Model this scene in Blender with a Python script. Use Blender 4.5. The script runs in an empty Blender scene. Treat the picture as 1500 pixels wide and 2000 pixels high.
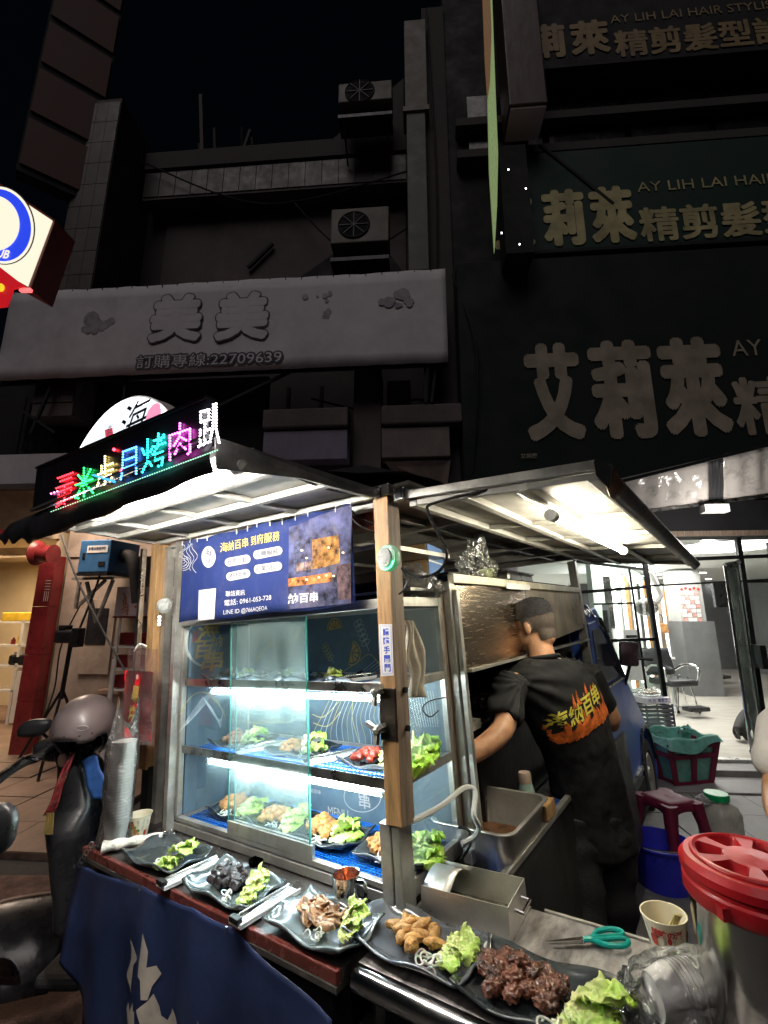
import bpy, bmesh, math, random
from mathutils import Matrix, Vector, noise
from mathutils.bvhtree import BVHTree
R=random.Random(7); PI=math.pi; rad=math.radians
SC=bpy.context.scene; COL=SC.collection
V=Vector
# ---------------------------------------------------------------- camera, world, sun, exposure
FPX=895.0; PITCH=math.atan(900/4000.0); CAMZ=1.62
cam=bpy.data.cameras.new('camera'); co=bpy.data.objects.new('camera',cam); COL.objects.link(co)
co.location=(0,0,CAMZ); co.rotation_euler=(PI/2+PITCH,0,0)
cam.sensor_fit='HORIZONTAL'; cam.sensor_width=36; cam.lens=36*FPX/1500; cam.clip_start=.05; cam.clip_end=400
SC.camera=co
w=bpy.data.worlds.new("World"); SC.world=w; w.use_nodes=True
nt=w.node_tree; bg=nt.nodes['Background']; sky=nt.nodes.new('ShaderNodeTexSky')
sky.sky_type='NISHITA'; sky.sun_disc=False; sky.sun_elevation=rad(52); sky.sun_rotation=rad(200)
nt.links.new(sky.outputs[0],bg.inputs[0]); bg.inputs[1].default_value=0.00022
sl=bpy.data.lights.new('street_glow','SUN'); sl.energy=0.16; sl.angle=rad(35); sl.color=(1,.9,.88)
so=bpy.data.objects.new('street_glow',sl); COL.objects.link(so)
so.rotation_euler=(rad(38),0,rad(-20)); so.location=(0,-5,8)
SC.view_settings.view_transform='Standard'; SC.view_settings.look='None'
SC.view_settings.exposure=1.55; SC.view_settings.gamma=1; SC.view_settings.use_curve_mapping=False
SC.render.engine='CYCLES'
cy=SC.cycles; cy.max_bounces=7; cy.diffuse_bounces=3; cy.glossy_bounces=4; cy.transmission_bounces=5; cy.transparent_max_bounces=14
cy.use_denoising=True; cy.caustics_reflective=False; cy.caustics_refractive=False; cy.sample_clamp_indirect=4; cy.use_light_tree=True
# ---------------------------------------------------------------- frames
def ray(px,py):
    d=V(((px-750)/FPX, 1.0, 0)); f=V((0,math.cos(PITCH),math.sin(PITCH))); u=V((0,-math.sin(PITCH),math.cos(PITCH)))
    return (V((1,0,0))*((px-750)/FPX)+f-u*((py-1000)/FPX)).normalized()
CAM=V((0,0,CAMZ))
def inter(M,px,py,ax,val):
    Mi=M.inverted(); o=Mi@CAM; d=Mi.to_3x3()@ray(px,py); t=(val-o[ax])/d[ax]; return o+d*t
W=Matrix.Identity(4)
O=inter(W,785,1780,2,.90)
v1=ray(-540,1307); v2=ray(1411,1180)
cx=-v1; cyv=(v2-cx*v2.dot(cx)).normalized(); cz=cx.cross(cyv)
C=Matrix((cx,cyv,cz)).transposed().to_4x4(); C.translation=O         # the food truck's frame: +X right along the counter, +Y along the truck, +Z up
ya=rad(-4.4)
F=Matrix.Rotation(ya,4,'Z'); F.translation=V((0,5.62,0))               # the shop fronts' frame: +Y into the buildings
def cl(px,py,ax,val): return inter(C,px,py,ax,val)
def fl(px,py,m=0): return inter(F,px,py,1,m)
def wz(px,py,z=0): return inter(W,px,py,2,z)
def wy(px,py,y): return inter(W,px,py,1,y)
def T(*a): return Matrix.Translation(V(a))
def RZ(d): return Matrix.Rotation(rad(d),4,'Z')
def RX(d): return Matrix.Rotation(rad(d),4,'X')
def RY(d): return Matrix.Rotation(rad(d),4,'Y')
def SCL(x,y=None,z=None):
    y=x if y is None else y; z=x if z is None else z
    return Matrix.Diagonal((x,y,z,1))
def frame(o,x,y):
    x=V(x).normalized(); y=V(y); y=(y-x*y.dot(x)).normalized(); z=x.cross(y)
    m=Matrix((x,y,z)).transposed().to_4x4(); m.translation=V(o); return m
# ---------------------------------------------------------------- materials
MT={}
def mat(name,col,rough=.5,metal=0,var=.18,vs=9,bump=.12,bs=60,em=None,es=0,alpha=1,tr=0,spec=.5,coat=0,stretch=None,rv=.12,sss=0,dirt=0,dcol=(.05,.04,.03),ds=5,ior=1.45,rnd=0):
    if name in MT: return MT[name]
    m=bpy.data.materials.new(name); m.use_nodes=True; n=m.node_tree; N=n.nodes; L=n.links
    b=N['Principled BSDF']; b.inputs['Metallic'].default_value=metal; b.inputs['Specular IOR Level'].default_value=spec; b.inputs['IOR'].default_value=ior
    b.inputs['Coat Weight'].default_value=coat; b.inputs['Transmission Weight'].default_value=tr
    if sss: b.inputs['Subsurface Weight'].default_value=sss; b.inputs['Subsurface Scale'].default_value=.02
    if alpha<1: b.inputs['Alpha'].default_value=alpha
    tc=N.new('ShaderNodeTexCoord'); src=tc.outputs['Object']
    if stretch:
        mp=N.new('ShaderNodeMapping'); mp.inputs['Scale'].default_value=stretch; L.new(src,mp.inputs[0]); src=mp.outputs[0]
    nz=N.new('ShaderNodeTexNoise'); nz.inputs['Scale'].default_value=vs; nz.inputs['Detail'].default_value=7; nz.inputs['Roughness'].default_value=.62
    L.new(src,nz.inputs['Vector'])
    mr=N.new('ShaderNodeMapRange'); mr.inputs[1].default_value=.3; mr.inputs[2].default_value=.7; mr.inputs[3].default_value=1-var*1.6; mr.inputs[4].default_value=1+var
    L.new(nz.outputs['Fac'],mr.inputs[0])
    mx=N.new('ShaderNodeVectorMath'); mx.operation='SCALE'; mx.inputs[0].default_value=col[:3]; L.new(mr.outputs[0],mx.inputs['Scale'])
    out=mx.outputs[0]
    if rnd:
        oi=N.new('ShaderNodeObjectInfo'); r0=N.new('ShaderNodeMapRange'); r0.inputs[3].default_value=1-rnd; r0.inputs[4].default_value=1+rnd; L.new(oi.outputs['Random'],r0.inputs[0]); m0=N.new('ShaderNodeVectorMath'); m0.operation='SCALE'; L.new(out,m0.inputs[0]); L.new(r0.outputs[0],m0.inputs['Scale']); out=m0.outputs[0]
    if dirt:
        n2=N.new('ShaderNodeTexNoise'); n2.inputs['Scale'].default_value=ds; n2.inputs['Detail'].default_value=9; n2.inputs['Roughness'].default_value=.7; n2.inputs['Distortion'].default_value=.6
        L.new(src,n2.inputs['Vector'])
        r2=N.new('ShaderNodeMapRange'); r2.inputs[1].default_value=.5; r2.inputs[2].default_value=.72; r2.inputs[4].default_value=dirt; L.new(n2.outputs['Fac'],r2.inputs[0])
        mm=N.new('ShaderNodeMix'); mm.data_type='RGBA'; L.new(r2.outputs[0],mm.inputs[0]); L.new(out,mm.inputs[6]); mm.inputs[7].default_value=(*dcol,1); out=mm.outputs[2]
    L.new(out,b.inputs['Base Color'])
    rr=N.new('ShaderNodeMapRange'); rr.inputs[1].default_value=.3; rr.inputs[2].default_value=.7; rr.inputs[3].default_value=max(.02,rough-rv); rr.inputs[4].default_value=min(1,rough+rv); L.new(nz.outputs['Fac'],rr.inputs[0]); L.new(rr.outputs[0],b.inputs['Roughness'])
    if bump:
        n3=N.new('ShaderNodeTexNoise'); n3.inputs['Scale'].default_value=bs; n3.inputs['Detail'].default_value=5; L.new(src,n3.inputs['Vector'])
        bp=N.new('ShaderNodeBump'); bp.inputs['Strength'].default_value=bump; bp.inputs['Distance'].default_value=.01; L.new(n3.outputs['Fac'],bp.inputs['Height']); L.new(bp.outputs[0],b.inputs['Normal'])
    if em: b.inputs['Emission Color'].default_value=(*em,1); b.inputs['Emission Strength'].default_value=es
    MT[name]=m; return m
def film(name,tint=(.9,.95,.94),gl=.12,haze=0.0,hcol=(.6,.7,.7),rough=.03,bump=0,bs=30,streak=False):
    # thin clear sheet: see-through, with a reflection and a greasy haze
    if name in MT: return MT[name]
    m=bpy.data.materials.new(name); m.use_nodes=True; n=m.node_tree; N=n.nodes; L=n.links; N.remove(N['Principled BSDF'])
    o=N['Material Output']; t=N.new('ShaderNodeBsdfTransparent'); t.inputs[0].default_value=(*tint,1)
    g=N.new('ShaderNodeBsdfGlossy'); g.inputs['Roughness'].default_value=rough
    fr=N.new('ShaderNodeFresnel'); fr.inputs[0].default_value=1.5
    mm=N.new('ShaderNodeMath'); mm.operation='MULTIPLY_ADD'; mm.inputs[1].default_value=1.0; mm.inputs[2].default_value=gl*.3; mm.use_clamp=True; L.new(fr.outputs[0],mm.inputs[0])
    mx=N.new('ShaderNodeMixShader'); L.new(mm.outputs[0],mx.inputs[0]); L.new(t.outputs[0],mx.inputs[1]); L.new(g.outputs[0],mx.inputs[2]); fin=mx.outputs[0]
    tc=N.new('ShaderNodeTexCoord')
    if haze:
        d=N.new('ShaderNodeBsdfDiffuse'); d.inputs[0].default_value=(*hcol,1); tl=N.new('ShaderNodeBsdfTranslucent'); tl.inputs[0].default_value=(*hcol,1)
        ad=N.new('ShaderNodeMixShader'); L.new(d.outputs[0],ad.inputs[1]); L.new(tl.outputs[0],ad.inputs[2])
        nz=N.new('ShaderNodeTexNoise'); nz.inputs['Scale'].default_value=7; nz.inputs['Detail'].default_value=8; nz.inputs['Roughness'].default_value=.7
        mp=N.new('ShaderNodeMapping'); mp.inputs['Scale'].default_value=(1.6,1.6,.5) if streak else (1,1,1); L.new(tc.outputs['Object'],mp.inputs[0]); L.new(mp.outputs[0],nz.inputs['Vector'])
        r=N.new('ShaderNodeMapRange'); r.inputs[1].default_value=.3; r.inputs[2].default_value=.75; r.inputs[3].default_value=haze*.35; r.inputs[4].default_value=haze*1.5; L.new(nz.outputs['Fac'],r.inputs[0])
        m2=N.new('ShaderNodeMixShader'); L.new(r.outputs[0],m2.inputs[0]); L.new(fin,m2.inputs[1]); L.new(ad.outputs[0],m2.inputs[2]); fin=m2.outputs[0]
    if bump:
        n3=N.new('ShaderNodeTexNoise'); n3.inputs['Scale'].default_value=bs; n3.inputs['Detail'].default_value=4; n3.inputs['Distortion'].default_value=1.5; L.new(tc.outputs['Object'],n3.inputs['Vector'])
        bp=N.new('ShaderNodeBump'); bp.inputs['Strength'].default_value=bump; bp.inputs['Distance'].default_value=.02; L.new(n3.outputs['Fac'],bp.inputs['Height']); L.new(bp.outputs[0],g.inputs['Normal'])
    L.new(fin,o.inputs[0]); MT[name]=m; return m
def emit(name,col,s,base=(.8,.8,.8)): return mat(name,base,.4,0,0,5,0,em=col,es=s)
# ---------------------------------------------------------------- geometry collector
class G:
    def __init__(s): s.v=[]; s.f=[]
    def add(s,vs,fs,M=None):
        k=len(s.v); s.v+= [M@V(p) for p in vs] if M else [V(p) for p in vs]; s.f+=[tuple(i+k for i in f) for f in fs]; return s
    def box(s,x0,x1,y0,y1,z0,z1,M=None):
        vs=[(x,y,z) for z in (z0,z1) for y in (y0,y1) for x in (x0,x1)]
        return s.add(vs,[(0,2,3,1),(4,5,7,6),(0,1,5,4),(2,6,7,3),(0,4,6,2),(1,3,7,5)],M)
    def quad(s,*p): return s.add(p,[tuple(range(len(p)))])
    def slab(s,pts,d):
        pts=[V(p) for p in pts]; d=V(d); n=len(pts)
        return s.add(pts+[p+d for p in pts],[tuple(range(n))[::-1],tuple(range(n,2*n))]+[(i,(i+1)%n,n+(i+1)%n,n+i) for i in range(n)])
    def bar(s,a,b,w,h=None,up=(0,0,1)):
        a=V(a); b=V(b); h=w if h is None else h; d=(b-a); L=d.length; d.normalize(); u=V(up); 
        if abs(u.dot(d))>.97: u=V((1,0,0))
        x=d.cross(u).normalized(); z=x.cross(d)
        M=Matrix((x,d,z)).transposed().to_4x4(); M.translation=a
        return s.box(-w/2,w/2,0,L,-h/2,h/2,M)
    def tube(s,pts,r,n=8,cap=True,el=1.0,closed=False):
        pts=[V(p) for p in pts]; k=len(s.v); m=len(pts); rs=r if isinstance(r,(list,tuple)) else [r]*m
        px=None
        for i,p in enumerate(pts):
            if closed: d=(pts[(i+1)%m]-pts[i-1])
            else: d=pts[min(i+1,m-1)]-pts[max(i-1,0)]
            d.normalize()
            if px is None:
                px=d.orthogonal().normalized()
            px=(px-d*px.dot(d)).normalized(); py=d.cross(px)
            for j in range(n):
                t=2*PI*j/n; s.v.append(p+px*math.cos(t)*rs[i]+py*math.sin(t)*rs[i]*el)
        for i in range(m if closed else m-1):
            i2=(i+1)%m
            for j in range(n): s.f.append((k+i*n+j,k+i*n+(j+1)%n,k+i2*n+(j+1)%n,k+i2*n+j))
        if cap and not closed: s.f.append(tuple(k+j for j in range(n))[::-1]); s.f.append(tuple(k+(m-1)*n+j for j in range(n)))
        return s
    def lathe(s,prof,n=24,M=None,cap0=True,cap1=True):
        k=len(s.v); M=M or Matrix.Identity(4)
        for r,z in prof:
            for j in range(n): s.v.append(M@V((r*math.cos(2*PI*j/n),r*math.sin(2*PI*j/n),z)))
        for i in range(len(prof)-1):
            for j in range(n): s.f.append((k+i*n+j,k+i*n+(j+1)%n,k+(i+1)*n+(j+1)%n,k+(i+1)*n+j))
        if cap0: s.f.append(tuple(k+j for j in range(n))[::-1])
        if cap1: s.f.append(tuple(k+(len(prof)-1)*n+j for j in range(n)))
        return s
    def grid(s,fn,nu,nv,M=None):
        k=len(s.v)
        for i in range(nu+1):
            for j in range(nv+1):
                p=V(fn(i/nu,j/nv)); s.v.append(M@p if M else p)
        for i in range(nu):
            for j in range(nv):
                a=k+i*(nv+1)+j; s.f.append((a,a+nv+1,a+nv+2,a+1))
        return s
    def ball(s,c,r,sub=2,M=None,nz=0,ns=8,seed=0):
        bm=bmesh.new(); bmesh.ops.create_icosphere(bm,subdivisions=sub,radius=1)
        r=V(r) if not isinstance(r,(int,float)) else V((r,r,r)); off=V((seed*3.1,seed*1.7,seed))
        vs=[]
        for v in bm.verts:
            d=1+nz*noise.noise(v.co*ns+off)+nz*.5*noise.noise(v.co*ns*2.3+off)
            p=V((v.co.x*r.x,v.co.y*r.y,v.co.z*r.z))*d
            vs.append(V(c)+(M@p if M else p))
        fs=[tuple(x.index for x in f.verts) for f in bm.faces]; bm.free()
        return s.add(vs,fs)
    def disc(s,c,r,n=24,M=None):
        M=M or Matrix.Identity(4)
        return s.add([M@(V(c)+V((r*math.cos(2*PI*j/n),r*math.sin(2*PI*j/n),0))) for j in range(n)],[tuple(range(n))])
    def ribbon(s,pts,w,nrm=(0,-1,0),thick=0):
        pts=[V(p) for p in pts]; nrm=V(nrm); k=len(s.v); m=len(pts); ws=w if isinstance(w,(list,tuple)) else [w]*m
        for i,p in enumerate(pts):
            d=(pts[min(i+1,m-1)]-pts[max(i-1,0)]).normalized(); x=d.cross(nrm).normalized()*ws[i]/2
            s.v+= [p-x,p+x]
        for i in range(m-1): s.f.append((k+2*i,k+2*i+1,k+2*i+3,k+2*i+2))
        return s
    def make(s,name,m,par=None,M=W,smooth=False,bevel=0,solid=0,sub=0,org=None,ang=35,label=None,cat=None,group=None,kind=None):
        """link as one object; vertices are given in frame M; parent's own matrix is taken out again"""
        me=bpy.data.meshes.new(name)
        if par is not None: base=WM[par.name]
        elif org is not None: base=M@T(*org)
        else:
            xs=[p.x for p in s.v]; ys=[p.y for p in s.v]; zs=[p.z for p in s.v]
            base=M@T((min(xs)+max(xs))/2,(min(ys)+max(ys))/2,min(zs))
        X=base.inverted()@M
        me.from_pydata([X@p for p in s.v],[],s.f); me.update()
        bm=bmesh.new(); bm.from_mesh(me)
        if not solid and len(bm.faces)<60000: bmesh.ops.recalc_face_normals(bm,faces=bm.faces)
        bm.to_mesh(me); bm.free()
        for mm in (m if isinstance(m,(list,tuple)) else [m]): me.materials.append(mm)
        if smooth: me.shade_smooth(); me.set_sharp_from_angle(angle=rad(ang))
        o=bpy.data.objects.new(name,me); COL.objects.link(o)
        if par is not None: o.parent=par
        else: o.matrix_world=base
        WM[o.name]=base
        if solid: q=o.modifiers.new('solid','SOLIDIFY'); q.thickness=solid; q.offset=0
        if bevel: q=o.modifiers.new('bevel','BEVEL'); q.width=bevel; q.segments=2; q.limit_method='ANGLE'; q.angle_limit=rad(40)
        if sub: q=o.modifiers.new('sub','SUBSURF'); q.levels=sub; q.render_levels=sub
        tag(o,label,cat,group,kind); return o
WM={}
def tag(o,label=None,cat=None,group=None,kind=None):
    if label: o['label']=label
    if cat: o['category']=cat
    if group: o['group']=group
    if kind: o['kind']=kind
    return o
def thing(name,label,cat,M=W,loc=(0,0,0),group=None,rz=0):
    o=bpy.data.objects.new(name,None); COL.objects.link(o); o.empty_display_size=.05
    o.matrix_world=M@T(*loc)@RZ(rz); WM[o.name]=M@T(*loc)@RZ(rz); tag(o,label,cat,group); return o
def clone(o,M=None,label=None,group=None,par=None):
    c=o.copy(); COL.objects.link(c)
    if par is not None: c.parent=par; WM[c.name]=WM[par.name]
    if M is not None: c.matrix_world=M; WM[c.name]=M
    if label: c['label']=label
    if group: c['group']=group
    for ch in list(o.children): clone(ch,par=c)
    return c
# parenting keeps a child's local matrix at identity because both share the parent's base
_tc={}
def text_geo(body,size=1,bold=0,ext=0,shear=0,res=3,sx=1):
    key=(body,bold,ext/size if size else 0,shear,res)
    if key not in _tc:
        c=bpy.data.curves.new('t','FONT'); c.body=body; c.align_x='CENTER'; c.align_y='CENTER'; c.offset=bold; c.extrude=ext/size; c.shear=shear; c.resolution_u=res
        o=bpy.data.objects.new('t',c); COL.objects.link(o); bpy.context.view_layer.update()
        me=bpy.data.meshes.new_from_object(o.evaluated_get(bpy.context.evaluated_depsgraph_get()))
        _tc[key]=([v.co.copy() for v in me.vertices],[tuple(p.vertices) for p in me.polygons])
        bpy.data.objects.remove(o); bpy.data.meshes.remove(me)
    vs,fs=_tc[key]
    g=G(); g.add([V((p.x*size*sx,p.y*size,p.z*size)) for p in vs],fs); return g
def put(g,M): g.v=[M@p for p in g.v]; return g
def txt(body,M,w=None,h=None,bold=0,ext=0,shear=0,res=3):
    """text scaled to width w and height h in the plane of matrix M (x right, y up)"""
    g=text_geo(body,1,bold,0,shear,res); xs=[p.x for p in g.v]; ys=[p.y for p in g.v]
    W0=max(xs)-min(xs); H0=max(ys)-min(ys); cx0=(max(xs)+min(xs))/2; cy0=(max(ys)+min(ys))/2
    sx=w/W0 if w else h/H0; sy=h/H0 if h else sx
    g.v=[V(((p.x-cx0)*sx,(p.y-cy0)*sy,0)) for p in g.v]
    if ext: n=len(g.v); 
    return put(g,M)
def fat(body,M,w,h,r,n=10):
    """thick rounded lettering: the strokes widened by r in every direction"""
    g=G()
    for k in range(n):
        q=txt(body,M@T(r*math.cos(2*PI*k/n),r*math.sin(2*PI*k/n),.0002*k),w,h); g.add(q.v,q.f)
    q=txt(body,M@T(0,0,.0002*n),w,h); g.add(q.v,q.f); return g
def bez(p,n=16):
    """Catmull-Rom through points"""
    p=[V(q) for q in p]; out=[]
    for i in range(len(p)-1):
        a=p[max(i-1,0)];b=p[i];c=p[i+1];d=p[min(i+2,len(p)-1)]
        for k in range(n):
            t=k/n; out.append(.5*((2*b)+(-a+c)*t+(2*a-5*b+4*c-d)*t*t+(-a+3*b-3*c+d)*t**3))
    out.append(p[-1]); return out
def join(*gs):
    g=G()
    for q in gs: g.add(q.v,q.f)
    return g
# ================================================================ materials
m_asph=mat('asphalt',(.055,.052,.05),.85,0,.35,6,.8,90,dirt=.5,dcol=(.02,.018,.016),ds=3)
m_patch=mat('patched_asphalt',(.16,.095,.075),.85,0,.5,9,1.0,110,dirt=.6,dcol=(.05,.03,.025),ds=6)
m_tileb=mat('brown_paving',(.24,.165,.125),.6,0,.3,3,.3,40,dirt=.45,dcol=(.13,.08,.06),ds=4)
m_tileg=mat('grey_paving',(.22,.215,.21),.5,0,.25,4,.25,60,dirt=.35,dcol=(.1,.095,.09),ds=4)
m_step=mat('step_stone',(.2,.19,.19),.5,0,.2,8,.3,80)
m_gloss=mat('polished_tile',(.62,.58,.52),.12,0,.1,2.2,.02,10,rv=.05,stretch=(1,6,1))
m_plast=mat('plaster_beige',(.36,.29,.235),.8,0,.3,2.5,.3,50,dirt=.5,dcol=(.2,.15,.12),ds=2)
m_plastd=mat('plaster_dark',(.12,.10,.098),.85,0,.35,1.6,.3,40,dirt=.6,dcol=(.1,.09,.09),ds=1.2)
m_conc=mat('concrete_old',(.062,.054,.054),.85,0,.4,1.2,.4,30,dirt=.7,dcol=(.07,.06,.06),ds=.9)
m_black=mat('black_void',(.012,.012,.014),.8,0,.3,3,.1,30)
m_cream=mat('cream_paint',(.72,.6,.42),.6,0,.08,2,.05,20)
m_white=mat('white_paint',(.75,.74,.72),.45,0,.08,4,.05,40,dirt=.15,dcol=(.5,.46,.4))
m_ceil=mat('ceiling_white',(.78,.78,.76),.6,0,.04,3,.02,10)
m_red=mat('red_paint',(.20,.022,.025),.35,0,.25,6,.15,40,dirt=.35,dcol=(.17,.03,.03),ds=7)
m_blk=mat('black_metal',(.03,.03,.032),.4,.6,.3,12,.1,60)
m_bplas=mat('black_plastic',(.02,.02,.022),.3,0,.2,10,.05,60)
m_steel=mat('steel',(.55,.54,.51),.32,1,.18,14,.08,60,dirt=.25,dcol=(.2,.17,.13),ds=9)
m_steelb=mat('steel_bright',(.72,.71,.69),.16,1,.08,14,.05,40,rv=.08)
m_alu=mat('aluminium_frame',(.5,.49,.45),.42,.75,.22,10,.15,80,dirt=.5,dcol=(.22,.19,.14),ds=11)
m_zinc=mat('roof_sheet',(.40,.385,.35),.6,.1,.25,5,.3,14,dirt=.75,dcol=(.15,.12,.08),ds=3.5)
m_zincr=mat('roof_ribs',(.42,.41,.37),.5,.2,.15,9,.1,40,dirt=.35,dcol=(.3,.26,.2),ds=8)
m_wood=mat('old_wood',(.4,.235,.1),.5,0,.35,7,.25,50,stretch=(9,9,.8),dirt=.4,dcol=(.13,.08,.05),ds=6)
m_wood2=mat('weathered_wood',(.27,.2,.15),.6,0,.35,7,.3,50,stretch=(9,9,.8),dirt=.5,dcol=(.09,.07,.06),ds=6)
m_navy=mat('navy_tarp',(.022,.036,.10),.42,0,.35,3,.25,14,dirt=.4,dcol=(.05,.05,.08),ds=4)
m_navy2=mat('navy_print',(.03,.055,.19),.35,0,.2,5,.12,20)
m_blueglow=mat('blue_print',(.085,.14,.19),.5,0,.35,4,.1,20,dirt=.5,dcol=(.12,.19,.2),ds=5)
m_grn=mat('green_sign',(.003,.012,.010),.8,0,.3,2,.05,20)
m_grn2=mat('green_sign_upper',(.004,.035,.024),.7,0,.3,2,.05,20)
m_let=mat('sign_letter_cream',(.36,.31,.24),.6,0,.25,3,.05,20)
m_let2=mat('sign_letter_yellow',(.52,.46,.24),.6,0,.3,3,.05,20)
m_ban=mat('banner_grey_white',(.60,.585,.62),.6,0,.14,1.6,.25,5,dirt=.3,dcol=(.28,.26,.28),ds=1.2)
m_ink=mat('faded_ink',(.05,.05,.075),.7,0,.2,6,.0)
m_ink2=mat('faded_ink_pale',(.34,.33,.37),.7,0,.3,6,.0)
m_glass=film('clear_glass',(.93,.97,.96),.1)
m_sglass=film('shop_glass',(.9,.95,.93),.2,.04,(.5,.55,.5))
m_taup=None
m_blue=mat('truck_blue',(.05,.15,.62),.42,.0,.25,4,.08,30,coat=.15,dirt=.35,dcol=(.06,.07,.13),ds=5)
m_rub=mat('rubber',(.022,.022,.022),.75,0,.2,20,.3,90)
m_maroon=mat('maroon_plastic',(.19,.012,.05),.6,0,.15,8,.08,40)
m_teal=mat('teal_plastic_bag',(.16,.42,.36),.35,0,.2,12,.5,25)
m_whitel=mat('white_plastic',(.7,.7,.68),.4,0,.08,8,.05,30)
m_yel=mat('yellow_plastic',(.75,.5,.05),.4,0,.2,9,.1,30)
m_skin=mat('skin',(.52,.27,.16),.5,0,.12,14,.12,120,sss=.08)
m_leather=mat('black_leather',(.03,.032,.034),.38,0,.2,10,.15,80)
m_chr=mat('chrome',(.8,.8,.8),.08,1,.04,8,0)
m_tan=mat('tan_leather',(.5,.25,.09),.5,0,.35,9,.2,40)
m_grey=mat('grey_panel',(.16,.165,.17),.5,0,.12,3,.1,20)
m_brick=mat('dark_brick',(.16,.165,.17),.7,0,.4,14,.3,60)
m_sheet=film('awning_sheet',(.3,.3,.3),1,1.2,(.62,.58,.55),.2,.5,6)
# ================================================================ ground
g=G(); g.quad((-60,-8,0),(60,-8,0),(60,70,0),(-60,70,0)); g.make('road',m_asph,kind='structure',org=(0,0,0))
def paving(name,s0,s1,y0,y1,z,size,m,mj,jit=.004):
    b=G().box(s0,s1,y0,y1,-.05,z-.012).make(name,mj,M=F,kind='structure')
    nx=round((s1-s0)/size); ny=round((y1-y0)/size); me=None
    for i in range(nx):
        for j in range(ny):
            x=s0+i*size; y=y0+j*size; h=z+R.uniform(-jit,jit)
            q=G().box(x+.004,x+size-.004,y+.004,y+size-.004,z-.03,h); q.make('tile',m,b,F)
paving('pavement',1.5,5.1,-3.0,-.75,.03,.45,m_tileg,m_conc)
paving('pavement',-6.6,-2.1,-2.25,0.0,.05,.45,m_tileb,m_patch,.006)
st=G().box(1.5,5.4,-.75,-.3,-.02,.045).make('step',m_step,M=F,kind='structure',bevel=.008)
st=G().box(1.5,5.4,-.3,.0,-.02,.10).make('step',m_tileg,M=F,kind='structure',bevel=.008)
# rough earth-brown patch by the scooter
a=wz(0,1640,0.0); b_=wz(170,1560,0)
def patchf(u,v):
    x=-4.6+u*3.4; y=1.9+v*1.45; return (x,y,.006+.012*noise.noise(V((x*5,y*5,0)))*(1 if .05<u<.95 and .05<v<.95 else 0))
G().grid(patchf,60,40).make('road_patch',m_patch,kind='structure',smooth=True,org=(0,0,0))
# ================================================================ building: left shop house with the big banner
B=thing('shop_house','old dark shop house carrying the big faded grey banner','building',F,(-2,0.6,0))
def fb(name,m,x0,x1,y0,y1,z0,z1,par=None,**k): return G().box(x0,x1,y0,y1,z0,z1).make(name,m,par,F,**k)
fb('upper_wall',m_conc,-4.5,.98,.9,1.3,2.4,9.0,B)
fb('lower_wall',m_conc,-1.6,1.5,.5,.7,0,2.4,B)
fb('ledge_beam',m_plastd,-4.2,.36,.55,.9,8.55,9.15,B)
fb('parapet',m_conc,-4.2,.9,.5,.9,9.15,9.5,B)
fb('left_pilaster',m_plastd,-4.9,-4.3,-.1,.9,4.3,9.9,B)
fb('wall_panel',m_plastd,-3.9,.3,.86,.9,6.9,8.5,B)
fb('right_pier',m_conc,.62,.98,.1,.9,2.4,11.6,B)
# gable end, brace; a black wall sheet stands in for the lean-to roof's shadow
G().slab([(-.9,.5,9.5),(.3,.5,9.5),(.3,.5,10.7)],(0,1.0,0)).make('gable_end',m_conc,B,F)
G().bar((-2.35,.8,7.3),(-1.95,.8,7.75),.05).make('bracket',m_black,B,F)
G().slab([(-1.7,.82,6.2),(.3,.82,6.2),(.3,.82,7.0),(-.3,.82,7.95),(-1.7,.82,6.9)],(0,.03,0)).make('shadow_sheet',m_black,B,F)
fb('middle_pillar',m_plastd,-.42,-.05,.1,.5,2.2,4.95,B)
for x in (-1.5,-1.0,.25,.6): fb('window_bar',m_conc,x,x+.05,.55,.6,4.2,4.95,B)
fb('meter_box',m_plastd,.02,.35,.3,.5,4.45,4.85,B)
gg=G()
for k in range(9):
    x=-3.6+R.random()*1.0; gg.bar((x,1.0+R.random(),9.2),(x+R.uniform(-.3,.3),1.2,9.9+R.random()*1.1),.05)
gg.make('roof_pole_bundle',m_conc,B,F)
G().bar((-3.25,.7,9.2),(-3.45,.7,11.0),.06).make('antenna_pole',m_plastd,B,F)
# shutter boxes and fascias
m_lav=mat('lavender_box',(.2,.18,.26),.6,0,.15,3,.1,30,dirt=.3,dcol=(.1,.09,.12))
S=fb('shutter_box',m_lav,-1.56,-.46,-.15,.1,3.55,3.95,None,bevel=.01)
tag(S,'pale lavender shutter box left of the dark pillar above the truck','shutter')
G().box(-1.57,-.45,-.2,.1,3.98,4.24).make('rail',m_plastd,S,F,bevel=.02)
S=fb('shutter_box',mat('brown_grey_box',(.17,.14,.13),.6,0,.2,3,.1,30,dirt=.3,dcol=(.09,.07,.06)),-.02,.84,-.15,.1,3.55,3.95,None,bevel=.01); tag(S,'grey shutter box right of the dark pillar above the truck','shutter')
G().box(-.02,1.0,-.2,.1,3.98,4.24).make('rail',m_plastd,S,F,bevel=.02)
G().slab([(.02,-.15,3.5),(.84,-.15,3.5),(.8,.0,3.2),(.3,.2,3.2)],(0,.03,0)).make('soffit_board',m_plast,S,F)
L=thing('fascia_board','grey fascia board under the banner behind the round light sign','fascia',F,(-3.5,0,3.3))
fb('board',m_ban,-6.2,-1.7,-.1,.05,3.32,3.75,L); fb('lower_rail',m_plastd,-6.2,-1.7,-.15,.0,3.25,3.32,L)
fb('back_wall',m_black,-6.2,-1.7,.3,.4,3.3,5,L)
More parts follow.
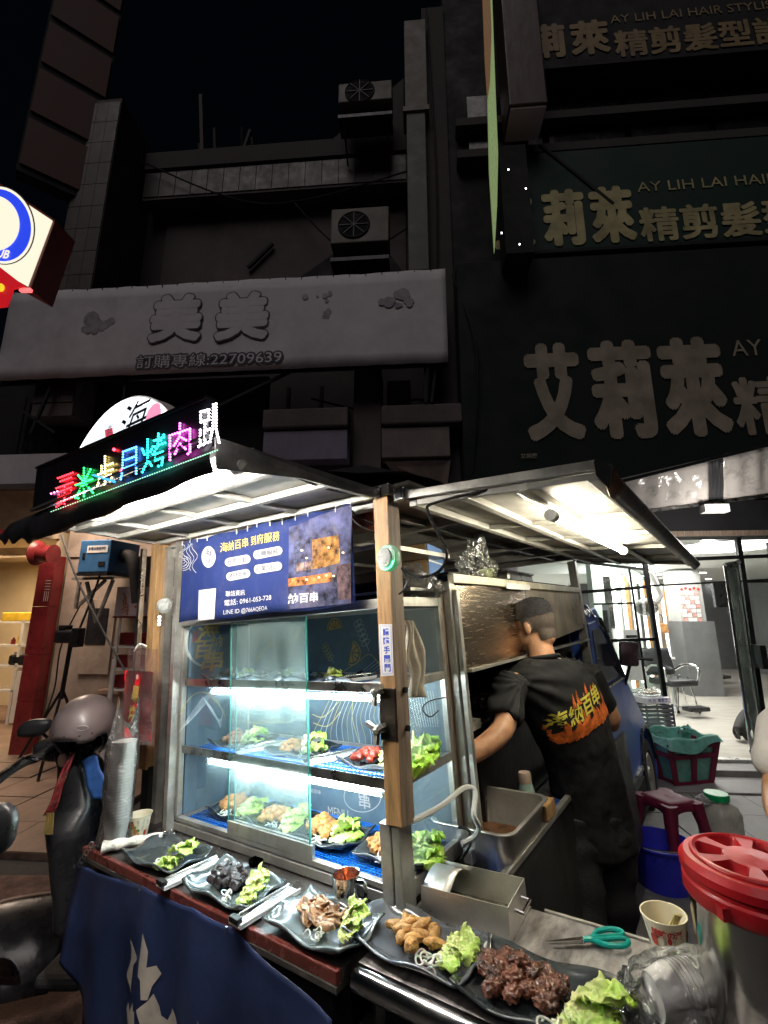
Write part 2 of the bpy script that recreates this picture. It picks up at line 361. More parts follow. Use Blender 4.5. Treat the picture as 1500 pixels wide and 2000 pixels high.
# soffit of the left shop
L=thing('soffit','sloping pink beige soffit over the open shop on the left','soffit',F,(-5,0,2.5))
G().slab([(-7,-.1,3.3),(-4.1,-.1,3.3),(-4.1,.9,2.5),(-7,.9,2.45)],(0,.02,.05)).make('board',m_plast,L,F)
fb('edge_trim',m_red,-7,-4.3,-.18,-.1,2.62,2.7,L)
fb('end_panel',m_plast,-4.1,-2.6,-.05,.05,2.35,3.3,L)
# grey big banner
bn=thing('banner','large faded grey white banner with two big outlined characters and phone number','banner',F,(-2.4,-.3,4.9))
bx0=fl(-3,700,-.3).x-.0; bx1=fl(872,600,-.3).x; bz0=fl(600,718,-.3).z; bz1=fl(600,540,-.3).z
def bpos(px,py): q=fl(px,py,-.3); return q.x,q.z
def bf(u,v):
    x=bx0+u*(bx1-bx0); z=bz0+v*(bz1-bz0); return (x,-.3+.004*math.sin(u*40)+.006*math.sin(u*13+v*4),z-.008*math.sin(u*PI*14)**2*(1 if v in(0,1) else 0))
G().grid(bf,90,8).make('cloth',m_ban,bn,F,smooth=True,solid=.004)
FXY=lambda s,t,m=-.33: F@T(s,m,t)@RX(90)
for ch,(x,zz) in (('美',bpos(345,622)),('美',bpos(474,618))):
    fat(ch,FXY(x,zz,-.3145),.66,.66,.058,16).make('character_outline',m_ink,bn)
    fat(ch,FXY(x,zz,-.3195),.66,.66,.040,16).make('character',m_ban,bn)
fat('訂購專線:22709639',FXY(*bpos(408,703),-.3145),1.98,.19,.026,8).make('phone_line_outline',m_ink,bn)
txt('訂購專線:22709639',FXY(*bpos(408,703),-.3185),1.98,.19,bold=.0).make('phone_line',m_ban,bn)
for cxx,czz,rx,rz in ((-4.15,5.68,.3,.16),(-4.25,5.62,.28,.1),(.15,5.82,.24,.12),(.3,5.75,.2,.07),(-.95,5.95,.3,.06),(-.8,5.7,.06,.3)):
    q=G(); 
    for k in range(7): q.disc((cxx+R.uniform(-rx,rx)*.7,czz+R.uniform(-rz,rz)*.6,0),R.uniform(.3,.8)*min(rx,rz),9)
    q.v=[V((p.x*.94,-.313-.0005*i/len(q.v),p.y-.12)) for i,p in enumerate(q.v)]; q.make('faded_picture',m_ink2,bn,F)
q=G()
for k in range(28): q.tube([(bx0+.05+k*.22,-.31,bz1-.02),(bx0+.05+k*.22,-.2,bz1+.05)],.008,5)
q.make('tie',m_black,bn,F)
fb('top_bar',m_black,bx0,bx1,-.22,-.18,bz1-.03,bz1+.01,bn); fb('bottom_bar',m_black,bx0,bx1,-.22,-.18,bz0,bz0+.04,bn)
fr=thing('sign_frame','black iron bracket frame hanging below the grey banner','frame',F,(-3,-.2,4))
for a_,b_ in (((-5.6,4.75),(-1.2,4.78)),((-4.55,4.8),(-4.75,4.0)),((-5.5,4.7),(-4.4,4.0)),((-3.5,4.78),(-3.5,4.2)),((-1.2,4.78),(-2.6,4.1)),((-.3,4.85),(.85,4.85)),((.55,4.85),(.55,4.25)),((.7,4.85),(.62,4.25))):
    G().bar((a_[0],-.2,a_[1]),(b_[0],-.2,b_[1]),.035).make('bar',m_black,fr,F)
# white vent pipe
vp=thing('vent_duct','tall pale square duct running up the wall beside the air conditioners','duct',F,(.48,.2,8))
m_dim=mat('dull_duct',(.16,.14,.125),.6,0,.2,4,.1,30,dirt=.3,dcol=(.08,.07,.06)); m_dimg=mat('dull_green_duct',(.10,.115,.10),.6,0,.2,4,.1,30,dirt=.3,dcol=(.05,.05,.045))
fb('upper_duct',m_dim,.33,.68,-.05,.25,9.25,11.1,vp,bevel=.01); fb('lower_duct',m_dimg,.35,.64,-.05,.25,6.35,9.2,vp,bevel=.01); fb('collar',m_dim,.3,.7,-.08,.28,9.18,9.27,vp)
def ac(lab,px,py,w,h):
    p=fl(px,py,.1); t=thing('air_conditioner',lab,'air conditioner',F,(p.x,.1,p.z),'air conditioners on the old facade')
    G().box(p.x-w/2,p.x+w/2,-.05,.28,p.z-h/2,p.z+h/2).make('housing',m_dim,t,F,bevel=.015)
    G().lathe([(w*.24,0),(w*.26,.01),(w*.28,.0)],24,T(p.x-w*.1,-.06,p.z)@RX(90)).make('fan_ring',m_black,t,F)
    q=G()
    for k in range(8): q.bar((p.x-w*.1,-.065,p.z),(p.x-w*.1+w*.25*math.cos(k*PI/4),-.065,p.z+w*.25*math.sin(k*PI/4)),.012)
    q.make('grille',m_dimg,t,F)
    G().box(p.x-w/2,p.x+w/2,-.03,.3,p.z-h/2-.28,p.z-h/2-.22).make('bracket',m_blk,t,F)
    for s in (-1,1): G().bar((p.x+s*w*.4,-.02,p.z-h/2-.25),(p.x+s*w*.4,.5,p.z-h/2-.6),.03).make('brace',m_blk,t,F)
ac('lower air conditioner just above the grey banner beside the duct',705,455,.85,.6)
ac('upper air conditioner on the parapet left of the duct',715,198,.85,.38)
# ================================================================ tall panelled sign, top left
t0=fl(175,395,0); tz=t0.z
pl=inter(F,30,330,2,tz)
ts=thing('projecting_sign','tall blank projecting sign of stacked dull red panels','sign',F,(pl.x,pl.y,tz))
d=V((t0.x-pl.x,t0.y-pl.y,0)); nrm=V((d.y,-d.x,0)).normalized()*.22
G().slab([pl,pl+d,pl+d+V((0,0,6.2)),pl+V((0,0,6.2))],-nrm).make('housing',m_black,ts,F)
for k in range(6):
    z0=tz+.12+k*.98; z1=z0+.84
    p=[pl+d*.03,pl+d*.97]; o_=nrm*.12
    G().slab([V((p[0].x,p[0].y,z0))+o_,V((p[1].x,p[1].y,z0))+o_,V((p[1].x,p[1].y,z1))+o_,V((p[0].x,p[0].y,z1))+o_],-nrm*.1).make('panel',mat('dull_red_panel',(.14,.075,.07),.7,0,.2,2,.1,20),ts,F)
# ================================================================ lit sign at left edge (figure left out)
def fpx(px,py,m): return fl(px,py,m-1.3)
def fpx(px,py,m): return fl(px,py,m-1.3)
ls=thing('light_box_sign','lit white light box sign with blue oval and red border at left edge','sign',F,fpx(60,500,-1.0))
e_w=emit('lightbox_white',(1,.93,.72),.33,(.7,.7,.6)); e_b=emit('lightbox_blue',(.02,.06,.8),.35,(.02,.04,.4)); e_r=emit('lightbox_red',(.8,.01,.02),.2,(.4,.01,.02)); e_y=emit('lightbox_yellow',(1,.75,.03),.3,(.5,.4,.05))
pts=[(-60,318),(108,430),(60,565),(-60,500)]
G().slab([fpx(x,y,-1.0) for x,y in pts],(0,.25,0)).make('housing',m_red,ls,F)
G().slab([fpx(x,y,-1.004) for x,y in [(-58,325),(103,432),(55,560),(-58,497)]],(0,-.01,0)).make('light_panel',e_w,ls,F)
def oval(cx_,cy_,rx,ry,m,rot=0,n=40): return [fpx(cx_+rx*math.cos(t)*math.cos(rot)-ry*math.sin(t)*math.sin(rot),cy_+rx*math.cos(t)*math.sin(rot)+ry*math.sin(t)*math.cos(rot),m) for t in [2*PI*i/n for i in range(n)]]
G().slab(oval(4,440,64,78,-1.016,-.25),(0,-.004,0)).make('oval_rim',mat('ink_line',(.01,.01,.03),.5,0,.05,5,0),ls,F)
G().slab(oval(3,440,62,76,-1.022,-.25),(0,-.004,0)).make('oval_border',e_w,ls,F)
G().slab(oval(2,440,58,71,-1.028,-.25),(0,-.004,0)).make('blue_oval',e_b,ls,F)
G().slab(oval(-10,436,48,54,-1.034,-.2),(0,-.004,0)).make('oval_centre',e_w,ls,F)
p=fpx(6,496,-1.04); txt('UB',F@T(*p)@RX(90)@RZ(-10),.13,.09,bold=.03).make('lettering',e_w,ls)
G().slab([fpx(x,y,-1.01) for x,y in [(-60,500),(0,522),(52,562),(28,566),(16,600),(-60,610)]],(0,-.02,0)).make('red_skirt',e_r,ls,F)
G().slab(oval(2,562,7,8,-1.035,0,16),(0,-.005,0)).make('yellow_dot',e_y,ls,F)
G().bar(fpx(40,567,-1),fpx(61,567,-1),.03).make('neon_strip',emit('neon_pink',(1,.15,.15),.5),ls,F)
# ================================================================ green hair salon signs
GB=thing('salon_building','dark multi storey salon building with three green sign bands','building',F,(4,1,2))
fb('front_wall',m_black,.98,9,.15,.6,2.9,16,GB)
for z in (8.25,8.85,12.2): fb('window_ledge',m_conc,1.1,9,-.05,.15,z,z+.14,GB)
for k in range(5): fb('window_band',mat('dark_window',(.02,.02,.025),.25,0,.2,3,.05,10),1.3+k*1.2,2.4+k*1.2,.1,.148,8.45,9.6,GB)
def sgn(nm,lab,x0,x1,z0,z1,mb,ml,chars,chx,cz0,cz1,sub,cs=1,small=None):
    s=thing('shop_sign',lab,'sign',F,((x0+x1)/2,-.2,z0),'salon sign bands')
    G().box(x0,x1,-.2,.15,z0,z1).make('panel',mb,s,F,bevel=.01)
    q=G().box(x0,x1,-.23,-.2,z0,z0+.05).make('bottom_trim',m_black,s,F)
    for ch,(a0,a1) in zip(chars,chx):
        cz_=(cz0+cz1)/2
        fat(ch,FXY((a0+a1)/2,cz_,-.212),(a1-a0)*.9,(cz1-cz0)*.92,(cz1-cz0)*.038).make('character',ml,s)
        pass
    for body,M_,w_,h_ in sub: (fat(body,M_,w_,h_,h_*.03,6) if len(body)<8 else txt(body,M_,w_,h_)).make('lettering',ml,s,kind=None)
    return s
ml_c={'a':(.3,.26,.2),'b':(.52,.46,.24),'c':(.17,.11,.05)}
m_let3=mat('sign_letter_brown',(.33,.24,.12),.6,0,.25,3,.05,20)
def span(x0,x1,y): return (fl(x0,y,-.2).x,fl(x1,y,-.2).x)
sgn('a','lowest and largest green salon sign with three huge cream characters',1.0,8.5,3.06,6.3,m_grn,m_let,'艾莉萊',[span(1028,1135,770),span(1155,1278,765),span(1292,1418,760)],fl(1100,862,-.2).z,fl(1200,665,-.2).z,
    [('AY LIH LAI HAIR STYLIST',FXY(fl(1428,680,-.21).x+1.55,fl(1440,680,-.21).z,-.212),3.1,.22),('精剪髮型設計',FXY(fl(1436,790,-.21).x+2.1,fl(1450,793,-.21).z,-.212),4.2,.72)])
sgn('b','middle green salon sign with pale yellow characters one storey up',1.75,8.5,6.35,8.05,m_grn2,m_let2,'艾莉萊',[span(962,1042,440),span(1060,1142,425),span(1152,1238,420)],fl(1100,482,-.2).z,fl(1200,364,-.2).z,
    [('AY LIH LAI HAIR STYLIST',FXY(fl(1248,367,-.21).x+1.35,fl(1300,362,-.21).z,-.212),2.75,.16),('精剪髮型設計',FXY(fl(1252,440,-.21).x+1.52,fl(1400,430,-.21).z,-.212),3.05,.52)])
sgn('c','topmost salon sign with dim brown characters near the top right corner',2.0,8.5,9.55,11.6,m_black,m_let3,'莉萊',[span(1046,1103,75),span(1112,1190,72)],fl(1100,113,-.2).z,fl(1200,36,-.2).z,
    [('AY LIH LAI HAIR STYLIST',FXY(fl(1195,38,-.21).x+1.2,fl(1330,25,-.21).z,-.212),2.45,.16),('精剪髮型設計',FXY(fl(1205,80,-.21).x+1.42,fl(1360,72,-.21).z,-.212),2.9,.5)])
txt('艾莉萊',FXY(fl(1032,892,-.2).x,fl(1032,892,-.2).z,-.232),.2,.06,bold=.02).make('small_plate',m_let,bpy.data.objects['shop_sign'])
# projecting pillar sign with pale underside
zb=fl(1020,275,-.2).z; pn=inter(F,1030,203,2,zb)
ps=thing('projecting_sign','dark brown projecting box sign with a pale underside','sign',F,(2.1,pn.y,zb))
m_br=mat('brown_sign',(.05,.025,.02),.5,0,.3,3,.1,20,stretch=(4,1,1))
x0=fl(982,275,-.2).x; x1=fl(1052,265,-.2).x
G().box(x0,x1,pn.y,-.2,zb,zb+4).make('housing',m_br,ps,F,bevel=.02)
G().box(x0+.02,x1-.02,pn.y+.03,-.22,zb-.03,zb-.001).make('underside',mat('pale_pink',(.72,.56,.6),.6,0,.08,2,.05,10),ps,F)
G().bar((x1,-.2,zb-.1),(x1+.9,-.2,zb-1.2),.04).make('stay',m_black,ps,F)
a_=fl(974,285,-.55); b_=fl(1044,492,-.55)
G().box(a_.x,b_.x,-.55,-.2,b_.z,a_.z).make('lower_housing',m_black,ps,F)
# thin blade banner; the lamp light it catches is put in as emission
bs_=thing('blade_sign','thin hanging banner seen edge on, catching pale green light','sign',F,fl(966,490,-1.2))
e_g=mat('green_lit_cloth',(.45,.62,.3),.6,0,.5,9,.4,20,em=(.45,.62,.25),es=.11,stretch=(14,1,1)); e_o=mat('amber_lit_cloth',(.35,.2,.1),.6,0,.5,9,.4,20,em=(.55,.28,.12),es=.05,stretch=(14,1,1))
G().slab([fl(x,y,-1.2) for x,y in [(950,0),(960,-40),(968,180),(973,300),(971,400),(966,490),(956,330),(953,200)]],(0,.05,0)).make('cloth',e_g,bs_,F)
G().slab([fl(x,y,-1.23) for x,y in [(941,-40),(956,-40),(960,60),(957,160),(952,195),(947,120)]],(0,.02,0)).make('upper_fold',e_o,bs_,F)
q=G()
for x,y in ((993,331),(1027,368),(980,455),(1015,477)): q.ball(fl(x,y,-.8),.009,1)
tag(q.make('fairy_light',emit('tiny_lamp',(1,1,1),6),M=F),'a few pinprick white lights beside the green sign','lights')
# ================================================================ right awning
aw=thing('awning','shiny pale sheet awning over the salon entrance','awning',F,(3.8,-.8,3))
def aq(x0,x1,yo,yi,m=m_sheet,nm='panel'):
    def f(u,v):
        px=x0+(x1-x0)*u; ya_=yo(px)+(yi(px)-yo(px))*v; p=fl(px,ya_,-1.0+.35*v); p.y+=.015*math.sin(u*25)*math.sin(PI*v)+.02*noise.noise(V((u*6,v*2,1))); return p
    G().grid(f,24,6).make(nm,m,aw,F,smooth=True,solid=.006)
yo=lambda x:938-(x-1200)*.235; yi=lambda x:1002-(x-1230)*.13
aq(1206,1383,yo,yi); aq(1383,1412,yo,yi,m_black,'dark_strip'); aq(1412,1560,yo,yi)
G().bar(fl(1230,1003,-.66),fl(1560,960,-.66),.03).make('edge_rail',m_steel,aw,F)
G().bar(fl(1195,945,-1.0),fl(1560,855,-1.0),.03).make('outer_rail',m_black,aw,F)
l_=bpy.data.lights.new('porch_lamp','POINT'); l_.energy=9; l_.shadow_soft_size=.08; l_.color=(1,.95,.88); o_=bpy.data.objects.new('porch_lamp',l_); COL.objects.link(o_); pq=fl(1395,1012,-.75); o_.matrix_world=F@T(pq.x,pq.y-.25,pq.z-.12)
fb('fascia_beam',m_black,2.2,6.5,-.15,.1,2.5,2.92,aw); fb('rust_edge',m_wood2,2.2,6.5,-.18,-.15,2.5,2.56,aw)
p=fl(1395,992,-.7); G().box(p.x-.12,p.x+.12,p.y-.05,p.y+.05,p.z-.05,p.z+.03).make('bracket',m_whitel,aw,F)

q=thing('window_grille','barred window with frosted panes below the left end of the grey banner','window',F,(-4.9,.1,4))
fb('pane',MT['dark_window'],-5.3,-4.6,.27,.29,3.85,4.7,q)
for k in range(6): G().bar((-5.3+k*.14,.2,3.85),(-5.3+k*.14,.2,4.75),.014).make('bar',m_blk,q,F)
for k,pts in enumerate(([(-1.1,.45,4.7),(-.2,.3,4.4),(.4,.3,4.55),(1.0,.1,4.3)],[(-4.2,.4,9.2),(-2,.45,8.2),(.4,.4,8.6)],[(.7,.05,11.5),(.78,.05,8),(.72,.05,5),(.75,.05,3)],[(-1.6,.6,8.4),(-.6,.6,7.3),(.34,.5,7.6)],[(.95,-.1,6.2),(1.2,-.3,4.9),(1.1,-.2,3.3)])):
    o=G().tube(bez(pts[:] ,8),.014,6).make('cable',m_black,M=F); tag(o,['black cable sagging under the grey banner','black cable slung across the upper wall','black cable running down the right pier','black cable looping to the lower air conditioner','black cable hanging at the left edge of the large green sign'][k],'cable','cables on the facades')
m_ft=mat('small_facade_tile',(.075,.062,.06),.5,0,.25,6,.1,30,rnd=.25)
q=bpy.data.objects['ledge_beam']; 
pp=bpy.data.objects['left_pilaster']
for i in range(16):
    G().box(-4.2+i*.283+.006,-4.2+(i+1)*.283-.006,.535,.55,8.6,9.1).make('tile',m_ft,bpy.data.objects['ledge_beam'],F)
for i in range(3):
    for j in range(13): G().box(-4.89+i*.195,-4.70+i*.195,-.115,-.1,4.5+j*.41,4.9+j*.41).make('tile',m_ft,pp,F)
# ================================================================ salon interior
SI=thing('hair_salon','bright hair salon interior with white ceiling and polished floor','shop',F,(4,3,.1))
fb('floor',m_gloss,1.6,9.5,0,9,.0,.1,SI); fb('ceiling',m_ceil,1.6,9.5,0,9,2.55,2.65,SI)
fb('side_wall',m_ceil,1.5,1.6,0,9,.1,2.6,SI); fb('back_wall',m_grey,1.6,9.5,9,9.1,.1,2.6,SI); fb('side_wall',m_grey,9.5,9.6,0,9,.1,2.6,SI)
fb('dropped_ceiling',m_ceil,1.6,4.2,3,9,2.35,2.549,SI,bevel=.01)
q=G().box(5.3,8,.6,.75,.1,2.55).make('brick_wall',m_grey,SI,F)
for i in range(14):
    for j in range(22):
        x=5.31+ (i+(.5 if j%2 else 0))*.19; G().box(x,x+.18,.585,.6,.12+j*.11,.22+j*.11).make('brick',m_brick,q,F) if i<9 else 0
e_dl=emit('downlight_glow',(1,.98,.93),9)
def dl(px,py,z=2.54,r=.05):
    p=inter(F,px,py,2,z); o=G().disc((p.x,p.y,z-.004),r,16).make('downlight',e_dl,SI,F)
for px,py in ((1383,1056),(1253,1106),(1252,1125),(1278,1136),(1285,1122),(1372,1119),(1384,1131),(1300,1145),(1318,1153),(1358,1132),(1340,1163),(1393,1139),(1215,1136)):
    dl(px,py,2.545 if px>1330 else 2.34,.07)
for px,py,rr in ((1410,1070,.75),(1215,1092,.8)):
    p=inter(F,px,py,2,2.53)
    G().lathe([(rr,0),(rr,.012),(rr*.93,.012),(rr*.93,0)],48,T(p.x,p.y,2.53),False,False).make('ceiling_ring',m_white,SI,F)
    G().disc((p.x,p.y,2.536),rr*.9,48).make('cove_light',emit('cove_glow',(1,1,.97),1.5),SI,F)
def area(name,p,M,s,e,c,rot=(0,0,0),s2=None):
    l=bpy.data.lights.new(name,'AREA'); l.energy=e; l.size=s; l.color=c
    if s2: l.shape='RECTANGLE'; l.size_y=s2
    o=bpy.data.objects.new(name,l); COL.objects.link(o); o.matrix_world=M@T(*p)@Matrix.Rotation(rot[0],4,'X'); return o
area('ceiling_lamp',(3.6,1.6,2.5),F,1.2,24,(1,.97,.9)); area('ceiling_lamp',(5.2,4.0,2.5),F,1.5,32,(1,.97,.9)); area('ceiling_lamp',(3.0,5.5,2.3),F,1.5,30,(.95,1,.96)); area('ceiling_lamp',(6.5,7.0,2.5),F,1.5,14,(1,.97,.9))
# mirror stations along the left wall, each with a light strip
e_st=emit('mirror_strip',(.95,1,.97),2.6)
ww=[]
for k in range(6):
    m=1.7+k*.62
    px=1172+k*21; s=fl(px,1250,m).x; ww.append((s,m))
    t=thing('mirror_station',['first mirror station of the salon, nearest the glass front','second mirror station from the glass front','third mirror station from the glass front','fourth mirror station from the glass front','fifth mirror station from the glass front','farthest mirror station in the salon'][k],'mirror',F,(s,m,.1),group='mirror stations along the salon wall')
    fb('mirror',[m_steelb,m_grey,mat('taupe_panel',(.3,.24,.18),.4,0,.1,5,.05)][k%3],s,s+.24,m,m+.02,.6,2.2,t); fb('light_strip',e_st,s+.26,s+.30,m-.01,m+.02,.5,2.25,t); fb('trim',m_tan if k%2 else m_white,s+.31,s+.36,m,m+.03,.5,2.25,t)
    fb('shelf',m_white,s+.0,s+.3,m-.2,m,.74,.78,t)
a_=ww[0]; b_=ww[-1]
G().slab([(a_[0]-.25,a_[1]-.6,.1),(b_[0]+.25,b_[1]+.6,.1),(b_[0]+.25,b_[1]+.6,2.5),(a_[0]-.25,a_[1]-.6,2.5)],(-.05,.05,0)).make('oblique_wall',mat('mint_wall',(.62,.72,.66),.5,0,.05,3,.05),SI,F)
for k,(s,m) in enumerate(ww):
    for jj in range(3):
        h=R.uniform(.1,.2); o=G().lathe([(.022,0),(.022,h*.7),(.009,h*.8),(.009,h)],10,T(s+.04+jj*.08,m-.1,.78)).make('bottle',[m_white,m_bplas,m_tan,MT['crimson_box'] if 'crimson_box' in MT else m_red][(k+jj)%4],M=F,smooth=True); tag(o,'hair product bottle on a mirror shelf in the salon','bottle','bottles on the mirror shelves')
for k,(px,py) in enumerate(((1165,1250),(1225,1300))):
    q=fl(px,py,1.5); t=thing('poster',['tall grey poster standing behind the truck window in the salon','pale poster lower down beside the mirror strips'][k],'poster',F,(q.x,1.5,q.z)); fb('sheet',[m_grey,m_white][k],q.x,q.x+.22,1.5,1.51,q.z-.2,q.z+.5,t); fb('picture',m_taup if False else m_blk,q.x+.03,q.x+.19,1.49,1.499,q.z+.1,q.z+.42,t)
# column with notices
c0=fl(1348,1343,4.2); c1=fl(1403,1343,4.2)
cm=thing('column','grey salon column covered with paper notices','column',F,(c0.x,4.2,.1))
fb('upper_shaft',mat('column_light',(.42,.42,.41),.5,0,.1,3,.05,20),c0.x+.02,c1.x-.02,4.22,4.7,1.45,2.5,cm); fb('base_shaft',m_grey,c0.x,c1.x+.1,4.18,4.75,.1,1.5,cm)
for i in range(5):
    for j in range(7):
        x=c0.x+.06+i*.09; z=1.5+j*.085
        if x<c1.x-.1: fb('notice',MT['white_paint'] if (i+j)%3 else mat('notice_pink',(.75,.4,.36),.5,0,.5,40,0),x,x+.078,4.2,4.216,z,z+.07,cm)
for k in range(5): G().disc((c0.x+.1+k*.08,4.2,2.12+.02*math.sin(k*2)),.03,12,M=Matrix.Identity(4)).v
q=G()
for k in range(5): q.add([V((c0.x+.1+k*.08+.028*math.cos(t),4.205,2.13+.02*(k%2)+.028*math.sin(t))) for t in [2*PI*i/12 for i in range(12)]],[tuple(range(12))])
q.make('red_lettering',mat('red_print',(.6,.05,.05),.5,0,.2,20,0),cm,F)
p0_=fl(1397,1170,3.2); tag(fb('television',m_bplas,p0_.x,p0_.x+.45,3.2,3.28,1.75,2.2,None,bevel=.01),'black television hung beside the salon column','television')
# styling chairs
def styl(lab,px,py,rz,sc=1):
    p=inter(F,px,py,2,.1); t=thing('styling_chair',lab,'chair',F,(p.x,p.y,.1),'salon styling chairs',rz)
    M=WM[t.name]@SCL(sc)
    G().box(-.25,.25,-.25,.25,.42,.52).make('seat',m_leather,t,M,bevel=.03)
    G().grid(lambda u,v:(-.26+.52*u,-.25-.06*math.sin(PI*u)*-1-.1*v,.55+.42*v),10,6).make('backrest',m_leather,t,M,solid=.07,smooth=True)
    for s in (-1,1): G().tube(bez([(s*.27,-.25,.62),(s*.31,-.05,.72),(s*.31,.2,.7),(s*.29,.2,.5)],6),.02,8).make('armrest',m_chr,t,M,smooth=True)
    G().tube([(0,0,.12),(0,0,.42)],.035,12).make('column',m_chr,t,M,smooth=True)
    for k in range(4): G().bar((0,0,.1),(.3*math.cos(k*PI/2+.78),.3*math.sin(k*PI/2+.78),.03),.05,.03).make('foot',m_chr,t,M)
    G().box(-.17,.17,.3,.48,.1,.16).make('footrest',m_bplas,t,M,bevel=.01)
styl('black salon chair nearest the glass front, back turned to the street',1322,1392,195)
styl('second black salon chair, seen from the side beside the column',1362,1345,120)
styl('third black salon chair at the back by the white counter',1378,1330,215)
# hooded dryer on stand
p=inter(F,1335,1390,2,.1)
t=thing('salon_trolley','white salon trolley table on chrome legs with bottles','trolley',F,(p.x,p.y,.1)); M=WM[t.name]
c=inter(F,1315,1400,2,.1)
for dx in (-.12,.12):
    for dy in (-.12,.12): G().tube([(dx*1.3,dy*1.3,.03),(dx*.6,dy,.55)],.012,6).make('leg',m_chr,t,M)
for k in range(4): G().ball((.16*(1 if k%2 else -1),.16*(1 if k//2 else -1),.03),.03,1).make('castor',m_bplas,t,M)
pd=fl(1262,1186,1.2)
t=thing('hair_dryer','smoky round hooded hair dryer hanging behind the glass front','dryer',F,(pd.x,1.2,pd.z)); M=WM[t.name]
G().ball((0,0,0),(.15,.15,.12),3).make('hood',mat('smoky_plastic',(.12,.1,.09),.15,0,.1,5,0,alpha=.75),t,M,smooth=True)
G().tube(bez([(.1,0,.05),(.2,0,.16),(.16,0,.34),(.1,0,.5)],6),[.05]*18+[.03],8).make('arm',m_white,t,M,smooth=True)
# back counter, bags and bottles
pc=fl(1300,1275,5.4); fb('counter',m_white,pc.x-.4,pc.x+.85,5.4,5.8,.1,.95,SI,bevel=.01)
def bag(px,py,m,w,h,mt,lab):
    p=fl(px,py,m); t=thing('handbag',lab,'handbag',F,(p.x,m,p.z),'handbags displayed in the salon')
    G().slab([(p.x-w/2,m,p.z),(p.x+w/2,m,p.z),(p.x+w*.4,m,p.z+h),(p.x-w*.4,m,p.z+h)],(0,.12,0)).make('body',mt,t,F,bevel=.02)
    G().tube(bez([(p.x-w*.22,m+.05,p.z+h),(p.x-w*.15,m+.05,p.z+h+.16),(p.x+w*.15,m+.05,p.z+h+.16),(p.x+w*.22,m+.05,p.z+h)],6),.01,6).make('handle',m_blk,t,F)
bag(1295,1237,4.6,.27,.2,m_tan,'tan handbag nearest the salon glass'); bag(1322,1235,4.8,.16,.2,mat('brown_leather',(.3,.12,.06),.5,0,.3,9,.1,40),'small brown handbag between two racks'); bag(1312,1264,4.8,.2,.16,m_tan,'low tan handbag on the counter left'); bag(1330,1264,4.8,.22,.17,m_tan,'low tan handbag on the counter right')
dk=thing('display_rack','dark display rack with pale poles behind the handbags','rack',F,(pc.x,6,.1))
p=fl(1290,1150,6.0); p2=fl(1352,1270,6.0)
fb('back_panel',m_black,p.x,p2.x+.1,6.0,6.05,.9,2.35,dk)
for k in range(6): x=p.x+.15+k*.15; G().tube([(x,5.95,.95),(x,5.95,1.7)],.012,6).make('pole',m_white,dk,F)
p=fl(1297,1178,5.9); tag(fb('red_box',mat('crimson_box',(.5,.03,.06),.4,0,.1,9,0),p.x-.03,p.x+.12,5.85,5.9,p.z,p.z+.14,None),'small crimson boxes on top of the salon rack','box')
q=G()
for k in range(90):
    p=fl(1300+R.random()*50,1160+R.random()*40,5.8); q.ball(p,.03+.03*R.random(),1)
q.make('plant',mat('dark_foliage',(.03,.07,.03),.6,0,.5,9,.1,30),M=F,label='dark leafy plant above the handbag rack in the salon',cat='plant')
# glazing
gz=thing('salon_glazing','glazed salon front with black metal bars','glass front',F,(3,0,.1))
def mul(px0,py0,px1,py1,w=.035,mt=m_blk,m=0,nm='bar'): G().bar(fl(px0,py0,m),fl(px1,py1,m),w).make(nm,mt,gz,F)
mul(1256,1078,1298,1360,.045); mul(1229,1110,1262,1345,.02); mul(1440,1050,1500,1475,.05)
mul(1120,1096,1256,1112,.03); mul(1256,1096,1500,1086,.04); mul(1130,1157,1268,1146,.035); mul(1160,1180,1236,1178,.02); mul(1170,1252,1282,1248,.035); mul(1256,1145,1500,1132,.02)
mul(1450,1137,1500,1136,.02); mul(1500,1060,1530,1300,.03)
G().quad(fl(1120,1080),fl(1256,1080),V((3.09,0,.12)),V((1.7,0,.12))).make('pane',m_sglass,gz,F)
G().quad(V((4.2,0,.12)),V((6,0,.12)),V((6,0,2.5)),V((4.2,0,2.5))).make('pane',m_sglass,gz,F)
G().box(1.6,6.5,-.04,.04,.1,.13).make('sill',m_steel,gz,F)
dr=thing('glass_door','open frameless glass door with chrome edges','door',F,(4.0,-.2,.1))
def dg(u,v):
    a=fl(1415,1105,-.25); b=fl(1468,1470,-.25); a2=fl(1442,1098,.02); b2=fl(1488,1440,.02)
    l=a.lerp(b,v); r=a2.lerp(b2,v); p=l.lerp(r,u); p.y-=.07*math.sin(PI*u); return p
G().grid(dg,12,4).make('pane',m_sglass,dr,F,smooth=True,solid=.008)
G().tube([dg(0,0),dg(0,1)],.013,8).make('edge_strip',m_chr,dr,F); G().tube([dg(.6,0),dg(.6,1)],.01,8).make('edge_strip',m_chr,dr,F)
G().tube([dg(u/8,0) for u in range(9)],.03,8).make('top_rail',m_steel,dr,F); G().tube([dg(u/8,1) for u in range(9)],.03,8).make('bottom_rail',m_steel,dr,F)
p=fl(1480,1282,-.2); G().box(p.x-.03,p.x+.03,-.3,-.1,p.z-.12,p.z+.12).make('lock',m_blk,dr,F)
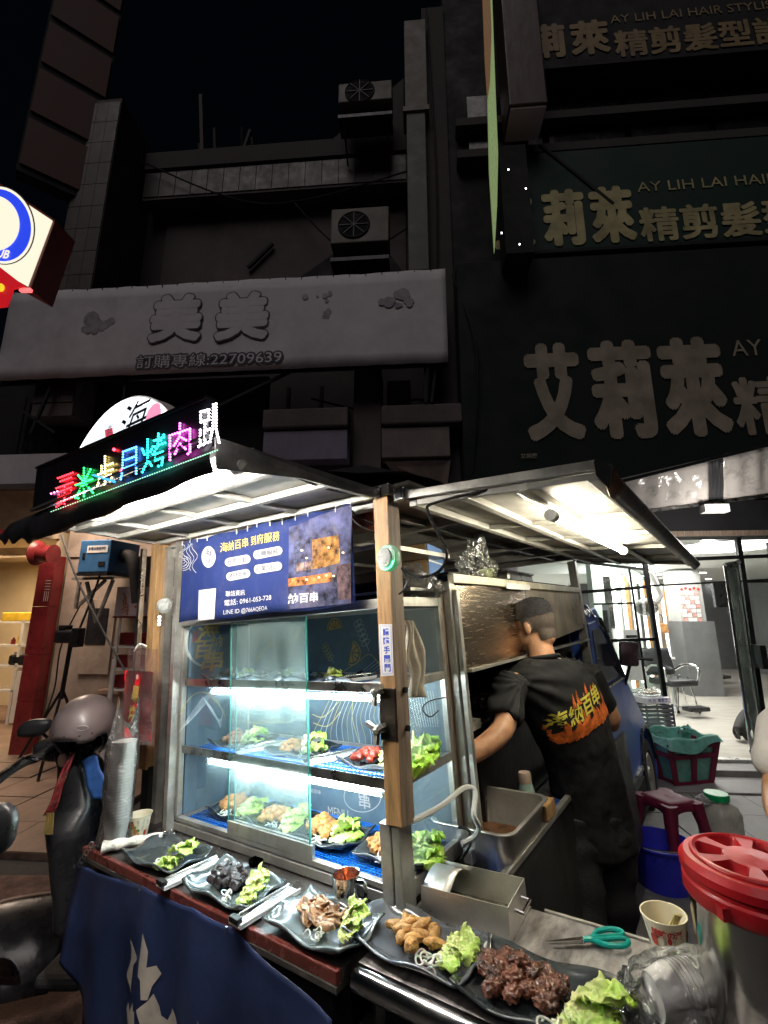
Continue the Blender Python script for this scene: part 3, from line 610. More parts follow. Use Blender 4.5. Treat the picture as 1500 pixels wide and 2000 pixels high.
# dog lying by the door
p=inter(F,1450,1448,2,.1)
dog=thing('dog','black dog seen from behind at the salon door','dog',F,(p.x,p.y,.1),rz=-50); M=WM[dog.name]
def skin_mesh(name,verts,edges,rads,m,par,M,sub=2,root=0,disp=None):
    me=bpy.data.meshes.new(name); me.from_pydata([V(v) for v in verts],edges,[]); o=bpy.data.objects.new(name,me); COL.objects.link(o)
    s=o.modifiers.new('s','SKIN'); 
    for i,r in enumerate(rads):
        d=me.skin_vertices[0].data[i]; d.radius=(r,r) if isinstance(r,(int,float)) else r; d.use_root=(i==root)
    s.use_smooth_shade=True
    q=o.modifiers.new('q','SUBSURF'); q.levels=sub
    bpy.context.view_layer.update()
    ev=o.evaluated_get(bpy.context.evaluated_depsgraph_get()); nm=bpy.data.meshes.new_from_object(ev)
    g=G(); g.add([v.co.copy() for v in nm.vertices],[tuple(p.vertices) for p in nm.polygons]); bpy.data.objects.remove(o)
    if disp: g.v=[disp(p) for p in g.v]
    return g.make(name,m,par,M,smooth=True,ang=180)
try:
    vv=[(0,0,.2),(0,.16,.22),(0,.3,.25),(0,.4,.3),(0,.48,.3),(.05,-.02,.08),(.05,.03,.02),(-.05,-.02,.08),(-.05,.03,.02),(.06,.28,.12),(.06,.29,.02),(-.06,.28,.12),(-.06,.29,.02),(0,-.1,.12),(.03,-.16,.05)]
    skin_mesh('body',vv,[(0,1),(1,2),(2,3),(3,4),(0,5),(5,6),(0,7),(7,8),(2,9),(9,10),(2,11),(11,12),(0,13),(13,14)],[.1,.095,.09,.07,.04,.035,.025,.035,.025,.03,.025,.03,.025,.025,.012],mat('black_fur',(.02,.018,.016),.7,0,.3,20,.6,120),dog,M)
    for s in (-1,1): G().slab([(s*.04,.42,.34),(s*.075,.42,.32),(s*.07,.42,.40)],(0,.01,0)).make('ear',MT['black_fur'],dog,M)
    G().tube([(0,.35,.3+.05),(.05,.37,.28),(.04,.4,.22),(-.04,.4,.22),(-.05,.37,.28)],.008,6,closed=True).make('collar',m_white,dog,M)
except Exception as e: print('dog',e)
# ================================================================ left shop interior
LI=thing('open_shop','warm lit open shop interior with cream walls','shop',F,(-5.5,1,.05))
fb('floor',m_tileb,-8,-4.3,0,3,0,.05,LI); fb('back_wall',m_cream,-8,-4.3,2.6,2.7,.05,2.6,LI); fb('side_wall',m_cream,-4.35,-4.3,.05,2.6,.05,2.6,LI); fb('ceiling',m_cream,-8,-4.3,.0,2.7,2.6,2.7,LI)
area('shop_lamp',(-5.8,1.2,2.5),F,1.2,30,(1,.74,.45))
area('arcade_lamp',(-3.6,-.9,3.15),F,.7,18,(1,.76,.58))
p=fl(50,1200,1.2)
sh=thing('shelf_unit','white shelf unit with small goods in the left shop','shelf',F,(p.x,1.3,.05))
xs=fl(-20,1300,1.3).x; xe=fl(95,1300,1.3).x
fb('side_panel',m_white,xe-.04,xe,1.2,1.5,.05,1.55,sh); fb('side_panel',m_white,xs+.5,xs+.54,1.2,1.5,.05,1.55,sh)
for z in (1.5,1.15,.85,.5): fb('shelf_board',m_white,xs,xe,1.2,1.5,z,z+.03,sh)
fb('door_panel',m_white,xs+.58,xe-.05,1.17,1.2,.08,.8,sh)
p=fl(35,1225,1.25); t=fb('box',m_yel,p.x-.25,p.x+.3,1.2,1.45,1.53,1.66,None,bevel=.01); tag(t,'long yellow package on top of the white shelf','box')
for px,py,w_,h_,mt,lab in ((38,1258,.07,.16,m_yel,'small yellow bottle on the upper shelf'),(60,1255,.08,.18,m_bplas,'black jar on the upper shelf'),(25,1260,.06,.1,m_red,'small red pot on the upper shelf')):
    p=fl(px,py,1.3); tag(G().lathe([(w_*.5,0),(w_*.5,h_*.7),(w_*.25,h_*.8),(w_*.25,h_)],12,T(p.x,1.3,1.18)).make('bottle',mt,M=F,smooth=True),lab,'bottle')
p=fl(35,1302,1.25); t=thing('printer','black receipt printer on the middle shelf','printer',F,(p.x,1.3,.88)); G().box(p.x-.14,p.x+.14,1.2,1.42,.88,1.03).make('housing',m_bplas,t,F,bevel=.03); G().box(p.x-.1,p.x+.1,1.25,1.32,1.03,1.07).make('paper_roll',m_white,t,F)
# red column
rc=thing('red_column','dark red painted square column at the open shop','column',F,(-4.25,-.1,.0))
for k,(z0,z1) in enumerate(((.05,.622),(.626,1.152),(1.156,1.722),(1.726,2.35))): fb('panel',m_red,-4.33,-4.12,-.19,-.02,z0,z1,rc,bevel=.0015)
p=fl(92,1155,-.19); q=G()
for k in range(4): q.box(p.x-.035,p.x+.035,-.195,-.191,p.z+.02+k*.035,p.z+.03+k*.035)
for k in range(3): q.box(p.x-.03+k*.025,p.x-.022+k*.025,-.195,-.191,p.z-.12,p.z)
q.make('sticker',mat('faded_cream',(.5,.4,.35),.6,0,.2,20,0),rc,F)
# wall between column and truck
wl=thing('plaster_wall','stained beige plaster wall behind the tripod','wall',F,(-3.2,0,0))
fb('wall',m_plast,-4.09,-3.1,-.02,.2,.05,2.5,wl); fb('wall',mat('plaster_grey',(.3,.26,.24),.8,0,.25,3,.3,40,dirt=.4,dcol=(.16,.13,.12)),-3.1,-1.6,.15,.3,.05,3.2,wl); fb('low_wall',m_plast,-3.35,-1.6,-.15,.15,.05,.72,wl,bevel=.01)
fb('coping',mat('stone_cap',(.42,.3,.22),.6,0,.2,9,.1,40),-3.37,-1.6,-.18,.17,.72,.76,wl)
a_=fl(176,1188,-.04); b__=fl(206,1258,-.04)
wn=thing('wall_window','narrow dark window in a beige frame with a small figure inside','window',F,(a_.x,-.04,b__.z)); fb('frame',m_plast,a_.x-.05,b__.x+.08,-.05,-.021,b__.z-.35,a_.z+.1,wn); fb('pane',m_bplas,a_.x,b__.x,-.06,-.051,b__.z,a_.z,wn)
# blue fume box on its bracket
p=fl(148,1118,-.7); p1=fl(224,1054,-.7); 
bx=thing('fume_cleaner','blue electrostatic fume box with white label on a steel bracket','machine',F,(p.x,-.6,p.z))
m_sb=mat('steel_blue_paint',(.05,.16,.34),.4,.1,.15,6,.08,40)
M=F@T((p.x+p1.x)/2,-.6,p.z)@RZ(-8); w_=(p1.x-p.x)/2; h_=p1.z-p.z
G().box(-w_,w_,-.1,.35,0,h_).make('housing',m_sb,bx,M,bevel=.01)
G().box(-w_,w_,-.105,.36,-.035,-.002).make('tray',m_bplas,bx,M)
G().box(-w_*.5,w_*.85,-.106,-.101,h_*.6,h_*.82).make('label',m_white,bx,M)
txt('靜電油煙處理機',M@T(w_*.18,-.109,h_*.73)@RX(90),w_*1.15,h_*.1,bold=.02).make('lettering',m_navy,bx)
G().box(w_*.35,w_*.75,-.106,-.101,h_*.18,h_*.32).make('display',m_bplas,bx,M); G().box(-w_*.75,-w_*.6,-.108,-.101,h_*.42,h_*.6).make('latch',m_bplas,bx,M)
G().tube(bez([(w_,.1,h_*.55),(w_+.1,.1,h_*.5),(w_+.19,.1,h_*.1),(w_+.24,.15,-h_*.9)],8),.075,14).make('exhaust_hose',m_rub,bx,M,smooth=True)
for a_,b_ in (((-.35,0,-.06),(.2,0,-.06)),((-.2,0,-.35),(.1,0,-.08)),((.05,0,-.55),(.2,0,-.08)),((.05,0,-.55),(-.15,0,-.1)),((-.25,0,-.1),(-.25,0,-.4))): G().bar(a_,b_,.03).make('bracket_bar',m_alu,bx,M)
rp=fl(85,1080,-.5)
tag(G().lathe([(.15,0),(.12,.04),(.10,.05),(.10,.19),(.115,.21)],20,F@T(rp.x-.08,-.5,rp.z)@RY(95)).make('paper_lantern',m_red,smooth=True),'dark red cylinder fitting beside the blue box on top of the column','fitting')
# stand with clamp head
fb_=inter(F,128,1480,2,.05); hp=fl(130,1245,-.75)
tp=thing('tripod','black tripod with a camera like head against the plaster wall','tripod',F,(hp.x,-.7,.05))
G().box(hp.x-.13,hp.x+.1,-.78,-.62,hp.z-.06,hp.z+.08).make('head',m_bplas,tp,F,bevel=.025)
G().box(hp.x+.08,hp.x+.16,-.8,-.68,hp.z-.1,hp.z+.1).make('clamp',m_bplas,tp,F,bevel=.01); G().box(hp.x-.1,hp.x-.02,-.77,-.65,hp.z+.08,hp.z+.13).make('viewfinder',m_bplas,tp,F,bevel=.01)
G().tube([(hp.x+.02,-.7,hp.z-.05),(hp.x+.0,-.7,.75)],.022,8).make('centre_post',m_blk,tp,F)
for dx,dy in ((-.35,-.1),(.12,-.3),(.16,.35)): G().tube([(hp.x,-.7,.85),(hp.x+dx,-.7+dy,.06)],.014,6).make('leg',m_blk,tp,F)
G().tube(bez([(hp.x+.1,-.7,hp.z+.1),(hp.x+.16,-.6,hp.z+.6),(hp.x+.22,-.6,hp.z+1.1)],6),.012,6).make('arm',m_blk,tp,F)
cb=G().tube(bez([fl(120,1045,-.9),fl(150,1130,-.9),fl(200,1230,-.9),fl(252,1325,-.9)],10),.01,6); tag(cb.make('cable',m_grey,M=F),'long grey cable slanting down across the plaster wall','cable')
cb=G().tube(bez([fl(70,1440,-.6),fl(105,1350,-.5),fl(120,1260,-.5),fl(160,1175,-.5)],10),.008,6); tag(cb.make('cable',m_blk,M=F),'thin black cable rising behind the tripod','cable')
# small raw-food sign on a pole and red rack
a_=fl(232,1150,-.35); b__=fl(350,1200,-.35)
ss=thing('pole_sign','small pink white sign with red characters on a thin pole','sign',F,(a_.x,-.35,0))
G().box(a_.x,b__.x,-.38,-.33,b__.z-.02,a_.z+.02).make('board',mat('pink_white_board',(.72,.58,.6),.4,0,.1,4,.05,20),ss,F,bevel=.004)
G().box(a_.x-.01,b__.x+.01,-.385,-.325,b__.z-.04,b__.z-.02).make('frame',m_red,ss,F)
for ch,px in (('生',273),('鮮',302),('肉',333)): p=fl(px,1172,-.386); txt(ch,F@T(*p)@RX(90),.12,.17,bold=.01).make('character',MT['red_print'],ss)
p=fl(246,1178,-.386); q=G()
for k in range(5): q.ribbon([(p.x+R.uniform(-.05,.05),-.386,p.z+.12-k*.05),(p.x+R.uniform(-.05,.05),-.386,p.z+.05-k*.04),(p.x+R.uniform(-.05,.05),-.386,p.z-.02-k*.03)],.015)
q.make('drawing',mat('orange_print',(.6,.2,.08),.5,0,.3,20,0),ss,F)
a_=fl(236,1205,-.35); b__=fl(216,1365,-.35); G().tube([a_,V((a_.x,-.35,.05))],.015,8).make('pole',m_whitel,ss,F)
a_=fl(235,1285,-.2); b__=fl(290,1375,-.2)
rk=thing('display_rack','small red and white rack standing behind the hanging bags','rack',F,(a_.x,-.2,0))
for x in (a_.x,b__.x): fb('post',m_whitel,x,x+.025,-.35,-.32,.05,a_.z,rk)
for z in (.78,1.0,1.25): fb('shelf',m_white,a_.x,b__.x,-.35,-.1,z,z+.02,rk); fb('red_panel',m_red,a_.x+.03,b__.x,-.3,-.2,z+.03,z+.17,rk)
# ================================================================ food truck: posts, roofs, bed, cab
FT=thing('food_truck','small blue food truck with lifted sheet metal roof flaps and wooden posts','truck',C,(-.6,1.5,-.95))
def cb_(name,m,x0,x1,y0,y1,z0,z1,par=FT,**k): return G().box(x0,x1,y0,y1,z0,z1).make(name,m,par,C,**k)
# near post: steel core, wooden sleeve, clamp
G().slab([(-.01,-.035,.2),(.042,-.035,.2),(.042,.022,.2),(-.01,.022,.2)],(.022,0,.86)).make('post_sleeve',m_wood,FT,C,bevel=.003)
G().slab([(.0423,-.0352,.2),(.0425,-.0352,.2),(.0425,.0222,.2),(.0423,.0222,.2)],(.022,0,.86)).make('post_side',m_wood2,FT,C)
cb_('post',m_alu,-.035,.0,-.03,.025,-.02,.2,bevel=.003); cb_('post',m_alu,.004,.03,-.03,.025,-.02,.2,bevel=.003); cb_('post_groove',m_blk,-.001,.005,-.024,.02,-.02,.199); cb_('post_cap',m_steel,.01,.075,-.04,.03,1.06,1.095,bevel=.004)
cl_=G().slab([(-.008,-.039,.40),(.046,-.039,.40),(.046,.026,.40),(-.008,.026,.40)],(.004,0,.13)).make('post_clamp',mat('scorched_steel',(.1,.085,.07),.35,.8,.5,9,.2,50,dirt=.6,dcol=(.3,.22,.15),ds=18),FT,C,bevel=.003)
for c in (.425,.52):
    q=G()
    for k in range(3):
        t=k*2.1+.5; q.bar((-.012,-.045,c),(-.012+.034*math.cos(t),-.052,c+.034*math.sin(t)),.013,.011)
    q.ball((-.012,-.048,c),.012,2).tube([(-.012,-.045,c),(.02,-.03,c)],.006,8).make('wing_nut',m_alu,cl_,C,smooth=True)
    G().tube([(.052,-.0,c),(.06,-.0,c)],.008,8).make('bolt',m_blk,cl_,C)
q=cb_('hinge_plate',m_steelb,.022,.05,-.046,-.04,1.055,1.09,bevel=.003); G().tube([(.036,-.05,1.075),(.036,-.045,1.075)],.009,12).make('pin',m_alu,q,C)
q=cb_('hinge_plate',m_steelb,.08,.12,-.03,-.02,1.035,1.075,bevel=.004); cb_('slot',m_black,.09,.11,-.033,-.03,1.045,1.065,q)
# left post
cb_('post_sleeve',m_wood,-1.262,-1.205,-.03,.03,.19,1.12,bevel=.003); cb_('post',m_blk,-1.25,-1.2,-.02,.03,-.1,.2)
cb_('post',m_alu,-1.06,-1.035,-.03,.0,-.02,1.1); cb_('post',m_steel,-1.30,-1.28,-.06,-.04,.45,1.1); cb_('post',m_alu,-1.20,-1.17,.0,.03,-.02,1.1)
# far posts and inner rails
cb_('post',m_alu,-.02,.03,2.2,2.25,-.1,1.04,bevel=.003); cb_('post',m_alu,-1.25,-1.2,2.2,2.25,-.1,1.04)
cb_('post',m_wood2,-.028,-.002,.345,.375,-.02,.82,bevel=.003); cb_('post',m_alu,.0,.03,.36,.4,-.1,.83,bevel=.003); cb_('post',m_alu,.034,.05,.37,.39,-.1,.8)
# main roof over the bed with beams
cb_('roof',m_zinc,-1.28,.12,.0,2.25,1.09,1.1)
for b in (.02,.45,.9,1.35,1.8,2.2): cb_('roof_beam',m_zincr if b<.5 else m_alu,-1.28,.1,b,b+.03,1.05,1.088)
for a in (-1.0,-.55,-.12): cb_('roof_beam',m_alu,a,a+.025,.06,2.2,1.06,1.084)
# tarp heap on the roof
def tarp(u,v):
    x=-1.0+1.1*u; y=.02+2.0*v; h=.15*max(0,1-abs(x+.22)/.4)*max(0,1-abs(y-.25)/.5)
    return (x,y,1.112+h*1.3+.008*noise.noise(V((x*6,y*6,0))))
G().grid(tarp,28,28).make('roof_tarp',m_black,FT,C,smooth=True)
# left flap
A=[V((.02,0.0,1.085)),V((-.07,-.5,1.118)),V((-1.25,-.5,1.165)),V((-1.262,0,1.135))]
def bil(Q,u,v,dz=0): p=Q[0].lerp(Q[3],u).lerp(Q[1].lerp(Q[2],u),v); p.z+=dz; return p
def flap(Q,name,ribsu,ribsv,rim=.02,lab=None):
    f=G().slab([Q[0],Q[1],Q[2],Q[3]],(0,0,.004)).make(name,m_zinc,FT,C)
    for i in range(len(ribsv)-1):
        pass
    for v_ in ribsv: G().bar(bil(Q,0,v_,-.012),bil(Q,1,v_,-.012),.024,.02).make('rib',m_zincr,f,C,bevel=.002)
    for u_ in ribsu: G().bar(bil(Q,u_,0,-.010),bil(Q,u_,1,-.010),.022,.0165).make('rib',m_zincr,f,C,bevel=.002)
    return f
fL=flap(A,'roof_flap',(.008,.27,.52,.78,.99),(.03,.36,.68,.97))
# fabric fascia hung from flap edge
def fasc(u,v):
    a=-.07-1.44*u; lo=1.047+.014*u+.055*max(0,u-.7)/.3; hi=1.128+.05*u
    if u>.93: hi=hi-(u-.93)/.07*.03
    return (a+(.0 if v>.5 else 0),-.515-.006*math.sin(u*30)*(1-v)-.012*math.sin(PI*v),lo+(hi-lo)*v+ (.012*math.sin(u*70)*(1-v) if u>.75 else 0))
G().grid(fasc,60,6).make('fascia_cloth',mat('black_tarp',(.035,.035,.042),.5,0,.4,6,.3,16,dirt=.4,dcol=(.12,.1,.09)),fL,C,smooth=True,solid=.003)
G().slab([(-.055,-.52,1.05),(-.02,-.3,1.07),(.0,-.1,1.06),(.02,0,1.06),(.02,0,1.09),(-.065,-.52,1.13)],(.004,0,0)).make('end_flange',m_alu,fL,C)
# right flap
B_=[V((.118,0,1.042)),V((.62,0,1.0)),V((.70,1.87,.92)),V((.12,2.2,1.03))]
fR=flap(B_,'roof_flap',(.006,.24,.42,.62,.82,.985),(.02,.34,.66,.98))
def rf(u,v):
    p=B_[1].lerp(B_[2],u); d=.045*(1-abs(2*u-.9)**2*.2); return p+V((.012+.025*math.sin(PI*v)-.01*v,0,.012-(.055)*v*(1 if u>.02 else .3)))
m_rust=mat('rusty_black',(.05,.042,.04),.45,.3,.4,5,.3,20,dirt=.7,dcol=(.33,.16,.08),ds=4)
G().grid(rf,50,6).make('edge_fascia',m_rust,fR,C,smooth=True,solid=.004)
G().slab([V((.62,-.02,1.02)),V((.655,-.02,1.0)),V((.64,-.02,.95)),V((.62,-.02,.985))],(0,.01,0)).make('end_plate',m_blk,fR,C)
G().bar(B_[1]+V((0,-.01,.012)),B_[0]+V((0,-.01,.012)),.01,.022).make('front_flange',m_alu,fR,C)
# bed, ledge, side panels
cb_('bed_side',m_blue,-1.28,-1.24,.0,2.2,-.5,-.05); cb_('bed_floor',m_blk,-1.24,.1,.36,2.2,-.12,-.07)
cb_('ledge',m_blk,.0,.085,.3,2.2,-.08,-.03)
cb_('ledge_rail',m_blue,.07,.136,.26,1.6,-.07,-.03,bevel=.004); cb_('side_rail',m_alu,.14,.162,.24,1.6,-.02,.0,bevel=.003)
cb_('side_panel',mat('dark_side',(.035,.035,.034),.4,.3,.4,4,.1,30,dirt=.4,dcol=(.1,.09,.07)),.14,.158,.245,2.2,-.6,-.022)
cb_('chassis',m_black,-1.2,.05,.1,3.2,-.75,-.55)
# grill compartment
GR=thing('grill','black charcoal grill box inside the truck behind the cook','grill',C,(-.3,.9,-.07))
def gb(name,m,x0,x1,y0,y1,z0,z1,par=GR,**k): return G().box(x0,x1,y0,y1,z0,z1).make(name,m,par,C,**k)
gb('back_wall',m_black,-.72,-.7,.36,2.1,-.1,.85); gb('end_wall',m_black,-.7,-.03,2.0,2.02,-.1,.85)
gb('firebox',mat('sooty_steel',(.025,.023,.022),.4,.6,.4,7,.2,40,dirt=.4,dcol=(.09,.08,.07)),-.6,-.05,.62,1.5,-.07,.27,bevel=.01)
gb('upper_shelf',m_alu,-.7,-.03,.38,.62,.3,.33)
q=G()
for k in range(14): q.tube([(-.55,.66+k*.06,.30),(-.07,.66+k*.06,.30)],.004,5)
for a in (-.55,-.3,-.07): q.tube([(a,.64,.296),(a,1.46,.296)],.005,5)
q.make('grate',m_steel,GR,C)
for k in range(26):
    x=R.uniform(-.3,-.09); y=R.uniform(.7,1.25)
    o=G().ball((x,y,.318),(.028,.02,.014),2,nz=.35,ns=2.5,seed=k).make('meat_piece',mat('grilled_meat',(.2,.09,.045),.45,0,.45,30,.5,90,dirt=.4,dcol=(.05,.02,.015),ds=30),M=C,smooth=True)
    tag(o,'small browned meat piece cooking on the grill grate','meat','meat pieces on the grill')
# stainless shield above the grill, with a dangling clear sheet
m_shield=mat('brushed_shield',(.66,.54,.40),.24,1,.2,9,.12,30,stretch=(1,1,14),dirt=.55,dcol=(.5,.27,.11),ds=2.5,rv=.08)
hs=thing('heat_shield','brushed stainless heat shield hanging above the grill','panel',C,(.04,.6,.53))
G().slab([(.045,.41,.53),(.03,.39,.815),(.03,1.12,.84),(.05,1.12,.535)],(-.006,0,0)).make('sheet',m_shield,hs,C)
G().slab([(.04,1.125,.55),(.03,1.125,.82),(.03,2.15,.86),(.03,2.15,.60)],(-.006,0,0)).make('second_sheet',mat('greasy_sheet',(.55,.45,.3),.35,.7,.3,5,.3,9,stretch=(1,1,.4),dirt=.5,dcol=(.25,.15,.07)),hs,C)
gb('top_rail',mat('cream_rail',(.7,.66,.5),.4,.2,.2,9,.1,40,dirt=.4,dcol=(.3,.2,.1)),.02,.045,.37,2.15,.825,.855,hs); gb('white_label',m_white,.046,.05,.85,1.15,.815,.84,hs); gb('lower_edge',m_alu,.03,.06,.41,2.15,.52,.53,hs)
gb('inner_hood',m_black,-.7,.0,.42,2.0,.86,.87,hs)
gb('wall_box',m_cream,-.03,.03,2.02,2.18,.62,.74,hs,bevel=.008)
# cab
cab=[(2.27,-.55),(2.27,.70),(2.72,.73),(2.85,.66),(3.33,.22),(3.8,-.14),(4.12,-.42),(4.2,-.7),(4.16,-.85)]
arc=[(3.8+.35*math.cos(t),-.66+.35*math.sin(t)) for t in [PI*(.0+i/12) for i in range(13)]]
prof=cab+[(4.15,-.66)]+arc+[(3.3,-.66)]
q=G().slab([(-1.28,y,z) for y,z in prof],(1.28,0,0)); body=q.make('cab_body',m_blue,FT,C,bevel=.012)
m_tint=mat('tinted_window',(.02,.03,.045),.06,0,.1,4,.02,8)
def side(name,pts,m,t=.006,par=FT,**k): return G().slab([(.001,y,z) for y,z in pts],(t,0,0)).make(name,m,par,C,**k)
dr_=side('door',[(2.33,-.5),(2.33,.18),(2.36,.62),(2.72,.64),(3.2,.2),(3.34,.1),(3.36,-.3),(3.2,-.5)],m_blue,.014,bevel=.006)
G().slab([(.016,2.4,.2),(.016,2.43,.57),(.016,2.7,.58),(.016,3.16,.2)],(.004,0,0)).make('window',m_tint,dr_,C)
G().tube([(.02,2.72,.64),(.02,3.24,.17)],.018,8).make('window_frame',m_bplas,dr_,C); G().tube([(.02,2.38,.18),(.02,3.2,.17)],.012,8).make('window_trim',m_bplas,dr_,C)
G().box(.015,.04,2.42,2.56,.02,.05).make('handle',m_bplas,dr_,C,bevel=.006)
txt('20',frame(C@V((.0165,2.75,-.32)),C.to_3x3()@V((0,1,0)),C.to_3x3()@V((0,0,1))),.26,.14,bold=.02).make('door_lettering',mat('pale_blue_print',(.2,.3,.5),.6,0,.6,20,0),dr_)
G().slab([(-.03,2.9,.69),(-1.25,2.9,.69),(-1.25,3.34,.26),(-.03,3.34,.26)],(0,.01,.01)).make('windscreen',m_tint,FT,C)
side('sill_trim',[(2.27,-.56),(2.27,-.53),(3.4,-.53),(3.4,-.56)],m_steel,.02)
side('arch_trim',[(3.8+.36*math.cos(t),-.66+.36*math.sin(t)) for t in [PI*i/12 for i in range(13)]]+[(3.8+.33*math.cos(t),-.66+.33*math.sin(t)) for t in [PI*(12-i)/12 for i in range(13)]],m_bplas,.018)
for yw,zw in ((3.8,-.70),(1.0,-.66)):
    wh=G().lathe([(.12,-.16),(.26,-.16),(.285,-.13),(.285,-.03),(.27,0),(.19,.005),(.17,-.02),(.0,-.02)],28,T(.0,yw,zw)@RY(90)).make('wheel',m_rub,FT,C,smooth=True)
    G().lathe([(.17,-.015),(.16,.0),(.07,-.03),(.05,.0),(0,.0)],20,T(.0,yw,zw)@RY(90)).make('rim',m_alu,wh,C,smooth=True)
# mirror
mc=inter(C,1228,1277,1,3.2); mr=G().box(-.07,.07,-.02,.03,-.095,.095,T(mc.x,3.2,mc.z)@RY(6)@RZ(18)).make('wing_mirror',m_bplas,FT,C,bevel=.02)
G().box(-.06,.06,-.026,-.02,-.085,.085,T(mc.x,3.2,mc.z)@RY(6)@RZ(18)).make('mirror_glass',mat('mirror_plum',(.45,.3,.33),.08,1,.3,4,0),mr,C)
G().tube(bez([(mc.x,3.22,mc.z-.02),(mc.x-.02,3.26,mc.z-.1),(.01,3.3,.1)],6),.013,8).make('arm',m_bplas,mr,C)
G().tube([(mc.x+.05,3.22,mc.z-.04),(mc.x+.16,3.24,mc.z-.05)],.012,8).make('stub',m_bplas,mr,C)
# plastic wrap on the cab roof, bag hooked on the door
q=G().grid(lambda u,v:(-.30+.33*u,2.28+.5*v,.74-.28*max(0,v-.5)+.03*noise.noise(V((u*6,v*9,3)))*2-.16*max(0,u-.8)*2),20,26); wrp=q.make('plastic_wrap',film('crinkled_film',(.85,.87,.92),.8,.22,(.5,.5,.62),.1,.9,30),M=C,smooth=True); tag(wrp,'crinkled clear plastic sheet over the blue cab roof','plastic sheet')
# ================================================================ LED sign and round sign
LS=thing('led_sign','dark board of coloured LED characters along the left roof flap','sign',C,(-.6,-.53,1.12))
Q=[V((-.071,-.53,1.131)),V((-.081,-.53,1.228)),V((-1.149,-.53,1.33)),V((-1.141,-.53,1.172))]
G().slab(Q,(0,.03,0)).make('board',mat('sign_board_dark',(.015,.015,.022),.35,0,.3,6,.1,30),LS,C)
G().bar(Q[1]+V((0,.01,.004)),Q[2]+V((0,.01,.004)),.03,.008).make('top_rim',m_blk,LS,C); G().bar(Q[0]+V((0,-.002,0)),Q[3]+V((0,-.002,0)),.01,.008).make('bottom_rim',m_grey,LS,C)
def led(ch,col,x0,x1,yb0,yt0,slope,strokes,s=5,sp=.1,r=.003):
    m=emit('led_'+ch,col,s*.55,(.1,.1,.1)); g=G(); seen=[]
    for st in strokes:
        for (ax,ay),(bx_,by) in zip(st,st[1:]):
            L=math.hypot((bx_-ax)*.75,by-ay); n=max(1,round(L/sp))
            for k in range(n+1):
                x=ax+(bx_-ax)*k/n; y=ay+(by-ay)*k/n
                if any((x-a)**2*.56+(y-b)**2<(sp*.6)**2 for a,b in seen): continue
                seen.append((x,y)); px=x0+(x1-x0)*x; base=yb0-slope*(px-x0); py=base-(yb0-yt0)*y
                p=cl(px,py,1,-.535); g.ball(p,r,1)
    o=g.make('led_character',m,LS,C,kind='stuff'); return o
sl_=.37
led('red',(1,.02,.03),110,142,990,935,sl_,[[(.1,1),(1,1)],[(.25,.85),(.9,.85)],[(0,.66),(1,.66)],[(.5,1),(.5,0)],[(.15,.5),(.9,.5),(.9,.3),(.15,.3),(.15,.5)],[(.1,.12),(.9,.12)],[(0,0),(.3,.05)]],7,.1)
led('pink',(1,.2,.5),100,112,968,960,sl_,[[(0,.5),(1,.5)]],7,.5)
led('green',(.02,.9,.12),148,180,975,925,sl_,[[(.5,1.1),(.5,0)],[(0,.55),(1,.55)],[(.15,.9),(.4,.65)],[(.9,.95),(.6,.65)],[(.45,.5),(0,.05)],[(.55,.5),(1.05,.0)],[(0,.0),(.15,.0)]],6,.1)
led('yellow',(1,.78,.25),187,220,952,905,sl_,[[(.55,1.15),(.55,.45)],[(.55,.75),(1,.75)],[(.15,.5),(1,.5)],[(.35,.8),(.35,.5)],[(.1,.05),(.2,.2)],[(.5,.0),(.55,.1)],[(.85,.05),(.95,.15)],[(.2,.3),(.9,.3)]],6,.1)
led('dot_red',(1,.03,.05),216,238,925,880,.3,[[(.3,1),(.3,1)],[(.95,0),(.95,0)]],8,.3,.005)
led('blue',(.05,.25,1),236,266,936,884,sl_,[[(.15,1),(1,1),(1,0)],[(.15,1),(.1,.3),(0,0)],[(.15,.66),(1,.66)],[(.12,.36),(1,.36)]],7,.1)
led('cyan',(.02,.85,.7),278,320,922,862,sl_,[[(.25,1),(.25,.3),(0,0)],[(0,.75),(.1,.55)],[(.5,.7),(.3,.5)],[(.25,.35),(.42,.1)],[(.55,.88),(1,.88)],[(.75,1.05),(.72,.65)],[(.45,.68),(1.05,.68)],[(1,.95),(.5,.45)],[(.6,.42),(.95,.42)],[(.65,.4),(.6,.22),(.95,.22),(.9,0),(.75,0)]],6,.085)
led('magenta',(1,.1,.75),332,371,898,842,.33,[[(0,0),(0,.85),(1,.85),(1,.05),(.9,0)],[(.5,1.15),(.48,.7),(.2,.45)],[(.48,.7),(.8,.5)],[(.5,.45),(.25,.15)],[(.5,.45),(.78,.2)]],7,.09)
led('white',(1,.92,1),388,428,876,806,.3,[[(.1,1),(.5,1),(.5,.72),(.1,.72),(.1,1)],[(.3,.72),(.3,.1)],[(.3,.45),(.55,.45)],[(.08,.5),(.08,.08)],[(0,.05),(.55,.1)],[(.72,1.1),(.7,.5),(.55,.1)],[(.85,1.1),(.85,.4),(1,.0)]],7,.085)
G().bar(cl(183,928,1,-.536),cl(224,941,1,-.536),.006,.006).make('blue_strip',emit('blue_tube',(.02,.3,.8),.8),LS,C)
q=G()
for i in range(70):
    px=100+i*4.7; p=cl(px,1003-.37*(px-90)+0,1,-.538); 
    q.ball(p,.0016,1)
q.make('led_row',emit('dim_led',(.3,.8,.5),1.2),LS,C,kind='stuff')
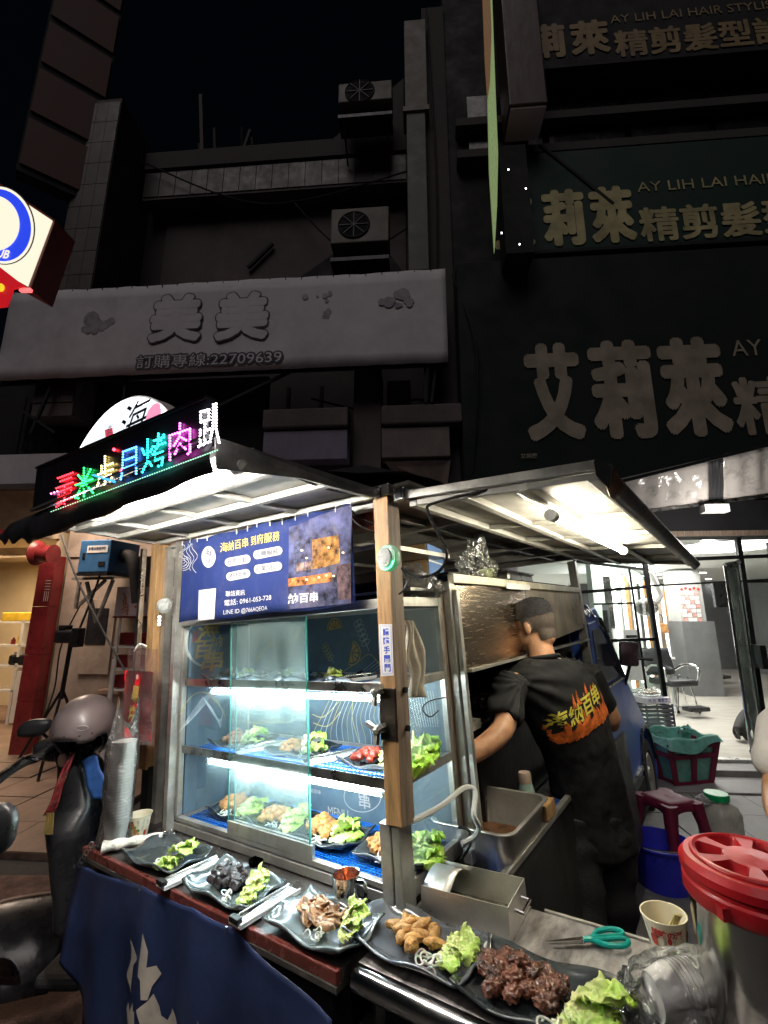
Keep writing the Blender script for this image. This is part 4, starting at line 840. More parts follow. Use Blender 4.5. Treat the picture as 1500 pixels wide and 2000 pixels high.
# round light sign: circle through three measured rim points
P3=[cl(165,862,1,-.45),cl(250,777,1,-.45),cl(335,812,1,-.45)]
ax_,ay_,bx2,by2,cx2,cy2=P3[0].x,P3[0].z,P3[1].x,P3[1].z,P3[2].x,P3[2].z
D_=2*(ax_*(by2-cy2)+bx2*(cy2-ay_)+cx2*(ay_-by2))
ux=((ax_**2+ay_**2)*(by2-cy2)+(bx2**2+by2**2)*(cy2-ay_)+(cx2**2+cy2**2)*(ay_-by2))/D_
uy=((ax_**2+ay_**2)*(cx2-bx2)+(bx2**2+by2**2)*(ax_-cx2)+(cx2**2+cy2**2)*(bx2-ax_))/D_
rr=math.hypot(ax_-ux,ay_-uy); print('round sign',ux,uy,rr)
RS=thing('round_sign','round white light sign with a brush character rising behind the LED board','sign',C,(ux,-.44,uy-rr))
Mr=T(ux,-.45,uy)@RX(90)
def seg_(rad_,b,d):
    # the part of the disc above the board's top rim
    z0=lambda a: 1.228+(a+.081)*(-.0955)-.02
    pts=[]
    for i in range(73):
        t=2*PI*i/72; a=ux+rad_*math.cos(t); z=uy+rad_*math.sin(t)
        if z>z0(a): pts.append((i,V((a,b,z))))
    ks=[i for i,_ in pts]; cut=max(range(len(ks)),key=lambda j:(ks[j]-ks[j-1])%72); P=[p for _,p in pts]; P=P[cut:]+P[:cut]
    if (P[0]-P[-1]).length<1e-6: P=P[:-1]
    return G().slab(P,(0,d,0))
seg_(rr,-.45,.05).make('housing',m_white,RS,C)
e_rs=mat('round_sign_face',(.8,.8,.8),.4,0,.05,5,0,em=(.86,.93,1),es=.42)
seg_(rr*.985,-.4515,-.004).make('face',emit('rim_glow',(1,1,1),1.0),RS,C); seg_(rr*.93,-.457,-.001).make('face_panel',e_rs,RS,C)
def poly_px(pts,b,m,par,name,k=None,th=.001):
    return G().slab([cl(x,y,1,b) for x,y in pts],(0,-th,0)).make(name,m,par,C)
p=cl(300,816,1,-.462); q=G(); q.add([V((p.x+.045*math.cos(t),-.4635,p.z+.045*math.sin(t))) for t in [2*PI*i/30 for i in range(30)]],[tuple(range(30))]); q.make('pink_sun',emit('pink_face',(1,.3,.5),.35),RS,C)
p=cl(260,822,1,-.466); m_inkb=mat('brush_ink',(.01,.012,.03),.9,0,.1,5,0,spec=0)
txt('海',C@T(p.x,-.4665,p.z)@RX(90)@RZ(-4),.20,.125,bold=.0,shear=.3).make('character',m_inkb,RS)
poly_px([(205,840),(220,835),(223,858),(208,863)],-.466,emit('seal_red',(.75,.02,.08),.25),RS,'seal')
p=cl(213,849,1,-.469); txt('串燒',C@T(p.x,-.4685,p.z)@RX(90)@RZ(90),.07,.035,bold=.0).make('seal_lettering',m_white,RS)
# ================================================================ lamps under the flaps
e_warm=emit('warm_tube',(1,.92,.72),34); e_cool=emit('cool_tube',(.93,1,1),15); e_warmw=emit('warm_white_tube',(1,.94,.86),92)
def tube_lamp(lab,a,b,r,m,grp='fluorescent tubes of the truck'):
    a=V(a); b=V(b); t=thing('tube_lamp',lab,'lamp',C,tuple((a+b)/2),grp); d=(b-a).normalized()
    G().tube([a,b],r,12).make('tube',m,t,C,smooth=True)
    for p,s in ((a,-1),(b,1)): G().tube([p+d*s*-.01,p+d*s*.025],r*1.4,12).make('end_cap',m_whitel,t,C)
    return t
t=tube_lamp('long glowing warm tube under the left roof flap beneath the LED board',cl(462,914,2,1.072),cl(240,987,2,1.075)+V((-.45,-.0,.03)),.011,e_warmw)  # left end drawn out, unseen, to throw more light on the left
t=tube_lamp('yellowish glowing tube under the right roof flap above the cook',cl(1080,1008,0,.46),cl(1218,1076,0,.49),.012,e_warm)
def cable(lab,pts,r=.004,m=m_bplas,n=10): 
    o=G().tube(bez(pts,n),r,6).make('cable',m,M=C,smooth=True); tag(o,lab,'cable'); return o
cable('black cable clipped under the left roof flap',[cl(463,907,1,-.4),cl(500,905,1,-.35),cl(560,925,1,-.3),cl(640,955,1,-.15),cl(720,970,1,-.05)])
cable('thick black cable looping down beside the near post from the right flap',[cl(1072,1000,1,.3),cl(1030,975,1,.15),cl(975,955,1,.02),cl(850,982,1,-.03),cl(836,1000,1,-.04),cl(855,1040,1,-.04),cl(873,1080,1,-.04),cl(858,1115,1,-.04),cl(820,1127,1,-.04),cl(785,1110,1,-.02)],.0042)
cable('black cable drooping left of the post behind the banner',[cl(735,1025,1,.02),cl(700,1010,1,.0),cl(676,985,1,-.03),cl(680,1002,1,-.04),cl(700,1025,1,-.03),cl(735,1042,1,0)],.003)
cable('small black cable loop below the green lamp',[cl(785,1110,1,-.03),cl(796,1130,1,-.03),cl(790,1150,1,-.03),cl(780,1160,1,-.02)],.003)
cable('white power cable bending out of the case side',[cl(805,1604,0,.04),cl(860,1575,0,.05),cl(905,1540,0,.06),cl(928,1545,0,.08),cl(925,1590,0,.1),cl(935,1615,0,.1),cl(925,1635,0,.08),cl(902,1648,0,.06)],.0075,m_whitel)
cable('thin black cable loop on the case side glass',[cl(870,1362,0,.012),cl(838,1370,0,.02),cl(825,1385,0,.02),cl(840,1400,0,.02),cl(856,1388,0,.02)],.002)
cable('thin black cable at the foot of the rear case post',[cl(895,1615,0,.04),cl(915,1622,0,.07),cl(918,1650,0,.06),cl(900,1680,0,.04)],.004)
pg=G().box(.02,.05,.3,.33,-.01,.03).make('plug',m_whitel,M=C,bevel=.004); tag(pg,'white and black plug lying at the foot of the rear case post','plug')
# green round lamp on the post
p=cl(755,1089,1,-.06); GL=thing('round_lamp','round clear domed lamp glowing green on the wooden post','lamp',C,tuple(p))
Mg=T(p.x,-.042,p.z)@RX(90)@RY(-8); gr=.037
m_gl=mat('green_lens',(.5,.68,.58),.12,0,.2,30,.5,60,em=(.05,.8,.3),es=.05,alpha=.85)
G().lathe([(gr,0),(gr*1.02,.008),(gr*.95,.018),(gr*.8,.022)],36,Mg,True,True).make('lens_ring',m_gl,GL,C,smooth=True)
G().lathe([(gr*.72,.022),(gr*.7,.027),(gr*.4,.03)],30,Mg,True,True).make('face',mat('lamp_face',(.5,.52,.5),.35,0,.2,60,.6,300),GL,C,smooth=True)
q=G()
for k in range(9):
    t_=-PI*.15-k*.2; q.ball(Mg@V((gr*.88*math.cos(t_),gr*.88*math.sin(t_),.021)),.0022,1)
q.make('led',emit('green_led',(.05,1,.3),5),GL,C,kind='stuff')
p=cl(318,1183,1,-.07)
GL2=thing('round_lamp','unlit round lamp on the thin pole left of the wooden post','lamp',C,tuple(p)); G().lathe([(.03,0),(.031,.01),(.02,.02)],28,T(p.x,-.06,p.z)@RX(90)@RY(40)).make('face',mat('clear_grey_plastic',(.35,.37,.35),.2,0,.3,60,.5,200,alpha=.85),GL2,C,smooth=True)
for k in range(3): G().ball((p.x-.012,-.075,p.z-.045-.014*k),.006,2).make('bulb',emit('white_bulb',(1,1,1),2.5),GL2,C,smooth=True)
# sticker on the post
sk=thing('sticker','white sticker with blue upright characters on the wooden post','sticker',C,(.02,-.037,.5))
def pf(px,py,b=-.0365): return cl(px,py,1,b)
G().slab([pf(740,1219,-.036),pf(766,1219,-.036),pf(769,1319,-.036),pf(744,1321,-.036)],(0,-.0008,0)).make('panel',m_white,sk,C)
G().slab([pf(742,1222,-.037),pf(764,1222,-.037),pf(767,1316,-.037),pf(746,1318,-.037)],(0,-.0003,0)).make('border',mat('pale_blue_line',(.45,.5,.7),.5,0,.05,5,0),sk,C)
G().slab([pf(743.5,1223.5,-.0374),pf(762.5,1223.5,-.0374),pf(765.5,1314.5,-.0374),pf(747.5,1316.5,-.0374)],(0,-.0003,0)).make('face',m_white,sk,C)
for k,ch in enumerate('請隨手關門'):
    p=pf(753.6+k*.85,1234+k*17.6,-.0382); txt(ch,C@T(*p)@RX(90),.0205,.0195,bold=.03).make('character',mat('print_blue',(.02,.06,.5),.5,0,.05,5,0),sk)
# ================================================================ navy service banner
NB=thing('service_banner','navy banner with yellow heading and white pills hung above the glass case','banner',C,(-.53,-.03,.76))
def nf(u,v):
    a=-1.0+.93*u; lo=.758+.004*math.sin(u*14); hi=1.086-.026*u-.012*math.sin(PI*u)*0+.004*math.sin(u*26)
    return (a,-.035+.004*math.sin(u*17+v*2)+.003*math.sin(u*43)*v,lo+(hi-lo)*v)
def npt(px,py,d=.0015):
    p=cl(px,py,1,-.035); u=(p.x+1.0)/.93; v=(p.z-.758)/.32; q=nf(u,min(max(v,0),1)); return V((p.x,q[1]-.004-d,p.z))
G().grid(nf,60,10).make('cloth',mat('navy_banner',(.014,.026,.11),.7,0,.15,4,.1,14,spec=.12,dirt=.25,dcol=(.09,.09,.13),ds=9),NB,C,smooth=True,solid=.002)
m_byel=mat('banner_yellow',(.55,.45,.11),.8,0,.04,9,0,spec=.1); m_bwh=mat('banner_white',(.45,.45,.46),.8,0,.04,9,0,spec=.1)
def ntxt(body,x0,x1,yc0,yc1,h,m,bold=.01,d=.002,nm='lettering'):
    g=text_geo(body,1,bold); xs=[p.x for p in g.v]; ys=[p.y for p in g.v]; a,b=min(xs),max(xs); c,d_=min(ys),max(ys)
    out=[]
    for p in g.v:
        u=(p.x-a)/(b-a); v=(p.y-(c+d_)/2)/(d_-c); px=x0+(x1-x0)*u; py=yc0+(yc1-yc0)*u - v*h; out.append(npt(px,py,d))
    g.v=out; return g.make(nm,m,NB,C)
ntxt('海納百串 到府服務',432,548,1070,1046,19,m_byel,.0)
def pill(x0,x1,y0,y1,h):
    pts=[]
    for i in range(24):
        t=PI/2+PI*i/11 if i<12 else -PI/2+PI*(i-12)/11
        cx_=x0+h/2 if i<12 else x1-h/2; yc=y0 if i<12 else y1
        pts.append(npt(cx_+h/2*math.cos(t),yc-h/2*math.sin(t),.0015))
    g=G(); g.add(pts,[tuple(range(24))]); g.make('pill',m_bwh,NB,C)
for b,x0,x1,y0,y1 in (('餐會活動',440,491,1098,1092),('包攤服務',498,554,1084,1076),('烤材供應',443,490,1126,1120),('創業培訓',499,554,1112,1106)):
    pill(x0,x1,y0,y1,17); ntxt(b,x0+6,x1-6,y0-.8,y1+.8,11,m_inkb,.0,.0055)
ntxt('聯絡資訊',443,479,1160,1157,11,m_bwh,.01); ntxt('電話: 0961-053-728',441,534,1178,1166,12,m_bwh,.008); ntxt('LINE ID @766AQEOA',440,526,1197,1188,11,m_bwh,.0)
ntxt('納百串',566,622,1170,1165,20,m_bwh,.03)
g=G(); g.add([npt(411+14*math.cos(t),1088-21*math.sin(t),.0016) for t in [2*PI*i/28 for i in range(28)]],[tuple(range(28))]); g.make('logo_disc',m_bwh,NB,C)
ntxt('海',404,419,1081,1079,15,m_inkb,.0,.0055,'logo'); ntxt('百串',404,418,1098,1096,9,m_inkb,.0,.0055,'logo')
g=G(); g.add([npt(*p,.0016) for p in ((391,1153),(426,1149),(423,1209),(388,1212))],[(0,1,2,3)]); g.make('white_card',m_bwh,NB,C)
for k in range(5):
    g=G(); g.ribbon([npt(357+14*math.sin(t*2.2+k)+k*5,1068+k*3+t*14,.0016) if False else npt(356+k*7+6*math.sin(t*3+k),1062+(t*13)+k*1.5*t,.0016) for t in [i/10*3 for i in range(11)]],.0025); g.make('wave_line',m_bwh,NB,C)
for k in range(3):
    g=G(); g.ribbon([npt(357+(8+5*k)*math.sin(t),1100+(6+4*k)*math.cos(t),.0016) for t in [i*.25 for i in range(13)]],.0022); g.make('wave_line',m_bwh,NB,C)
# printed photo area: generic dusk street with a lit orange table
def npanel(pts,m,nm,d=.0015,n=8):
    g=G()
    P=[V((x,y,0)) for x,y in pts]
    g.grid(lambda u,v:(lambda p:npt(p.x,p.y,d))(P[0].lerp(P[1],u).lerp(P[3].lerp(P[2],u),v)),n,n); return g.make(nm,m,NB,C,smooth=True)
npanel([(566,1030),(690,985),(690,1178),(566,1190)],mat('photo_dusk',(.06,.065,.13),.8,0,.7,14,0,dirt=.6,dcol=(.15,.13,.15),ds=12,spec=.1),'photo_print',.0012)
for pts,c_ in ([((612,1055),(665,1045),(668,1100),(612,1112)),(.4,.2,.06)],[((628,1078),(668,1072),(668,1098),(628,1102)),(.8,.45,.08)],[((566,1130),(650,1118),(652,1136),(566,1146)),(.62,.22,.07)],[((575,1060),(608,1050),(608,1118),(575,1122)),(.1,.11,.2)],[((660,1105),(690,1100),(690,1170),(664,1172)),(.14,.09,.1)],[((580,1100),(640,1092),(640,1108),(580,1116)),(.3,.2,.17)]):
    npanel(pts,mat('photo_%d'%round(c_[0]*100),tuple(x*.6 for x in c_),.8,0,.7,40,0,spec=.1,dirt=.5,dcol=(.1,.07,.08),ds=30),'photo_print',.002+.0004*R.random(),4)
for px,py in ((590,1075),(600,1090),(645,1070),(655,1125),(600,1132),(625,1128),(640,1124),(675,1080)):
    g=G(); g.add([npt(px+3*math.cos(t),py+2*math.sin(t),.0031) for t in [2*PI*i/10 for i in range(10)]],[tuple(range(10))]); g.make('photo_highlight',mat('photo_light',(.8,.62,.3),.5,0,.3,9,0),NB,C)
for u in [i/15 for i in range(16)]:
    p=nf(u,.985); 
    if R.random()<.7: G().tube([(p[0],p[1]-.005,p[2]-.008),(p[0]+.002,p[1]-.006,p[2]+.012)],.0018,5).make('cable_tie',m_whitel,NB,C)
# stuff kept on the shelf behind the banner and on top of the case
cb_('rack_shelf',m_alu,-.3,-.03,.06,.5,.93,.945); cb_('rack_shelf',m_alu,-1.1,-.03,.2,.5,.80,.81)
p=cl(712,1003,1,.08); o=G().slab([(p.x-.06,.08,p.z-.045),(p.x+.06,.08,p.z-.045),(p.x+.055,.08,p.z+.045),(p.x-.06,.08,p.z+.05)],(0,.1,0)).make('snack_packet',mat('packet_print',(.5,.13,.06),.35,0,.8,14,.3,30,dirt=.6,dcol=(.7,.65,.5),ds=12),M=C,bevel=.01); tag(o,'red and white food packet on the rack left of the post','packet')
bxw=thing('carton','blue and brown cardboard carton on top of the glass case','box',C,(-.0,.5,.78))
e1=cl(826,1055,1,.40); M=C@T(e1.x,.42,.79)@RZ(12)
G().box(-.13,0,0,.2,0,.2).make('box',mat('cardboard',(.42,.27,.13),.7,0,.15,9,.1,60),bxw,M,bevel=.003); G().box(.0005,.004,0.002,.198,.002,.198).make('blue_side',mat('carton_blue',(.1,.19,.42),.6,0,.15,9,.05),bxw,M)
for z in (.13,.065): G().box(.0045,.006,.0,.198,z,z+.006).make('tape',m_whitel,bxw,M)
# clear bags
m_bag=film('bag_film',(.97,.98,.97),.5,.035,(.85,.87,.85),.08,.7,26); m_bagw=film('milky_bag',(.97,.95,.93),.3,.08,(.97,.95,.93),.15,.8,22)
def crumple(lab,pts_c,r,M,sd,m=m_bag,peaks=5,nm='plastic_bag',cat='bag',ns=3.2,amp=.42):
    g=G(); g.ball((0,0,0),r,4,nz=amp,ns=ns,seed=sd); rz=V(r).z if not isinstance(r,(int,float)) else r
    for p in g.v:
        a=math.atan2(p.y,p.x); 
        if p.z>0: p.z*=1+.5*max(0,math.sin(a*peaks/2+sd))
        n=noise.noise(p*34+V((sd,0,0))); p+=p.normalized()*n*.012
        if p.z<-rz*.55: p.z=-rz*.55
    g.v=[V(pts_c)+p+V((0,0,rz*.55)) for p in g.v]
    o=g.make(nm,m,M=M,smooth=True,ang=28); tag(o,lab,cat); return o
p=cl(825,1130,1,.3); crumple('clear crumpled bag on the glass case in front of the carton',(p.x-.01,.3,.775),(.075,.07,.05),C,3,m_bag)
p=cl(810,1115,1,.33); crumple('smaller clear bag resting against the carton',(p.x,.32,.81),(.05,.04,.05),C,8,m_bag)
p=cl(935,1120,0,-.02); crumple('large knotted clear bag on the cream rail above the shield',(-.03,p.y,.855),(.06,.12,.085),C,5,m_bag,7)
g=G(); 
for k in range(9): g.ball((-.02+R.uniform(-.02,.02),p.y+.07+R.uniform(-.03,.03),.875+R.uniform(0,.02)),.018,2,nz=.4,seed=k)
o=g.make('vegetable_pieces',mat('pale_vegetable',(.5,.55,.25),.5,0,.3,20,.2,50),M=C,smooth=True,kind='stuff'); tag(o,'pale green vegetable pieces inside the knotted bag','vegetable')
p=cl(1008,1132,0,-.02); tp_=thing('tray_box','covered stainless tray on the rail right of the knotted bag','tray',C,(-.05,p.y,.86))
G().box(-.12,.0,p.y-.14,p.y+.2,.86,.9).make('pan',m_steel,tp_,C,bevel=.01); G().box(-.125,.005,p.y-.15,p.y+.21,.9,.912).make('lid',m_steelb,tp_,C,bevel=.005)
o=G().box(-.12,.02,p.y-.02,p.y+.42,.845,.86).make('cutting_board',m_maroon,M=C,bevel=.003); tag(o,'thin maroon board under the covered tray','board')
# ================================================================ counter
m_redtop=mat('red_brown_vinyl',(.15,.04,.032),.3,0,.2,9,.15,50,dirt=.35,dcol=(.1,.05,.04),ds=14)
m_ctop=mat('dark_worktop',(.055,.052,.05),.33,.2,.3,7,.15,50,dirt=.5,dcol=(.13,.12,.1),ds=9)
CT=thing('counter','long serving counter with red brown edge in front of the glass case','counter',C,(-.6,-.15,-.9))
def ct(name,m,x0,x1,y0,y1,z0,z1,par=CT,**k): return G().box(x0,x1,y0,y1,z0,z1).make(name,m,par,C,**k)
ct('worktop',m_ctop,-1.19,-.005,-.222,.36,-.03,-.004); ct('front_edge',m_redtop,-1.19,-.005,-.238,-.222,-.028,-.001,bevel=.003); ct('left_edge',m_redtop,-1.215,-1.19,-.238,.0,-.028,-.002,bevel=.003)
ct('apron',m_black,-1.18,-.02,-.2,-.18,-.16,-.03); ct('edge_lip',mat('worn_lip',(.12,.11,.1),.4,.5,.3,14,.2,60,dirt=.5,dcol=(.3,.25,.2),ds=20),-1.19,-.005,-.24,-.2,-.04,-.028)
for a,b in ((-.03,-.2),(-1.16,-.2),(-1.16,.3)): ct('leg',m_blk,a-.012,a+.012,b-.012,b+.012,-.9,-.03)
ct('frame_bar',m_blk,-1.16,-.03,-.2,-.18,-.55,-.53)
# navy cloth with brush-stroke emblem
tp=[(152,1688),(280,1731),(380,1773),(450,1812),(560,1910),(648,1995)]; bt=[(131,1872),(158,1925),(190,2005),(290,2110),(430,2240),(560,2350)]
def cfold(a,c): return -.246-.012*math.sin(a*23+c*3)*min(1,-c*3+.1)-.008*noise.noise(V((a*6,c*6,0)))-.05*max(0,-c-.02)
def cgrid(u,v):
    i=min(int(u*5),4); t=u*5-i; a=V((*tp[i],0)).lerp(V((*tp[i+1],0)),t); b=V((*bt[i],0)).lerp(V((*bt[i+1],0)),t); p=a.lerp(b,v)
    q=cl(p.x,p.y,1,-.246); sag=-.012*abs(math.sin(u*5*PI))*(1-v) if u<.6 else 0
    return V((q.x,cfold(q.x,q.z),q.z+sag*.5))
NC=thing('counter_cloth','navy tarp hanging from the counter front with pale brush marks','cloth',C,(-.6,-.25,-.4))
G().grid(cgrid,60,30).make('cloth',m_navy,NC,C,smooth=True,solid=.0025)
m_em=mat('emblem_cream',(.5,.45,.38),.5,0,.25,9,.1,30)
def emb(pts):
    P=[]
    n=len(pts)
    for i in range(n):
        a=V((*pts[i],0)); b=V((*pts[(i+1)%n],0)); 
        for k in range(3): P.append(a.lerp(b,k/3))
    bm=bmesh.new(); vs=[]
    for p in P:
        q=cl(60+p.x/4.41,1750+p.y/4.41,1,-.25); vs.append(bm.verts.new((q.x,0,q.z)))
    f=bm.faces.new(vs); bmesh.ops.triangulate(bm,faces=[f]); bmesh.ops.subdivide_edges(bm,edges=bm.edges[:],cuts=2,use_grid_fill=True)
    g=G(); bm.verts.index_update(); g.add([V((v.co.x,cfold(v.co.x,v.co.z)-.0035,v.co.z)) for v in bm.verts],[tuple(x.index for x in f.verts) for f in bm.faces]); bm.free()
    g.make('brush_mark',m_em,NC,C,smooth=True)
emb([(868,355),(905,410),(955,495),(955,525),(905,600),(885,690),(915,805),(860,730),(830,690),(835,650),(880,560),(890,470)])
emb([(995,305),(1045,460),(1035,590),(1105,585),(1140,660),(1085,750),(1060,860),(1015,850),(1000,690),(975,655),(980,580),(995,440)])
emb([(985,930),(1060,870),(1095,815),(1130,930),(1150,1060),(1205,1070),(1220,965),(1250,1040),(1290,1180),(1050,1180),(1020,1040)])
emb([(850,950),(875,890),(915,960),(945,870),(955,945),(970,940),(985,1180),(920,1150),(880,1040)])
emb([(1490,1030),(1510,1090),(1515,1160),(1475,1160)])
for px,py in ((152,1690),(280,1730),(450,1810)): 
    p=cl(px,py,1,-.25); G().tube([(p.x,-.262,p.z-.008),(p.x,-.262,p.z+.006)],.003,6).make('clip',m_steel,NC,C)
ch=thing('chain','short steel chain looped over the left counter corner','chain',C,(-1.2,-.25,-.05))
for k in range(6):
    t=k/5; c_=cl(178-23*t,1650+38*t,1,-.25); 
    G().tube([c_+V((.006*math.cos(x)*(1 if k%2 else .3),.006*math.cos(x)*(.3 if k%2 else 1),.009*math.sin(x))) for x in [2*PI*i/10 for i in range(10)]],.0018,5,closed=True).make('link',m_steel,ch,C)
# steel side table with rolled edge
TB=thing('steel_table','grey steel worktop with a rolled bright front edge','table',C,(.6,0,-.9))
m_ttop=mat('scratched_steel_top',(.36,.34,.325),.38,.4,.45,26,.35,70,dirt=.7,dcol=(.12,.10,.095),ds=22,stretch=(1,.35,1))
def tbt(name,m,x0,x1,y0,y1,z0,z1,**k): return G().box(x0,x1,y0,y1,z0,z1).make(name,m,TB,C,**k)
tbt('top',m_ttop,.012,1.3,-.19,.172,-.022,-.003,bevel=.004)
G().tube([(.012,-.19,-.03),(1.3,-.19,-.03)],.026,20).make('rolled_edge',m_steelb,TB,C,smooth=True)
tbt('back_lip',m_alu,.3,1.3,.172,.18,-.02,.0); tbt('lower_panel',m_blk,.03,1.3,-.17,-.15,-.5,-.05); tbt('lower_rail',m_steel,.02,1.3,-.2,-.17,-.12,-.1)
for a in (.04,1.25): 
    for b in (-.17,.15): tbt('leg',m_steel,a,a+.025,b,b+.025,-.93,-.02)
# ================================================================ glass display case
DC=thing('glass_case','lit glass display case with sliding doors and two shelves of plated food','display case',C,(-.52,.17,0))
def dc(name,m,x0,x1,y0,y1,z0,z1,par=DC,**k): return G().box(x0,x1,y0,y1,z0,z1).make(name,m,par,C,**k)
m_cgl=film('case_glass',(.92,.97,.97),.15,.19,(.6,.72,.71),.03,0,30,True)
m_dgl=film('door_glass',(.88,.96,.95),.2,.22,(.52,.72,.70),.03,0,30,True)
m_gedge=mat('green_glass_edge',(.08,.32,.28),.15,0,.2,20,0,em=(.1,.5,.42),es=.0)
dc('bottom_rail',m_alu,-1.04,-.036,0,.025,0,.026,bevel=.002); dc('bottom_rail',m_alu,-1.04,-.036,.004,.025,.03,.045,bevel=.002); dc('end_rail',m_alu,-.02,.0,.03,.34,0,.042,bevel=.002); dc('end_rail',m_alu,-1.04,-1.02,.03,.34,0,.042)
dc('top_rail',m_alu,-1.04,.0,0,.02,.742,.77,bevel=.002); dc('top_rail',m_alu,-1.04,.0,.325,.345,.74,.775); dc('side_top_rail',m_alu,-.02,.0,.022,.323,.745,.775,bevel=.002); dc('side_top_rail',m_alu,-1.04,-1.02,.022,.323,.745,.77)
dc('roof_panel',m_alu,-1.02,-.02,.02,.325,.765,.772)
for a in (-1.04,): dc('corner_post',m_alu,a,a+.022,.0,.022,.046,.74,bevel=.002)
dc('corner_post',m_alu,-1.04,-1.018,.322,.345,.042,.74); dc('corner_post',m_alu,-.02,.0,.322,.342,.042,.745,bevel=.002)
dc('floor',mat('case_floor',(.1,.12,.14),.4,.2,.2,9,.1),-1.02,-.02,.025,.325,.008,.014)
bk=dc('back_panel',m_blueglow,-1.02,-.02,.33,.336,.02,.745); dc('end_panel',m_blueglow,-1.024,-1.018,.025,.32,.045,.742)
for z,nm in ((.262,0),(.508,1)):
    dc('shelf_front',m_steel,-1.02,-.022,.012,.017,z,z+.028,bevel=.001); [dc('shelf_bar',m_alu,-1.018,-.022,b_,b_+.008,z,z+.004) for b_ in (.06,.11,.16,.21,.26,.3)]; dc('shelf_end',m_alu,-.019,-.001,.02,.325,z,z+.026,bevel=.001)
    dc('shelf_back',m_alu,-1.018,-.022,.318,.322,z,z+.02)
# glass panes
G().quad((-.004,.03,.045),(-.004,.32,.045),(-.004,.32,.74),(-.004,.03,.74)).make('side_glass',m_cgl,DC,C)
for (a0,a1,b) in ((-.715,-.325,.008),(-.70,-.335,.022)):
    d=G().quad((a0,b,.05),(a1,b,.05),(a1,b,.74),(a0,b,.74)).make('sliding_door',m_dgl if b<.01 else m_cgl,DC,C)
    for a in (a0,a1): dc('glass_edge',m_gedge,a-.0015,a+.0015,b-.002,b+.002,.05,.74,d)
    dc('door_rail',m_alu,a0,a1+.012,b-.005,b+.005,.046,.082,d,bevel=.001)
# wide open pane left
G().quad((-1.01,.03,.05),(-.73,.03,.05),(-.73,.03,.74),(-1.01,.03,.74)).make('fixed_glass',film('thin_case_glass',(.93,.98,.97),.1,.06,(.5,.7,.7),.03,0,30,True),DC,C)
# tubes under the shelves and at the bottom
def ctube(lab,a0,a1,b,c,es,r=.0085):
    t=thing('tube_lamp',lab,'lamp',C,((a0+a1)/2,b,c),'white tubes inside the glass case')
    G().tube([(a0,b,c),(a1,b,c)],r,12).make('tube',emit('case_tube_%d'%es,(.88,1,1),es),t,C,smooth=True)
    for a in (a0,a1): G().tube([(a-.012,b,c),(a+.012,b,c)],r*1.25,12).make('end_cap',m_whitel,t,C)
    for a in (a0+.05,(a0+a1)/2,a1-.05): G().box(a-.006,a+.006,b-.006,b+.006,c+r,c+r+.012).make('clip',m_whitel,t,C)
ctube('bright white tube under the upper shelf of the case',-.89,-.035,.05,.487,36)
ctube('white tube under the lower shelf of the case',-.89,-.06,.045,.240,32)
# printing on the back panel: gold emblem, citrus, skewers, leaves
m_gold=mat('print_gold',(.62,.40,.1),.5,0,.15,9,0); m_pale=mat('print_pale',(.5,.55,.52),.5,0,.2,9,0); m_line=mat('print_line_gold',(.5,.43,.18),.5,0,.2,9,0); m_linew=mat('print_line_white',(.55,.62,.66),.5,0,.2,9,0)
BP=.3285
def bp(px,py,d=0):
    p=cl(px,py,1,BP-d)
    return cl(px,py,0,-1.0175+d) if p.x<-1.0175 else p
def bnrm(p): return (1,0,0) if p.x<-1.01 else (0,-1,0)
def BM(p): return C@T(*p)@(RZ(90)@RX(90) if p.x<-1.01 else RX(90))
def line(pts,w,m,nm='print_line',n=8):
    P=bez([bp(x,y) for x,y in pts],n); G().ribbon(P,w,bnrm(P[0])).make(nm,m,bk,C)
g=G(); c0_=bp(405,1255)
for i in range(40):
    t=-PI*1.25+i/39*PI*1.6; 
pts=[bp(405+42*math.cos(t),1255+47*math.sin(t)) for t in [.35*PI+i/30*1.15*PI for i in range(31)]]
G().ribbon(pts,[.002+.010*math.sin(i/30*PI) for i in range(31)],(1,0,0)).make('emblem_ring',m_pale,bk,C)
for chh,px,py,s in (('海',408,1232,.085),('納',423,1252,.05),('百',400,1268,.075),('串',415,1290,.085)):
    p=bp(px,py,.0006); txt(chh,BM(p)@RZ(-2),s*1.25,s,bold=.02,shear=.1).make('emblem_character',m_gold,bk)
p=bp(382,1243,.0006); txt('串燒',BM(p)@RZ(-85),.045,.03,bold=.01).make('emblem_character',MT['red_print'],bk)
def citrus(px,py,r,rot):
    p=bp(px,py); g=G(); n=14
    def P(rad_,t): return V((p.x+rad_*math.cos(t+rot),BP-.0004,p.z+rad_*math.sin(t+rot)))
    g.ribbon([P(r,t*PI/n) for t in range(n+1)],.004); g.ribbon([P(-r,0),P(r,0)],.004)
    for k in range(5):
        a0,a1=k*PI/5+.08,(k+1)*PI/5-.08; g.add([P(r*.12,(a0+a1)/2),P(r*.8,a0),P(r*.83,(a0+a1)/2),P(r*.8,a1)],[(0,1,2,3)])
    g.make('citrus_print',m_gold,bk,C)
citrus(654,1228,.04,.1); citrus(686,1275,.045,-1.9); citrus(546,1345,.02,0)
def skewer(x0,y0,x1,y1,w,m):
    a=bp(x0,y0); b=bp(x1,y1); g=G(); d=b-a; nrm=V((-d.z,0,d.x)).normalized()
    g.ribbon([a,a+d*1.25],.0025)
    for k in range(5):
        c=a+d*(k+.5)/5; g.ribbon([c+d*(.09*math.cos(t))+nrm*(w*math.sin(t)) for t in [2*PI*i/12 for i in range(13)]],.0022)
    g.make('skewer_print',m,bk,C)
